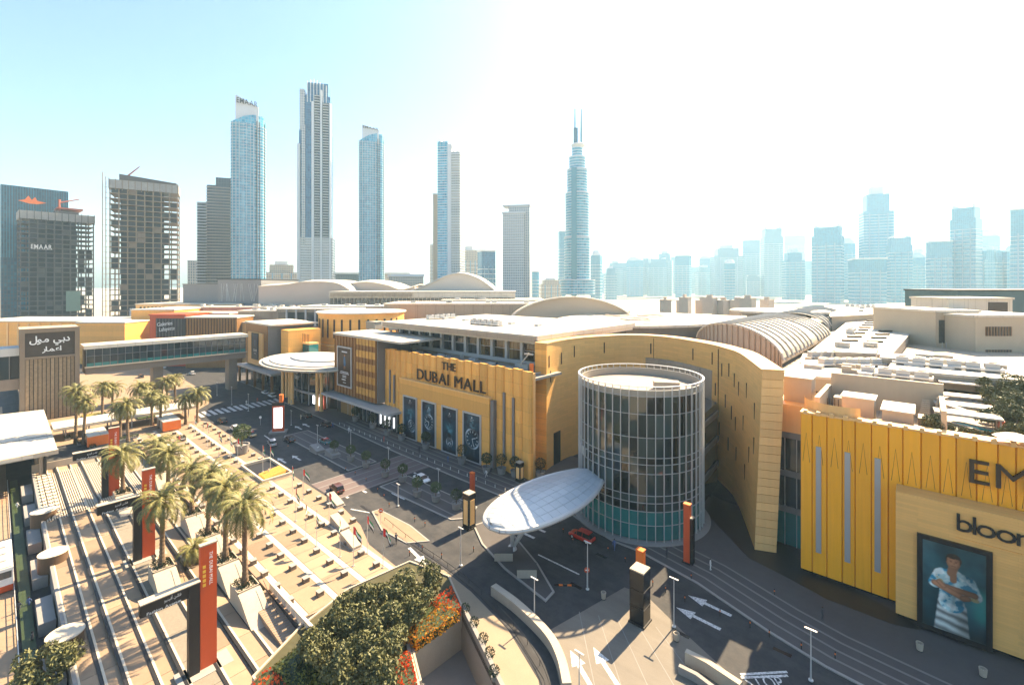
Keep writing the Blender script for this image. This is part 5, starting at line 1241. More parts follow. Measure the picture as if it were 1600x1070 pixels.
near_l = [(612, 662, 432, 620, F_beige, 'slab', 'low beige block on the skyline left of the tan slim tower'), (722, 748, 384, 900, F_beige, 'step', 'pale hazy block just right of the finned tower'), (752, 775, 393, 760, F_blue, 'slab', 'short blue block right of the finned tower'), (738, 756, 392, 1000, F_beige, 'slab', 'faint beige block between two blocks right of the finned tower'),
          (672, 682, 383, 1000, F_beige, 'slab', 'thin tan block left of the finned tower'), (829, 840, 425, 1100, F_far, 'slab', 'tiny blue block right of the grid tower'), (845, 878, 434, 900, F_beige, 'step', 'low hazy block left of the spire tower'), (874, 884, 362, 1150, F_far2, 'slab', 'faint slim block behind the spire tower left side'), (922, 938, 391, 1150, F_far2, 'round', 'faint block behind the spire tower right side'),
          (416, 465, 408, 760, F_beige, 'step', 'low beige cluster between the first glass tower and the tallest tower'), (524, 562, 428, 800, F_dark, 'slab', 'low dark block between the tallest tower and far sail tower'), (600, 640, 428, 900, F_beige, 'slab', 'low pale block right of the far sail tower')]
for a, b, c, dp, m_, cr, lab in near_l: far_tower('hazy_block', lab, a, b, c, dp, m_, cr)
sky_l = [(952, 972, 407, 1900), (972, 997, 411, 2000), (1000, 1014, 402, 2000), (1016, 1030, 415, 2100), (1028, 1048, 391, 1900), (1046, 1075, 402, 2200), (1076, 1092, 416, 2300), (1095, 1116, 398, 2000), (1120, 1158, 382, 1800), (1162, 1185, 376, 1900), (1196, 1222, 354, 1700), (1228, 1256, 359, 2600), (1230, 1256, 389, 1350), (1256, 1272, 408, 2000), (1271, 1310, 351, 1150), (1312, 1335, 371, 1350), (1352, 1394, 290, 1250), (1338, 1382, 405, 1000), (1394, 1424, 368, 1150), (1422, 1444, 395, 1250), (1444, 1458, 410, 1700), (1456, 1486, 378, 1000), (1486, 1522, 320, 1000), (1524, 1560, 358, 1650), (1530, 1574, 385, 1050), (1582, 1640, 326, 900), (1560, 1590, 400, 1900), (940, 956, 424, 2300)]
kinds = ['step', 'slab', 'fork', 'round']
for i, (a, b, c, dp) in enumerate(sky_l):
    hgt = 'tall' if c < 365 else ('mid height' if c < 395 else 'low'); dist = 'clear blue' if dp < 1200 else ('pale blue' if dp < 1800 else 'faint grey')
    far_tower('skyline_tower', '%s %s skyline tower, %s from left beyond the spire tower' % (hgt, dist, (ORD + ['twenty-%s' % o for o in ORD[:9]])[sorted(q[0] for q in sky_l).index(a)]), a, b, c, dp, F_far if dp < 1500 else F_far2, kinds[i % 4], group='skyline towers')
r5 = random.Random(9)
for i in range(18):
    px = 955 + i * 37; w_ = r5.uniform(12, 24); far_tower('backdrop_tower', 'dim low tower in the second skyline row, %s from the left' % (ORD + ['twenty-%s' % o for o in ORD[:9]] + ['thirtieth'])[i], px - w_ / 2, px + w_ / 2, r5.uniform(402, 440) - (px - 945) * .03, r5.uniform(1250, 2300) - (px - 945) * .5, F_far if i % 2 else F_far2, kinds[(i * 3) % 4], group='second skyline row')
# old town style houses with low hipped roofs in front of the skyline
for i in range(9):
    px = 1040 + i * 19 + random.uniform(-8, 8); dep = random.uniform(460, 540); x, y = DEP(px, dep); wv_ = random.uniform(4, 7); hh = HZ(random.uniform(465, 470), dep)
    t = thing('sand_house', 'low sand coloured house below the skyline, %s from the left' % ORD[i], 'house', (x, y, 0), random.uniform(0, 1.5), 'sand coloured houses', local=True)
    MB().box(-wv_, wv_, -6, 6, 0, hh).build('wall', mat('sand_wall', (.47, .36, .27), .85, var=.2, scale=.3), t, uv=True)
    MB().box(-wv_ - .3, wv_ + .3, -6.3, 6.3, hh, hh + .7).build('parapet', mat('sand_wall', (.45, .34, .24)), t)
    MB().box(-wv_ * .3, wv_ * .1, -3, 3, hh + .7, hh + 3.6).build('wind_tower', mat('sand_wall', (.45, .34, .24)), t)

# ------------------------------------------------------------------ haze: one closed box of pale air
hz = MB().box(-3400, 3400, -3400, 3400, -9.5, 420).build('haze', None, None)
hz.data.materials.clear()
hm = bpy.data.materials.new('haze_air'); hm.use_nodes = True; hn = hm.node_tree; hn.nodes.clear()
ho = hn.nodes.new('ShaderNodeOutputMaterial'); hv = hn.nodes.new('ShaderNodeVolumePrincipled')
hv.inputs['Density'].default_value = .00015; hv.inputs['Color'].default_value = (.55, .83, 1.0, 1); hv.inputs['Anisotropy'].default_value = .25
hn.links.new(hv.outputs[0], ho.inputs['Volume']); hz.data.materials.append(hm); hz['kind'] = 'stuff'

# ------------------------------------------------------------------ palms
rng = random.Random(3)
def palm_meshes(seed, hgt=1.0, n=46, fl=4.7):
    r = random.Random(seed); mb = MB()
    for i in range(n):
        az = 2.399963 * i + r.uniform(-.15, .15); el0 = R(78 - 105 * (i / n) + r.uniform(-8, 8)); L = fl * r.uniform(.85, 1.08); segs = 9
        p = Vector((0, 0, 0)); d_el = el0; rib = [p.copy()]; dirs = []
        for s in range(segs):
            d = Vector((math.cos(az) * math.cos(d_el), math.sin(az) * math.cos(d_el), math.sin(d_el))); dirs.append(d); p = p + d * (L / segs); rib.append(p.copy()); d_el -= R(9 + 4 * s * .35)
        sidev = Vector((-math.sin(az), math.cos(az), 0))
        for s in range(segs):
            a, b = rib[s], rib[s + 1]; w_ = .05
            mb.face([a - sidev * w_, a + sidev * w_, b + sidev * w_ * .8, b - sidev * w_ * .8])
            if s == 0: continue
            for q in range(3):
                t_ = (q + .5) / 3; c = a.lerp(b, t_); ll = .95 * math.sin(math.pi * min(.95, (s + t_) / segs * .82 + .12)) * r.uniform(.8, 1.15)
                for sg in (-1, 1):
                    tip = c + sidev * sg * ll * .72 + dirs[s] * ll * .62 + Vector((0, 0, -.28 * ll + r.uniform(-.1, .1))); o = dirs[s] * .085
                    mb.face([c - o, c + o, tip])
    me = mb.mesh('crown'); me.materials.append(M_frond)
    tb = MB(); prof = []
    for k in range(34):
        z = k / 33; rr = .36 - .08 * z + (.05 if k % 2 else 0) + (.16 * (1 - z * 6) if z < .16 else 0) + (.12 if z > .93 else 0); prof.append((rr, z * 12.0))
    tb.lathe(prof, 10); tm = tb.mesh('trunk'); tm.materials.append(M_bark)
    return me, tm
PALMS = [palm_meshes(s) for s in (1, 2, 3, 4, 5)]
def palm(px, py, pyc, z, label, group, k, sc2=1.):
    x, y = G(px, py, z); dep = (CAM[2] - z) * FOC / (py - 445); top = 45 - (pyc - 445) / FOC * dep; hh = max(4.5, top - z)
    t = thing('date_palm', label, 'palm', (x, y, z), rng.uniform(0, 6), group, local=True)
    t.rotation_euler = (rng.uniform(-.04, .04), rng.uniform(-.04, .04), t.rotation_euler.z); sc2 *= rng.uniform(.9, 1.12)
    me, tm = PALMS[k % len(PALMS)]; o = link('trunk', tm, t); o.scale = (1, 1, hh / 12.0); o = link('crown', me, t); o.location = (0, 0, hh - .1); o.scale = (sc2,) * 3
    return x, y
near = [(383, 912, 790), (352, 872, 762), (325, 832, 745), (300, 800, 735), (262, 770, 712), (250, 735, 695)]
plinths = []
for i, (a, b, c) in enumerate(near):
    plinths.append(palm(a, b, c, 1.5, 'date palm on a wavy plinth, %s of the plaza edge row counted from nearest' % ORD[i], 'palms along the plaza edge', i, 1.12))
for i, (a, b, c) in enumerate(((253, 882, 785), (192, 768, 712))):
    plinths.append(palm(a, b, c, 1.0, ('nearer' if i == 0 else 'farther') + ' of the two date palms standing among the red pylons', 'palms among the pylons', i + 1, 1.1))
farp = [(118, 692, 612), (130, 694, 628), (160, 655, 604), (176, 650, 606), (218, 640, 606), (230, 632, 604), (262, 632, 596), (274, 628, 592), (308, 660, 616), (290, 662, 624), (250, 668, 626), (238, 664, 618), (200, 690, 632), (188, 688, 640)]
for i, (a, b, c) in enumerate(farp):
    palm(a, b, c, .2, 'date palm in the far grove by the footbridge, %s counted from the left' % ORD[sorted(p[0] for p in farp).index(a)], 'palms in the far grove', i, 1.0)
t = thing('young_palm', 'stemless young palm between two wavy plinths', 'palm', (*G(303, 862, .6), .2), 0, local=True)
o = link('crown', PALMS[1][0], t); o.scale = (.75, .75, .6); o.location = (0, 0, .9); o = link('trunk', PALMS[0][1], t); o.scale = (1.2, 1.2, .1)

# wavy plinths: high under the palm, sweeping down along the terrace, with clipped box at the foot of the trunk
def leafball(n, rx, ry, rz, size, seed, shape='ball'):
    r = random.Random(seed); mb = MB()
    for i in range(n):
        while True:
            v = Vector((r.uniform(-1, 1), r.uniform(-1, 1), r.uniform(-1, 1)))
            if shape == 'box' or v.length <= 1: break
        if shape == 'ball': v = v.normalized() * (v.length ** .35)
        else:
            k = r.randrange(4); 
            if k == 0: v.z = 1
            elif k == 1: v.x = r.choice((-1, 1))
            elif k == 2: v.y = r.choice((-1, 1))
        c = Vector((v.x * rx, v.y * ry, v.z * rz)) + Vector((r.uniform(-1, 1), r.uniform(-1, 1), r.uniform(-1, 1))) * size * .6
        a = Vector((r.uniform(-1, 1), r.uniform(-1, 1), r.uniform(-1, 1))).normalized(); b = a.orthogonal().normalized(); s = size * r.uniform(.6, 1.2)
        mb.face([c - a * s, c - b * s * .45, c + a * s, c + b * s * .45])
    return mb
BUSH = leafball(420, 1.25, .95, .35, .17, 5, 'box').mesh('clipped_box'); BUSH.materials.append(M_leafd)
for i, (x, y) in enumerate(plinths):
    L0 = 1.7; zt = 1.3 if i < 6 else .8; w = 1.45; zb = -1.6
    prof = [(-L0, zt), (L0 * .9, zt)] + [(L0 * .9 + 6.2 * q / 10, zt + (zb + .35 - zt) * (.5 - .5 * math.cos(math.pi * q / 10)) ** .8) for q in range(1, 11)]
    t = thing('wavy_plinth', 'sand coloured wavy concrete plinth under the %s' % (('%s plaza edge palm from the near end' % ORD[i]) if i < 6 else ('nearer pylon palm' if i == 6 else 'farther pylon palm')), 'plinth', (x, y, 0), 0, 'wavy plinths', local=True)
    mb = MB(); mb.loft([[(px_, -w, zb), (px_, w, zb), (px_, w, z_), (px_, -w, z_)] for px_, z_ in prof]); mb.build('plinth_body', M_conc, t)
    MB().box(-L0, -L0 + .12, -w, w, zt, zt + .25).box(L0 * .9 - .12, L0 * .9, -w, w, zt, zt + .25).box(-L0, L0 * .9, -w, -w + .12, zt, zt + .25).box(-L0, L0 * .9, w - .12, w, zt, zt + .25).build('rim', M_conc, t)
    o = link('clipped_box', BUSH, t); o.location = (-.1, 0, zt + .35)
    rail = [(px_, w + .25, z_ + .95) for px_, z_ in prof[2:]]
    MB().path(rail, .035, 5).build('handrail', M_dark, t)

# ------------------------------------------------------------------ red and black pylons
for i, (x, y, nm) in enumerate(((16.3, -64.4, 'nearest'), (-17.6, -64.2, 'middle'), (-52.0, -64.2, 'farthest'))):
    zb = -1.5
    t = thing('sign_pylon', 'tall red pylon with black sign arm, %s of three on the terrace' % nm, 'pylon', (x, y, zb), 0, 'red pylons', local=True)
    MB().box(-.3, .3, .15, 1.9, 0, 14.9).build('red_slab', M_red, t)
    MB().box(-.35, .35, .1, 1.95, 14.9, 15.05).build('cap', M_conc, t)
    MB().box(-.4, .55, -1.05, .05, 0, 11.0).build('black_post', M_dark, t)
    arm = MB().box(-.35, .45, -5.6, -1.05, 9.5, 11.0).build('sign_arm', M_dark, t)
    MB().box(-.45, .8, -5.65, .08, 11.0, 11.12).build('arm_cap', M_conc, t)
    lettering('Fashion Avenue', M_white, arm, (.47, -5.0, 9.55), (0, 1, 0), (0, 0, 1), width=3.2, size=.45, depth=.02, gap=.05, joined=True, name='lettering')
    lettering('\uFEEE\uFEF4\uFEE8\uFEF4\uFED3\uFE83 \uFEE6\uFEB7\uFE8E\uFED3', M_white, arm, (.47, -3.4, 10.25), (0, 1, 0), (0, 0, 1), width=1.6, size=.5, depth=.02, gap=-.01, joined=True, name='lettering')
    lettering('THE DUBAI MALL', M_white, t, (.32, 1.1, 14.0), (0, 0, -1), (0, 1, 0), width=4.0, size=.5, depth=.02, gap=.1, joined=True, name='lettering')
    for q in range(5): MB().box(.305, .325, .4, .72, 10.0 + q * .55, 10.35 + q * .55).build('gold_square', mat('sign_yellow', (.7, .42, .05), .5), t)
    MB().box(-1.3, 1.6, -2.2, 3.4, -.3, .12).build('base', M_kerb, t)

# ------------------------------------------------------------------ totems and box pylons on the road
def box_pylon(px, py, h, label, w=1.7, panel=True, rz=0.):
    t = thing('box_totem', label, 'totem', (*G(px, py), .0), rz, local=True)
    MB().box(-w / 2, w / 2, -w / 2, w / 2, .25, h).build('case', M_black, t); MB().box(-w * .58, w * .58, -w * .58, w * .58, 0, .25).build('base', M_dark, t)
    MB().box(-w * .5, w * .5, -w * .5, w * .5, h, h + .16).build('cap', M_conc, t)
    if panel: MB().box(w * .5, w * .53, -w * .32, w * .32, .9, h - 1).build('panel', M_goldp, t); MB().box(-w * .32, w * .32, -w * .53, -w * .5, .9, h - 1).build('panel', M_goldp, t)
    for zz in (h * .33, h * .66): MB().box(-w * .52, w * .52, -w * .52, w * .52, zz, zz + .05).build('joint', M_dark, t)
def red_pylon(px, py, h, label, m_=None, w=.9, z=.13):
    t = thing('red_marker', label, 'pylon', (*G(px, py, z), z), 0, 'red marker pylons', local=True)
    MB().prism([(-w / 2, -w * .4), (w / 2, -w * .4), (w / 2, w * .4), (-w / 2, w * .4)], 0, h).build('shaft', m_ or M_red, t); MB().box(-w * .55, w * .55, -w * .45, w * .45, h, h + .12).build('cap', M_orange, t); MB().box(-w * .7, w * .7, -w * .6, w * .6, -.05, .18).build('base', M_dark, t)
box_pylon(733, 824, 6.4, 'black totem with cream panel at the median tip')
box_pylon(1000, 970, 7.0, 'tall black box totem on the near road island', 2.0, False)
box_pylon(1079, 880, 7.4, 'slim black totem beside the red pylon at the glass drum', 1.0, False)
box_pylon(812, 752, 4.4, 'low black totem by the pleated wall end', 1.4, True)
red_pylon(738, 772, 4.6, 'short red pylon behind the median tip totem'); red_pylon(818, 742, 5.2, 'red pylon by the pleated wall end')
red_pylon(1074, 878, 9.4, 'tall red pylon beside the glass drum', None, 1.0); red_pylon(1001, 925, 6.2, 'orange pylon behind the tall black box totem', M_orange, 1.1); red_pylon(507, 640, 5.0, 'red pylon by the bronze box ledge')
x, y = G(435, 676)
t = thing('screen_totem', 'red framed totem with glowing white screen near the zebra crossing', 'totem', (x, y, .0), R(58), local=True)
MB().box(-1.6, 1.6, -.5, .5, .6, 9.2).build('frame', M_red, t); MB().box(-1.15, 1.15, -.56, -.5, 1.6, 7.8).build('screen', M_screen, t); MB().box(-1.65, 1.65, -.55, .55, 8.3, 9.3).build('head', M_dark, t); MB().box(-2.4, 2.4, -1.6, 1.6, 0, .6).build('base', M_concg, t); MB().box(.3, 1.3, -.6, .6, 9.3, 11.6).build('top_fin', M_orange, t)

# ------------------------------------------------------------------ lamps, flags, bollards, cubes
def lamp(px, py, pyt, label, arms=2):
    x, y = G(px, py, .13); dep = (45 - .13) * FOC / (py - 445); h = max(4, 45 - (pyt - 445) / FOC * dep)
    t = thing('street_lamp', label, 'lamp', (x, y, .1), 0, 'street lamps', local=True)
    MB().lathe([(.11, 0), (.09, .6), (.06, h)], 8).build('pole', M_lgrey, t); MB().lathe([(.26, 0), (.26, .12), (.16, .16)], 10).build('base', M_silver, t)
    MB().box(-.6 if arms == 2 else -.1, .6, -.1, .1, h, h + .08).build('head', M_lgrey, t); MB().box(-.5 if arms == 2 else 0, .5, -.08, .08, h - .03, h - .004).build('lens', M_roofw, t)
lm = [(496, 700, 665, 'on the median left end'), (548, 706, 672, 'beside the second potted tree'), (607, 735, 700, 'beside the third potted tree'), (622, 790, 757, 'on the road edge below the crossing'), (685, 770, 733, 'between the last potted trees'), (720, 883, 826, 'at the edge of the drum shadow'), (918, 920, 848, 'with a round sign before the glass drum'), (1053, 978, 905, 'right of the tall black totem'), (1267, 1062, 985, 'at the lower right by the steps'), (835, 968, 905, 'on the canopy island tip'), (339, 618, 598, 'beyond the zebra crossing'), (362, 632, 605, 'left of the zebra crossing'), (388, 642, 616, 'in the middle of the zebra crossing'), (455, 664, 642, 'beside the glowing totem'), (905, 1075, 1032, 'at the bottom edge by two white arrows')]
for a, b, c, d_ in lm: lamp(a, b, c, 'slim grey street lamp ' + d_)
def flag_me(seed):
    r = random.Random(seed); mb = MB(); L, Hh = 2.3, 1.25; ph = r.uniform(0, 6)
    for i in range(10):
        for j in range(3):
            P = []
            for u, v in ((i, j), (i + 1, j), (i + 1, j + 1), (i, j + 1)):
                uu = u / 10; P.append((uu * L * .6, .22 * math.sin(uu * 7 + ph) * uu, -v / 3 * Hh - uu * uu * 1.5))
            mb.face(P, 0 if i < 3 else (1, 2, 3)[j])
    me = mb.mesh('flag')
    for m_ in (M_flagr, M_flagg, M_white, M_flagk): me.materials.append(m_)
    return me
FL = [flag_me(s) for s in range(4)]
fp = [(920, 720), (865, 620), (1050, 650), (980, 760), (1110, 820), (1185, 870), (845, 480), (905, 500), (540, 300), (500, 285), (680, 345), (722, 352), (370, 200), (435, 260), (300, 150), (1262, 800), (1350, 880)]
for i, (a, b) in enumerate(fp):
    x, y = G(220 + a / 3.567, 640 + b / 3.567, .13)
    t = thing('flagpole', 'thin flagpole with four coloured flag, %s from the left on the plaza' % ORD[sorted(q[0] for q in fp).index(a)], 'flagpole', (x, y, .12), rng.uniform(-.5, .5), 'flagpoles on the plaza', local=True)
    MB().tube((0, 0, 0), (0, 0, 6.4), .06, .04, 6).build('pole', M_lgrey, t); MB().lathe([(.25, 0), (.25, .08), (.1, .12)], 8).build('base', M_kerb, t)
    o = link('flag', FL[i % 4], t); o.location = (.04, 0, 6.3)
cube_me = MB().box(-.42, .42, -.42, .42, 0, .62).mesh('seat_block'); cube_me.materials.append(mat('dark_block', (.14, .105, .075), .7, var=.2)); lid_me = MB().box(-.46, .46, -.46, .46, .62, .7).mesh('lid'); lid_me.materials.append(M_kerb)
for j, y in enumerate((-35.6, -40.2, -44.8, -49.4, -53.0)):
    for i in range(25):
        x = -91 + i * 4.6 + (j % 2) * 1.6
        if inside((x, y), plaza_poly) and inside((x + 1, y - .8), plaza_poly) and not (-44 < x < -26 and y > -42):
            t = thing('seat_cube', 'small dark stone cube seat in the rows on the plaza', 'seat', (x, y, .13), rng.uniform(-.1, .1), 'cube seats', local=True); link('seat_block', cube_me, t); link('lid', lid_me, t)
boll = MB().lathe([(.07, 0), (.07, .95), (.05, 1.0), (0, 1.0)], 8).mesh('post'); boll.materials.append(M_dark); cuff = MB().lathe([(.08, .6), (.08, .8)], 8, cap=False).mesh('cuff'); cuff.materials.append(M_orange)
bl = [(572, 752), (590, 768), (600, 778), (608, 792), (648, 815), (664, 822), (555, 742), (540, 735), (1020, 915), (1040, 925), (1070, 940), (1125, 962), (1172, 980), (1202, 995), (1252, 1015), (950, 862), (977, 878), (1305, 1030), (660, 860), (690, 872), (640, 868), (450, 700), (880, 832), (895, 848), (740, 862), (1080, 905), (1210, 930)]
for i, (a, b) in enumerate(bl):
    t = thing('road_bollard', 'thin dark flexible post with orange cuff standing on the road', 'bollard', (*G(a, b), .01), 0, 'road posts', local=True); link('post', boll, t); link('cuff', cuff, t)
# row of low posts along the pavement edge
sbm = MB().lathe([(.09, 0), (.09, .8), (0, .84)], 8).mesh('post'); sbm.materials.append(M_silver); sbc = MB().lathe([(.14, 0), (.14, .06)], 8).mesh('foot'); sbc.materials.append(M_dark)
for i in range(34):
    x = -58 + i * 3.0
    if x > 44: break
    y = -7.2 if x < 16 else -6.2
    t = thing('pavement_bollard', 'short silver bollard in the row along the mall pavement', 'bollard', (x, y if not 16 < x < 36 else -3.6, .13), 0, 'pavement bollards', local=True); link('post', sbm, t); link('foot', sbc, t)

# ------------------------------------------------------------------ potted trees
TB = [leafball(700, 1.15, 1.15, 1.05, .17, s).mesh('crown') for s in (11, 12)]
TB[0].materials.append(M_leaf); TB[1].materials.append(M_leafd)
pot_me = MB().lathe([(.65, 0), (.75, .1), (.95, 1.2), (1.0, 1.3), (.85, 1.3), (.85, 1.1), (0, 1.1)], 18).mesh('pot'); pot_me.materials.append(M_concg); stem_me = MB().lathe([(.1, 1.1), (.08, 2.6)], 8).mesh('stem'); stem_me.materials.append(M_bark)
def potted(x, y, label, k, s=1., z=.14):
    t = thing('potted_tree', label, 'potted tree', (x, y, z), rng.uniform(0, 6), 'potted round trees', local=True); link('pot', pot_me, t); link('stem', stem_me, t)
    o = link('crown', TB[k], t); o.location = (0, 0, 3.0)
    t.scale = (s,) * 3
for i, (a, b) in enumerate(((522, 712), (548, 720), (572, 730), (602, 744), (629, 752), (652, 775), (681, 783), (713, 795))):
    potted(*G(a, b, .14), 'round potted tree on the median, %s from the far end' % ORD[i], 0)
for i, (x, y) in enumerate(((-58, -1.6), (-47, -2.0), (-38, -2.6), (-31, -2.4), (-20, -2.2), (-5, -2.6), (3.6, -2.4), (6.8, -.6), (10.2, .4), (15.2, 3.6))):
    potted(x, y, 'dark round potted tree by the mall wall, %s from the far end' % ORD[i], 1, 1.15)

# ------------------------------------------------------------------ vehicles
def car(px, py, col, label, kind='suv', rz=0., roofcol=None, z=.01, at=None):
    x, y = at or G(px, py, z)
    t = thing('parked_car' if False else 'car', label, 'car', (x, y, z), rz, 'cars on the streets', local=True)
    L, W2, h = (4.7, .92, 1.72) if kind == 'suv' else (4.6, .9, 1.44)
    cm = mat('car_paint_%.2f_%.2f_%.2f' % col, col, .3, .1, var=.03, spec=.5, coat=.6)
    rc = cm if roofcol is None else mat('car_paint_%.2f_%.2f_%.2f' % roofcol, roofcol, .3, .1, var=.03, coat=.6)
    sec = lambda xx, w, z0, z1: [(xx, -w * .9, z0), (xx, w * .9, z0), (xx, w, z0 + .18), (xx, w, (z0 + z1) / 2 + .08), (xx, w * .9, z1), (xx, -w * .9, z1), (xx, -w, (z0 + z1) / 2 + .08), (xx, -w, z0 + .18)]
    hb = .98 if kind == 'suv' else .86
    st_ = [(-L / 2, W2 * .86, .42, hb - .16), (-L / 2 + .12, W2 * .96, .3, hb), (-L * .28, W2, .25, hb + .02), (0, W2, .25, hb), (L * .2, W2, .25, hb), (L * .4, W2 * .97, .28, hb - .1), (L / 2 - .1, W2 * .9, .32, hb - .22), (L / 2, W2 * .8, .4, hb - .32)]
    MB().loft([sec(*s) for s in st_]).build('body', cm, t, smooth=True)
    cs = lambda xx, w, z1: [(xx, -w, hb - .03), (xx, w, hb - .03), (xx, w * .86, z1), (xx, -w * .86, z1)]
    if kind == 'suv': cab = [(-L / 2 + .14, W2 * .93, hb), (-L / 2 + .5, W2 * .92, h - .08), (-L * .1, W2 * .92, h - .02), (L * .1, W2 * .92, h - .1), (L * .27, W2 * .92, hb)]
    else: cab = [(-L / 2 + .55, W2 * .9, hb), (-L / 2 + 1.2, W2 * .9, h - .06), (-L * .02, W2 * .9, h - .02), (L * .1, W2 * .9, h - .1), (L * .27, W2 * .9, hb)]
    MB().loft([cs(a, w, max(z1, hb)) for a, w, z1 in cab]).build('glasshouse', M_black, t, smooth=True)
    MB().loft([[(a, -w * .87, z1 - .05), (a, w * .87, z1 - .05), (a, w * .8, z1 + .035), (a, -w * .8, z1 + .035)] for a, w, z1 in cab[1:4]]).build('roof', rc, t, smooth=True)
    for a in (-L * .12, L * .13):
        for s in (-1, 1): MB().tube((a, s * W2 * .93, hb), (a - .06, s * W2 * .82, h - .06), .04, .04, 4).build('pillar', rc, t)
    for a in (-L * .31, L * .31):
        for s in (-1, 1):
            o = MB().tube((a, s * (W2 - .2), .34), (a, s * (W2 + .015), .34), .34, .34, 16).build('wheel', M_black, t); MB().tube((a, s * (W2 + .015), .34), (a, s * (W2 + .03), .34), .21, .19, 12).build('rim', M_silver, o)
    for s in (-1, 1):
        MB().box(L / 2 - .2, L / 2 - .01, s * .5 - .17, s * .5 + .17, .6, .72).build('headlight', M_white, t); MB().box(-L / 2 - .01, -L / 2 + .12, s * .62 - .14, s * .62 + .14, hb - .32, hb - .12).build('tail_light', M_red, t)
        MB().box(L * .2, L * .25, s * (W2 + .02), s * (W2 + .17), hb, hb + .13).build('mirror', cm, t)
    if roofcol: MB().box(-.1, .15, -.35, .35, h - .04, h + .14).build('taxi_sign', M_screen if False else M_white, t)
WH, BK, SV, BR, CR, RD, TL = (.75, .75, .73), (.02, .02, .022), (.4, .4, .41), (.09, .035, .025), (.62, .47, .25), (.5, .02, .012), (.05, .2, .2)
car(347, 660, BK, 'black four wheel drive beside the palm grove corner', 'suv', math.pi)
car(367, 672, WH, 'white four wheel drive behind the black one at the junction', 'suv', math.pi)
car(392, 681, CR, 'cream taxi with red roof at the plaza corner', 'sedan', math.pi, RD)
car(425, 695, SV, 'silver four wheel drive in the shaded road', 'suv', math.pi - .2)
car(452, 689, BK, 'black sedan passing the glowing totem', 'sedan', math.pi)
car(508, 692, TL, 'teal taxi with red roof on the slip road', 'sedan', math.pi, RD)
car(526, 767, BR, 'brown four wheel drive on the sunlit road', 'suv', math.pi - .1)
car(659, 751, WH, 'white sedan on the slip road before the posters', 'sedan', 0.)
car(909, 842, RD, 'red car under the leaf canopy beside the glass drum', 'suv', math.pi)
car(414, 615, WH, 'white car left of a pair before the oval canopy', 'sedan', math.pi); car(425, 620, WH, 'white car right of a pair before the oval canopy', 'suv', math.pi)
car(509, 666, BK, 'black van in the shade by the ledge', 'suv', math.pi); car(479, 652, BK, 'black car below the oval canopy column', 'suv', math.pi); car(433, 643, WH, 'white car seen behind the glowing totem', 'sedan', math.pi)
for i, (a, b, c) in enumerate(((255, 575, WH), (276, 570, BK), (220, 590, BK), (300, 585, WH), (240, 600, SV))): car(a, b, c, 'distant %s car under the footbridge, %s from the left' % ({WH: 'white', BK: 'black', SV: 'silver'}[c], ORD[[220, 240, 255, 276, 300].index(a)]), 'suv', math.pi)
# buses on the lower street
def bus(px, py, label):
    x, y = G(px, py, -5); t = thing('bus', label, 'bus', (x, y, -5), math.pi, 'buses', local=True); L, W2, h = 12, 1.27, 4.1
    MB().box(-L / 2, L / 2, -W2, W2, .35, 1.35).build('skirt', M_red, t); MB().box(-L / 2, L / 2, -W2, W2, 1.35, h).build('body', mat('bus_white', (.7, .68, .64), .4, coat=.4), t); MB().box(-L / 2 + .15, L / 2 - .15, -W2 + .12, W2 - .12, h, h + .18).build('roof', M_roofw, t)
    for i in range(7):
        for s in (-1, 1):
            MB().box(-L / 2 + .7 + i * 1.55, -L / 2 + 2.0 + i * 1.55, s * W2 - .02, s * W2 + .03, 1.6, 2.5).build('window', M_glass, t); MB().box(-L / 2 + .7 + i * 1.55, -L / 2 + 2.0 + i * 1.55, s * W2 - .02, s * W2 + .03, 2.9, 3.7).build('window', M_glass, t)
    MB().box(L / 2 - .02, L / 2 + .04, -1.1, 1.1, 1.3, 2.7).build('windscreen', M_glass, t); MB().box(-L / 2 - .04, -L / 2 + .02, -1.1, 1.1, 2.5, 3.6).build('rear_window', M_glass, t)
    for a in (-3.6, 3.8):
        for s in (-1, 1): MB().tube((a, s * (W2 - .3), .5), (a, s * (W2 + .02), .5), .5, .5, 14).build('wheel', M_black, t)
    for i in range(3): MB().box(-3.5 + i * 3, -2.3 + i * 3, -.5, .5, h + .18, h + .45).build('roof_hatch', M_lgrey, t)
bus(2, 905, 'white and red bus on the lower street at the left edge, nearer one'); bus(-14, 780, 'white and red bus on the lower street at the left edge, farther one')

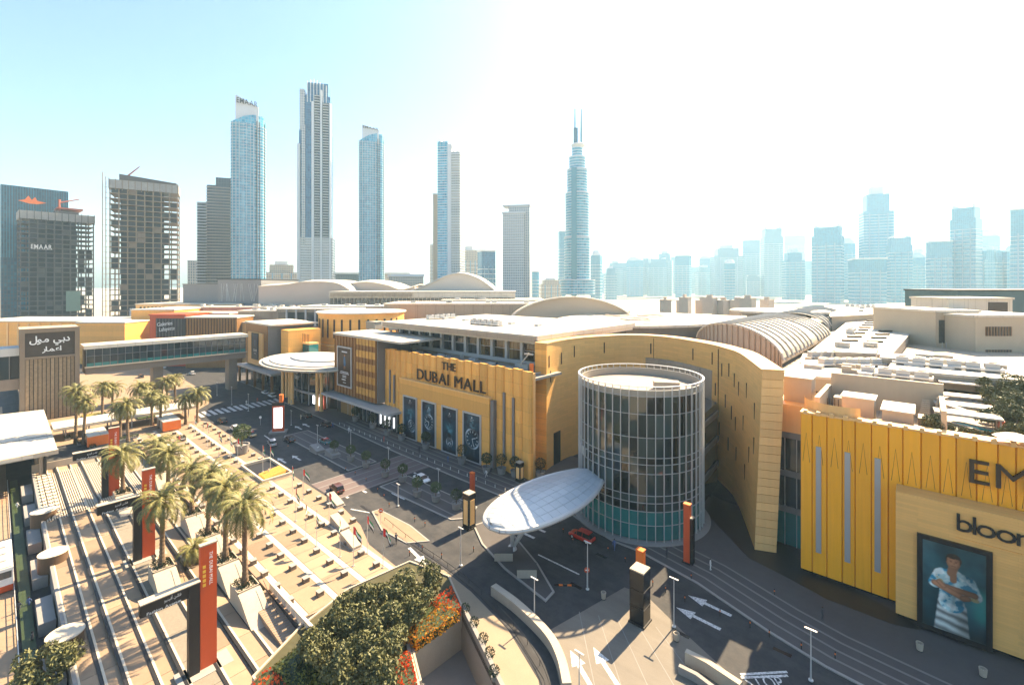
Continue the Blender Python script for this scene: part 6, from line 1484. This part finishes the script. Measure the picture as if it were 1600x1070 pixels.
# ------------------------------------------------------------------ people
def body_mesh(pose, seed):
    J = {'pelvis': (0, 0, .95), 'chest': (0.02, 0, 1.32), 'neck': (.02, 0, 1.5), 'head0': (.03, 0, 1.58), 'head1': (.03, 0, 1.72)}
    sw = .24 if pose == 'walk' else .04
    for s, n in ((1, 'l'), (-1, 'r')):
        k = s * sw
        J.update({'hip' + n: (0, s * .1, .9), 'knee' + n: (k * .8 + .03, s * .1, .5), 'ank' + n: (k * 1.3 - .02, s * .1, .08), 'toe' + n: (k * 1.3 + .16, s * .11, .04),
                  'sho' + n: (.02, s * .19, 1.43), 'elb' + n: (-k * .6 - .02, s * .25, 1.16), 'wri' + n: (-k * .9 + .08, s * .25, .92), 'han' + n: (-k * .9 + .13, s * .25, .82)})
        if pose == 'ride': J.update({'knee' + n: (.38, s * .1, .72 + s * .1), 'ank' + n: (.22, s * .1, .35 + s * .12), 'toe' + n: (.36, s * .1, .32 + s * .12), 'elb' + n: (.32, s * .22, 1.2), 'wri' + n: (.58, s * .2, 1.08), 'han' + n: (.66, s * .18, 1.06)})
    if pose == 'ride': J.update({'chest': (.2, 0, 1.3), 'neck': (.28, 0, 1.46), 'head0': (.33, 0, 1.54), 'head1': (.36, 0, 1.68), 'shol': (.24, .19, 1.4), 'shor': (.24, -.19, 1.4)})
    rad = dict(pelvis=.15, chest=.17, neck=.06, head0=.085, head1=.1); nm = list(J); vs = [J[n] for n in nm]
    for n in nm:
        for a, b in (('hip', .1), ('knee', .065), ('ank', .045), ('toe', .04), ('sho', .075), ('elb', .05), ('wri', .035), ('han', .04)):
            if n.startswith(a): rad[n] = b
    E_ = [('pelvis', 'chest'), ('chest', 'neck'), ('neck', 'head0'), ('head0', 'head1')]
    for n in 'lr': E_ += [('pelvis', 'hip' + n), ('hip' + n, 'knee' + n), ('knee' + n, 'ank' + n), ('ank' + n, 'toe' + n), ('chest', 'sho' + n), ('sho' + n, 'elb' + n), ('elb' + n, 'wri' + n), ('wri' + n, 'han' + n)]
    me = bpy.data.meshes.new('body'); me.from_pydata(vs, [(nm.index(a), nm.index(b)) for a, b in E_], [])
    o = bpy.data.objects.new('body', me); COL.objects.link(o); o.modifiers.new('skin', 'SKIN'); sl = me.skin_vertices[0].data
    for i, n in enumerate(nm): sl[i].radius = (rad[n], rad[n]); sl[i].use_root = n == 'pelvis'
    sb2 = o.modifiers.new('sub', 'SUBSURF'); sb2.levels = 1; bpy.context.view_layer.update()
    out = bpy.data.meshes.new_from_object(o.evaluated_get(bpy.context.evaluated_depsgraph_get())); bpy.data.objects.remove(o)
    for p in out.polygons:
        c = p.center; p.use_smooth = True
        p.material_index = 1 if c.z < .93 and abs(c.y) < .2 and not (pose == 'stand' and abs(c.y) > .2) else (2 if c.z > 1.49 or (abs(c.y) > .2 and c.z < 1.12) else 0)
        if c.z < .1: p.material_index = 3
    return out
BODY = {p: body_mesh(p, 1) for p in ('walk', 'stand', 'ride')}
hair_me = MB().lathe([(0, 1.655), (.112, 1.66), (.118, 1.72), (.09, 1.79), (0, 1.815)], 12).mesh('hair'); hair_me.materials.append(P_hair)
cl_top = [mat('cloth_%d' % i, c, .8) for i, c in enumerate(((.6, .58, .55), (.05, .05, .06), (.08, .12, .25), (.4, .08, .06), (.5, .42, .3)))]
cl_bot = [mat('trouser_%d' % i, c, .8) for i, c in enumerate(((.03, .035, .05), (.12, .1, .08), (.3, .27, .22)))]
def person(px, py, z, pose, top, bot, rz, label):
    x, y = G(px, py, z); t = thing('person', label, 'person', (x, y, z), rz, local=True)
    me = BODY[pose].copy(); me.materials.clear()
    for m_ in (cl_top[top], cl_bot[bot], M_skin, M_black): me.materials.append(m_)
    link('body', me, t); o = link('hair', hair_me, t)
    if pose == 'ride': o.location = (.33, 0, -.03)
    return t
ppl = [(30, 957, -5, 'walk', 1, 0, 2.6, 'person in black walking on the lower street, left of a pair'), (45, 950, -5, 'walk', 2, 1, 2.6, 'person in blue walking on the lower street, right of a pair'), (50, 1006, -5, 'stand', 1, 0, 1.0, 'person in black standing on the lower street behind the low tree'), (27, 796, -5, 'walk', 0, 0, 2, 'person in pale shirt on the lower street near the far bus'),
       (497, 706, .0, 'walk', 0, 0, 0, 'person in pale shirt walking past the median lamp'), (74, 762, -5, 'walk', 1, 0, 1, 'person in black at the foot of the far round column'), (240, 668, .13, 'walk', 3, 1, 1, 'person in red shirt by the far kiosk'), (318, 672, .13, 'walk', 4, 2, 2, 'person in tan shirt by the zebra crossing corner'), (1042, 872, .13, 'stand', 1, 0, 3, 'person in black waiting at the foot of the glass drum'), (1285, 968, .13, 'stand', 1, 0, 0, 'person in black standing on the right pavement'), (704, 690, .13, 'walk', 2, 0, 1, 'person in blue walking below the posters'), (360, 690, .13, 'walk', 0, 2, 0, 'person in pale shirt crossing the plaza near the taxis')]
for q in ppl: person(*q)
x, y = G(619, 848); a = R(150)
bk = thing('bicycle', 'bicycle ridden across the sunlit road', 'bicycle', (x, y, .01), a, local=True)
for xx in (-.52, .52):
    MB().lathe([(.31, -.02), (.34, -.02), (.34, .02), (.31, .02)], 18, cap=False).build('wheel', M_black, bk).matrix_basis = Matrix.Translation((xx, 0, .34)) @ Matrix.Rotation(R(90), 4, 'X')
fr_ = MB()
for p0, p1 in (((-.52, 0, .34), (-.12, 0, .3)), ((-.12, 0, .3), (-.22, 0, .85)), ((-.22, 0, .82), (.36, 0, .85)), ((.36, 0, .85), (-.12, 0, .3)), ((.52, 0, .34), (.36, 0, .98)), ((-.52, 0, .34), (-.22, 0, .82)), ((.36, -.22, 1.0), (.36, .22, 1.0))): fr_.tube(p0, p1, .022, .022, 6)
fr_.build('frame', M_dark, bk); MB().box(-.36, -.08, -.07, .07, .86, .92).build('saddle', M_black, bk)
pr_ = person(619, 848, .01, 'ride', 1, 0, a, 'cyclist in black riding across the sunlit road'); pr_.location.x -= .22 * math.cos(a); pr_.location.y -= .22 * math.sin(a)

for i, (a, b, z) in enumerate(((385, 632, .02), (402, 628, .02), (350, 640, .02), (470, 655, .13), (520, 668, .13), (545, 676, .13), (600, 690, .13), (655, 708, .13), (455, 632, .13), (700, 722, .13), (760, 745, .13), (280, 690, .13), (330, 700, .13), (420, 742, .13), (960, 858, .13), (1110, 890, .13))):
    person(a, b, z, 'walk' if i % 3 else 'stand', (i * 3) % 5, i % 3, i * 1.7, 'small %s shirted pedestrian, %s from the left of those strolling between zebra crossing and drum' % (('pale', 'red', 'black', 'tan', 'blue')[[0, 3, 1, 4, 2].index((i * 3) % 5)], ORD[[280, 330, 350, 385, 402, 420, 455, 470, 520, 545, 600, 655, 700, 760, 960, 1110].index(a)]))

# ------------------------------------------------------------------ planted mound, pit walls, curved parapet
mound = [G(*p) for p in ((398, 1062), (470, 985), (545, 925), (640, 882), (700, 905), (722, 956), (641, 1011), (655, 1068), (560, 1110), (430, 1110))]
md = struct('planted_mound', MB().prism(mound, -1.9, .35), mat('mound_soil', (.06, .055, .025), .95, var=.4, scale=1.2, fine=.3))
MB().wall(mound, .25, -1.9, .55, closed=True).build('edging', M_conc, md)
# sunken court
pw = struct('sunken_court', MB().prism([pa, pb, pc, pe], -5.6, -5.0), M_concg)
MB().wall([pa, pb], -.7, -5.6, 1.0).build('retaining_wall', M_conc, pw); MB().wall([pe, pa], -.5, -5.6, .9).build('retaining_wall', M_concg, pw); MB().wall([pb, pc], -.4, -5.6, .6).build('retaining_wall', M_conc, pw)
par = struct('curved_parapet', MB().wall(spline([G(*p) for p in ((775, 925), (815, 955), (860, 1000), (882, 1040), (893, 1085))], 6), -1.0, .0, 1.35), M_conc)
w2 = struct('near_parapet', MB().wall([G(1073, 1032), G(1105, 1048), G(1160, 1085)], -.7, 0, 1.5), M_conc)
MB().wall([G(1062, 1048), G(1090, 1062), G(1120, 1085)], -.5, 0, .9).build('kerb_wall', M_concg, w2)
# clumps of leaves
LEAFC = []
for s in range(4):
    r = random.Random(40 + s); mb = MB()
    lobes = [(Vector((r.uniform(-1, 1), r.uniform(-1, 1), r.uniform(-.25, .75))) * 1.9, r.uniform(.85, 1.35)) for _ in range(12)]
    for c, rad in lobes:
        for i in range(230):
            v = Vector((r.gauss(0, 1), r.gauss(0, 1), r.gauss(0, 1))).normalized() * rad * r.uniform(.72, 1.06) ** .6
            if v.z < -rad * .5: v.z *= .4
            p = c + v; a = (Vector((r.uniform(-1, 1), r.uniform(-1, 1), r.uniform(-.6, .9))) + v * .4).normalized(); b = a.orthogonal().normalized(); b.rotate(Matrix.Rotation(r.uniform(0, 6), 3, a)); q = a.cross(b); sz = r.uniform(.15, .29)
            mb.face([p - b * sz, p - q * sz * .45, p + b * sz, p + q * sz * .45])
    me = mb.mesh('crown'); me.materials.append(mat('ficus_leaf', (.115, .115, .045), .55, var=.55, scale=2.5, spec=.25)); LEAFC.append(me)
tr_me = MB().tube((0, 0, 0), (0, 0, 1.6), .3, .22, 8).tube((0, 0, 1.4), (.9, .4, 2.8), .16, .08, 6).tube((0, 0, 1.5), (-.8, .5, 2.9), .15, .08, 6).tube((0, 0, 1.5), (.1, -.9, 2.8), .15, .07, 6).mesh('trunk'); tr_me.materials.append(M_bark)
def ficus(px, py, z, zc_, s, label, k, group='ficus trees on the mound'):
    x, y = G(px, py, zc_); t = thing('ficus_tree', label, 'tree', (x, y, z), rng.uniform(0, 6), group, local=True)
    o = link('trunk', tr_me, t); o.scale = (s, s, (zc_ - z) / 2.4); o = link('crown', LEAFC[k % 4], t); o.location = (0, 0, zc_ - z); o.scale = (s,) * 3
fi = [(660, 912, 1.08), (625, 925, 1.1), (592, 940, 1.1), (640, 955, .95), (556, 958, 1.1), (520, 985, 1.08), (600, 985, 1.1), (500, 1010, .95), (560, 1005, 1.05), (545, 1040, 1.0), (600, 1035, 1.05), (585, 1068, .9)]
for i, (a, b, s) in enumerate(fi): ficus(a, b, .35, 3.1, s, 'dense dark ficus tree on the planted mound, %s counted from its far end' % ORD[i], i)
ficus(78, 1040, -5, -1.2, 1.15, 'small round tree on the lower street at the bottom left', 2, None)
# clipped hedges and flower beds
def bed(poly_px, z0, z1, m_, name, label, size=.16, dens=34):
    q = [G(a, b, z1) for a, b in poly_px]; r = random.Random(len(label)); cx, cy = sum(p[0] for p in q) / len(q), sum(p[1] for p in q) / len(q)
    t = thing(name, label, 'hedge' if 'hedge' in name else 'flower bed', (cx, cy, z0)); MB().prism([(cx + (p[0] - cx) * .93, cy + (p[1] - cy) * .93) for p in q], z0, z1 - .12).build('bed_core', M_leafd, t)
    mb = MB(); x0, x1 = min(p[0] for p in q), max(p[0] for p in q); y0, y1 = min(p[1] for p in q), max(p[1] for p in q); n_ = int((x1 - x0) * (y1 - y0) * dens)
    for i in range(n_):
        p = (r.uniform(x0, x1), r.uniform(y0, y1))
        if not inside(p, q): continue
        z = z1 + r.uniform(-.25, .12) + .12 * math.sin(p[0] * 3) * math.sin(p[1] * 2.6)
        a = Vector((r.uniform(-1, 1), r.uniform(-1, 1), r.uniform(-.4, .7))).normalized(); b = a.orthogonal().normalized(); s = size * r.uniform(.6, 1.3); c = Vector((*p, z)); mb.face([c - a * s, c - b * s * .6, c + a * s, c + b * s * .6])
    for k in range(len(q)):
        a_, b_ = Vector(q[k - 1]), Vector(q[k])
        for i in range(int((b_ - a_).length * (z1 - z0) * dens * .8)):
            p = a_.lerp(b_, r.random()); c = Vector((p.x, p.y, r.uniform(z0, z1))); a = Vector((r.uniform(-1, 1), r.uniform(-1, 1), r.uniform(-.5, .5))).normalized(); b = a.orthogonal().normalized(); s = size * r.uniform(.6, 1.3); mb.face([c - a * s, c - b * s * .6, c + a * s, c + b * s * .6])
    mb.build('leaves', m_, t)
M_yg = mat('yellow_green_leaf', (.17, .16, .025), .6, var=.45, scale=1.1)
bed(((395, 1062), (415, 1045), (440, 1042), (450, 1085), (400, 1090)), .3, 1.0, M_flower, 'flower_bed', 'red and orange flowers at the left tip of the mound')
bed(((425, 1040), (462, 1010), (500, 1046), (470, 1085)), .3, 1.3, M_yg, 'clipped_hedge', 'yellow green clipped hedge at the lower left of the mound')
bed(((470, 1005), (500, 985), (545, 1030), (510, 1050)), .3, 1.2, M_leafd, 'clipped_hedge', 'dark clipped hedge left of the ficus trees')
bed(((490, 1055), (540, 1040), (560, 1090), (500, 1095)), .3, 1.3, M_yg, 'clipped_hedge', 'yellow green clipped hedge at the bottom edge')
bed(((632, 985), (668, 962), (690, 940), (718, 955), (650, 1003)), .3, 1.6, mat('amber_flowers', (.85, .3, .02), .7, var=.4, scale=1.5, col2=(.5, .34, .02)), 'flower_bed', 'amber flower strip along the sunken court wall')
bed(((672, 938), (705, 915), (720, 948), (690, 956)), .3, 1.5, M_flower, 'flower_bed', 'red flower patch at the right end of the mound')
bed(((640, 975), (672, 945), (690, 938), (668, 962)), .3, 1.5, M_yg, 'clipped_hedge', 'yellow green hedge behind the amber flowers')
bed(((620, 1025), (640, 1014), (652, 1068), (606, 1085)), .3, 1.9, M_flower, 'flower_bed', 'scarlet flower bed left of the sunken court')
sb_me = leafball(380, .62, .62, .6, .1, 21).mesh('crown'); sb_me.materials.append(M_leafd); sp_me = MB().lathe([(.3, 0), (.42, .6), (.36, .6), (0, .55)], 12).mesh('pot'); sp_me.materials.append(M_concg)
for i, (a, b) in enumerate(((727, 962), (741, 984), (755, 1010), (765, 1033), (772, 1062))):
    t = thing('ball_shrub', 'small ball shrub in a pot along the sunken court, %s from the top' % ORD[i], 'shrub', (*G(a, b, .03), .03), 0, 'ball shrubs', local=True); link('pot', sp_me, t); o = link('crown', sb_me, t); o.location = (0, 0, 1.1)

# white slotted balustrade and ramp beside the mound
q0, q1 = G(487, 935, .0), G(562, 1018, .0)
bz = thing('balustrade', 'white slotted balustrade between the plaza and the gravel beds', 'railing', ((8 + 24) / 2, -53.6, 0))
for i in range(9): MB().box(9.5 + i * 1.5, 10.7 + i * 1.5, -53.75, -53.55, .0, 1.15).build('panel', M_roofw, bz)
MB().box(9.2, 23, -53.85, -53.45, 1.15, 1.27).build('handrail', M_roofw, bz); MB().box(9.2, 23, -53.9, -53.4, -1.6, .02).build('base_wall', M_conc, bz)
rp = struct('access_ramp', MB().prism([(9, -54.05), (23.5, -54.05), (23.5, -56.4), (9, -56.4)], -1.2, [-.02, -1.1, -1.1, -.02]), M_pave)
rbm = MB()
for i in range(28): rbm.prism([(9.2 + i * .5, -54.1), (9.3 + i * .5, -54.1), (9.3 + i * .5, -56.3), (9.2 + i * .5, -56.3)], -1.0, [-.0 - .0372 * i] * 4)
tag(rbm.build('ramp_ribs', M_concg, rp), kind='stuff')
# sunken planter frame on the plaza with little tree
x, y = G(416, 735, .15); sk_ = thing('plaza_planter', 'pale framed sunken planter with gold fins on the plaza', 'planter', (x, y, .13))
for a in ((-7, 7, -3.4, -3.0), (-7, 7, 3.0, 3.4), (-7, -6.6, -3, 3), (6.6, 7, -3, 3)): MB().box(x + a[0], x + a[1], y + a[2], y + a[3], .12, .75).build('frame', M_band, sk_)
MB().box(x - 6.6, x + 6.6, y - 3, y + 3, .12, .16).build('floor', M_dark, sk_)
for i in range(7): MB().boxr(x + 2 + i * .6, y, .5, .15, 5.6, .9, .3).build('fin', M_gold, sk_)
potted(*G(378, 708, .13), 'leafy round tree among red planters near the taxis', 0, 1.9, .13)
# benches / low walls on the plaza by the road
for i, (a, b) in enumerate(((524, 786), (531, 822), (548, 850))):
    x, y = G(a, b, .13); t = thing('low_wall_box', 'pale sloping wall box on the plaza beside the road, %s from the far end' % ORD[i], 'low wall', (x, y, .13), 0, 'wall boxes', local=True)
    MB().prism([(-2.2, -.8), (2.2, -.8), (2.2, .8), (-2.2, .8)], 0, [1.6, .5, .5, 1.6]).build('body', M_conc, t); MB().box(-2.4, 2.4, -1.0, 1.0, -.05, .08).build('base', M_kerb, t)
# stone blocks on the canopy island and median
for i, (a, b, lab) in enumerate(((787, 872, 'left'), (823, 898, 'right'))):
    x, y = G(a, b, .15); t = thing('plinth_block', 'pale stone block with dark top on the canopy island, %s one' % lab, 'block', (x, y, .15), R(42), 'island blocks', local=True)
    MB().prism([(-1.5, -.8), (1.5, -.8), (1.5, .8), (-1.5, .8)], 0, 1.3).build('body', M_conc, t); MB().box(-1.55, 1.55, -.85, .85, 1.3, 1.42).build('lid', M_side, t)
for i, (a, b) in enumerate(((496, 705), (520, 712))):
    x, y = G(a, b, .14); t = thing('ventilation_block', 'grey sloping ventilation block on the median, %s one' % ('left' if i == 0 else 'right'), 'block', (x, y, .14), 0, 'median blocks', local=True)
    MB().prism([(-2, -1.2), (2, -1.2), (2, 1.2), (-2, 1.2)], 0, [1.6, .7, .7, 1.6]).build('body', M_concg, t); MB().box(-2.1, 2.1, -1.3, 1.3, -.05, .1).build('base', M_kerb, t)
for i, (a, b) in enumerate(((943, 935), (1057, 1000), (1437, 1017), (1536, 1058))):
    x, y = G(a, b, .02); t = thing('litter_bin', 'small pale round litter bin, %s from the left' % ORD[i], 'bin', (x, y, .02 if i < 2 else .14), 0, 'litter bins', local=True)
    MB().lathe([(.3, 0), (.38, .9), (.38, .95), (.3, .95), (.28, .7), (0, .7)], 14).build('drum', M_conc, t); MB().lathe([(.33, 0), (.33, .08)], 14).build('foot', M_dark, t)
for i, (a, b, col, lab) in enumerate(((917, 916, M_red, 'round red road sign below the lamp before the glass drum'), (595, 818, M_red, 'round red road sign on the traffic island tip'), (407, 664, M_white, 'small white road sign near the zebra crossing'), (628, 748, M_white, 'small white road sign by the potted trees'))):
    x, y = G(a, b, .1); t = thing('road_sign', lab, 'sign', (x, y, .1), YAW, local=True); MB().tube((0, 0, 0), (0, 0, 2.6), .05, .05, 6).build('pole', M_lgrey, t)
    o = MB().tube((0, -.07, 2.5), (0, -.04, 2.5), .42, .42, 16).build('disc', col, t)
    if i < 2: MB().box(-.26, .26, -.09, -.072, 2.42, 2.58).build('white_bar', M_white, t)
# guard rail along the drain channel and road arrows island posts
gr = thing('guard_rail', 'low dark guard rail curving along the sunlit road edge', 'railing', (20, -33, 0))
rl = spline(RAIL[1:], 5)
MB().path([(p[0], p[1] + .3, .75) for p in rl], .04, 5).build('rail', M_dark, gr)
for p in rl[::2]: MB().tube((p[0], p[1] + .3, .04), (p[0], p[1] + .3, .75), .035, .035, 5).build('post', M_dark, gr)

# ------------------------------------------------------------------ lower street: wall columns, fences, shelter roof, covered walk, kiosk
for i, (a, b) in enumerate(((68, 797), (83, 862), (102, 988))):
    x, y = G(a, b, -.4); t = thing('round_column', 'stout round brown column with pale top, %s from the far end' % ORD[i], 'column', (x, y, -5), 0, 'stout columns', local=True)
    MB().lathe([(1.9, 0), (1.9, 4.5)], 24).build('drum', mat('column_brown', (.1, .06, .035), .5, var=.2, streak=.2), t, smooth=True); MB().lathe([(1.95, 4.5), (1.95, 4.62), (0, 4.64)], 24).build('top', M_band, t)
fn = thing('street_fence', 'long pale metal fence on the lower street', 'fence', (-20, -79, -5))
for y_ in (-78.6, -83.5):
    for z_ in (.45, 1.05): MB().tube((-90, y_, -5 + z_), (25, y_, -5 + z_), .05, .05, 5).build('rail', M_silver, fn)
    for i in range(47): MB().tube((-90 + i * 2.5, y_, -5), (-90 + i * 2.5, y_, -3.9), .05, .05, 5).build('post', M_silver, fn)
struct('lower_pavement', MB().box(-200, 34, -83.4, -78.7, -4.995, -4.86), M_pave); lawn = struct('hedge_strip', MB().box(-90, 20, -78.2, -76.9, -4.99, -4.4), M_leafd)
for i in range(7): MB().box(-80 + i * 15, -72 + i * 15, -76.6, -74.8, -5, -3.2).build('vent_box', M_concg, lawn)
sr = thing('shelter_roof', 'large flat white shelter roof at the left edge', 'canopy', (-105, -82, 0))
MB().prism([(-134, -70), (-78.5, -70.3), (-77.8, -100), (-140, -100)], 3.4, 4.1).build('roof', M_roofw, sr)
MB().box(-110, -106, -90, -80, 4.1, 4.9).build('roof_hatch', M_lgrey, sr); MB().box(-79.2, -78.4, -100, -70.2, 3.2, 4.25).build('edge_beam', M_conc, sr); MB().box(-96.2, -95.8, -99, -70.4, 4.1, 4.16).build('joint', M_dark, sr)
for xx in (-82, -100, -120):
    for yy in (-73, -88): MB().tube((xx, yy, -5), (xx, yy, 3.4), .45, .45, 12).build('column', M_conc, sr)
for i in range(9): MB().box(-95 + i * 1.8, -94 + i * 1.8, -72.5, -72.2, -5, 3.2).build('screen_slat', M_dark, sr)
cwk = thing('covered_walk', 'long flat white walkway canopy crossing the palm grove', 'canopy', (-108, -52, 0))
MB().box(-112.5, -103, -69.6, -34.5, 3.5, 4.0).build('roof', M_roofw, cwk); MB().box(-112.6, -102.9, -69.6, -34.4, 3.2, 3.5).build('edge', M_conc, cwk)
for i in range(7):
    for xx in (-111, -104.4): MB().tube((xx, -67 + i * 5, .1), (xx, -67 + i * 5, 3.2), .18, .18, 8).build('column', M_lgrey, cwk)
for a, b, w_, lab in ((262, 668, 5, 'pale kiosk box under the far palms'), (150, 692, 4, 'low cream kiosk left of the far palms')):
    x, y = G(a, b, .1); t = thing('kiosk', lab, 'kiosk', (x, y, .1), .0, local=True); MB().box(-w_, w_, -1.8, 1.8, 0, 3).build('wall', M_conc, t); MB().box(-w_ - .4, w_ + .4, -2.2, 2.2, 3, 3.3).build('roof', M_roofw, t); MB().box(w_ - .8, w_ + .45, -2.25, 2.25, .4, 3.05).build('orange_end', M_orange, t)
for i in range(10):
    a, b = 105 + i * 20, rng.uniform(684, 704); x, y = G(a, b, .1); t = thing('planter_box', 'low planter with shrubs in the shaded palm court, %s from the left' % ORD[i], 'planter', (x, y, .1), rng.choice((0, 1.57)), 'palm court planters', local=True)
    MB().box(-1.6, 1.6, -.6, .6, 0, .55).build('box', M_concg, t); o = link('shrubs', BUSH, t); o.location = (0, 0, .75); o.scale = (1.2, .6, 1)

# ------------------------------------------------------------------ roof garden with pool above the gold store
rg = thing('roof_garden_deck', 'roof garden terrace with turquoise pool above the gold store', 'terrace', (92, 12, 23.6))
MB().box(84.2, 120, 5.7, 29.6, 23.62, 23.8).build('deck', mat('deck_stone', (.36, .3, .23), .8, var=.2, scale=.5), rg)
pp = [G(*p, 23.9) for p in ((1484, 661), (1492, 657), (1572, 676), (1566, 683))]
MB().prism(pp, 23.8, 23.9).build('pool_water', mat('pool_water', (.01, .42, .5), .08, var=.15, scale=.8, spec=.6), rg); MB().wall(pp, -.45, 23.8, 24.0, closed=True).build('pool_rim', M_roofw, rg)
for i, (a, b) in enumerate(((1508, 604), (1506, 617), (1508, 631), (1512, 645))):
    x, y = G(a, b, 26.6); z0 = 23.8 if y < 29.6 else 24.6
    t = thing('cabana', 'white flat cabana roof in the roof garden, %s from the far end' % ORD[i], 'canopy', (x, y, z0), R(4), 'cabanas', local=True)
    MB().box(-3.6, 3.4, -1.5, 1.5, 2.5, 2.75).build('roof', M_roofw, t); MB().box(3.3, 3.5, -1.5, 1.5, .2, 2.5).build('side_screen', M_red, t)
    for xx in (-3.4, 3.1):
        for yy in (-1.3, 1.3): MB().tube((xx, yy, 0), (xx, yy, 2.5), .08, .08, 6).build('post', M_roofw, t)
x, y = G(1500, 652, 25)
t = thing('sail_awning', 'white triangular sail awning beside the pool', 'awning', (x, y, 23.8), 0, local=True); MB().shell([[(-2.5, 1.3, 3.4), (-2.2, .8, 3.1), (-2.0, .4, 2.9)], [(1, .2, 2.4), (1, -.1, 2.3), (1, -.4, 2.2)], [(5, -.5, 2.0), (5, -.6, 1.95), (5, -.7, 1.9)]], .05).build('sail', M_roofw, t); MB().tube((-2.5, .9, 0), (-2.5, .9, 3.6), .09, .09, 6).tube((5, -.6, 0), (5, -.6, 2.0), .07, .07, 6).build('mast', M_roofw, t)
gt = [(1552, 615, .95), (1576, 612, 1.0), (1562, 630, 1.05), (1589, 626, 1.1), (1578, 646, 1.0), (1556, 650, .85), (1594, 660, .95), (1584, 672, .7), (1610, 640, 1.1), (1612, 680, .9), (1456, 654, .62), (1464, 672, .6), (1497, 668, .42), (1523, 671, .42), (1549, 674, .42), (1536, 607, .55), (1540, 622, .5), (1544, 638, .5), (1463, 597, .5), (1480, 597, .5)]
for i, (a, b, s) in enumerate(gt):
    x, y = G(a, b, 26.0); y = max(y, 6.4 + 1.6 * s); z0 = 23.8 if y < 29.6 else 24.6
    t = thing('garden_tree', 'leafy green tree in the roof garden, %s counted from the left' % ORD[sorted(q[0] for q in gt).index(a)], 'tree', (x, y, z0), i * 1.3, 'roof garden trees', local=True); o = link('trunk', tr_me, t); o.scale = (s * .7, s * .7, s); o = link('crown', LEAFC[i % 4], t); o.location = (0, 0, 2.4 * s); o.scale = (s * .85, s * .85, s)
for i in range(8):
    x, y = G(1470 + (i % 2) * 16, 606 + i * 5.4, 24.2); z0 = 23.8 if y < 29.6 else 24.6
    t = thing('sun_bed', 'pale sun bed in the row beside the cabanas', 'sun bed', (x, y, z0), R(20), 'sun beds', local=True); MB().box(-1, .5, -.35, .35, .25, .36).prism([(.5, -.35), (1.1, -.35), (1.1, .35), (.5, .35)], [.25, .6, .6, .25], [.36, .72, .72, .36]).build('mattress', M_roofw, t)
    for xx in (-.8, .8): MB().box(xx - .05, xx + .05, -.3, .3, 0, .25).build('leg', M_lgrey, t)
t = thing('pool_umbrella', 'cream parasol at the roof edge right of the pool', 'parasol', (*G(1585, 690, 25.5), 23.8), 0, local=True); MB().lathe([(2.0, 2.2), (1.0, 2.6), (0, 2.85)], 8, cap=False).build('canopy', M_roofw, t); MB().tube((0, 0, 0), (0, 0, 2.8), .05, .05, 6).build('pole', M_lgrey, t)
bpy.data.objects.remove(_fo)
for _o in list(sc.objects):
    if '_w' in _o: del _o['_w']
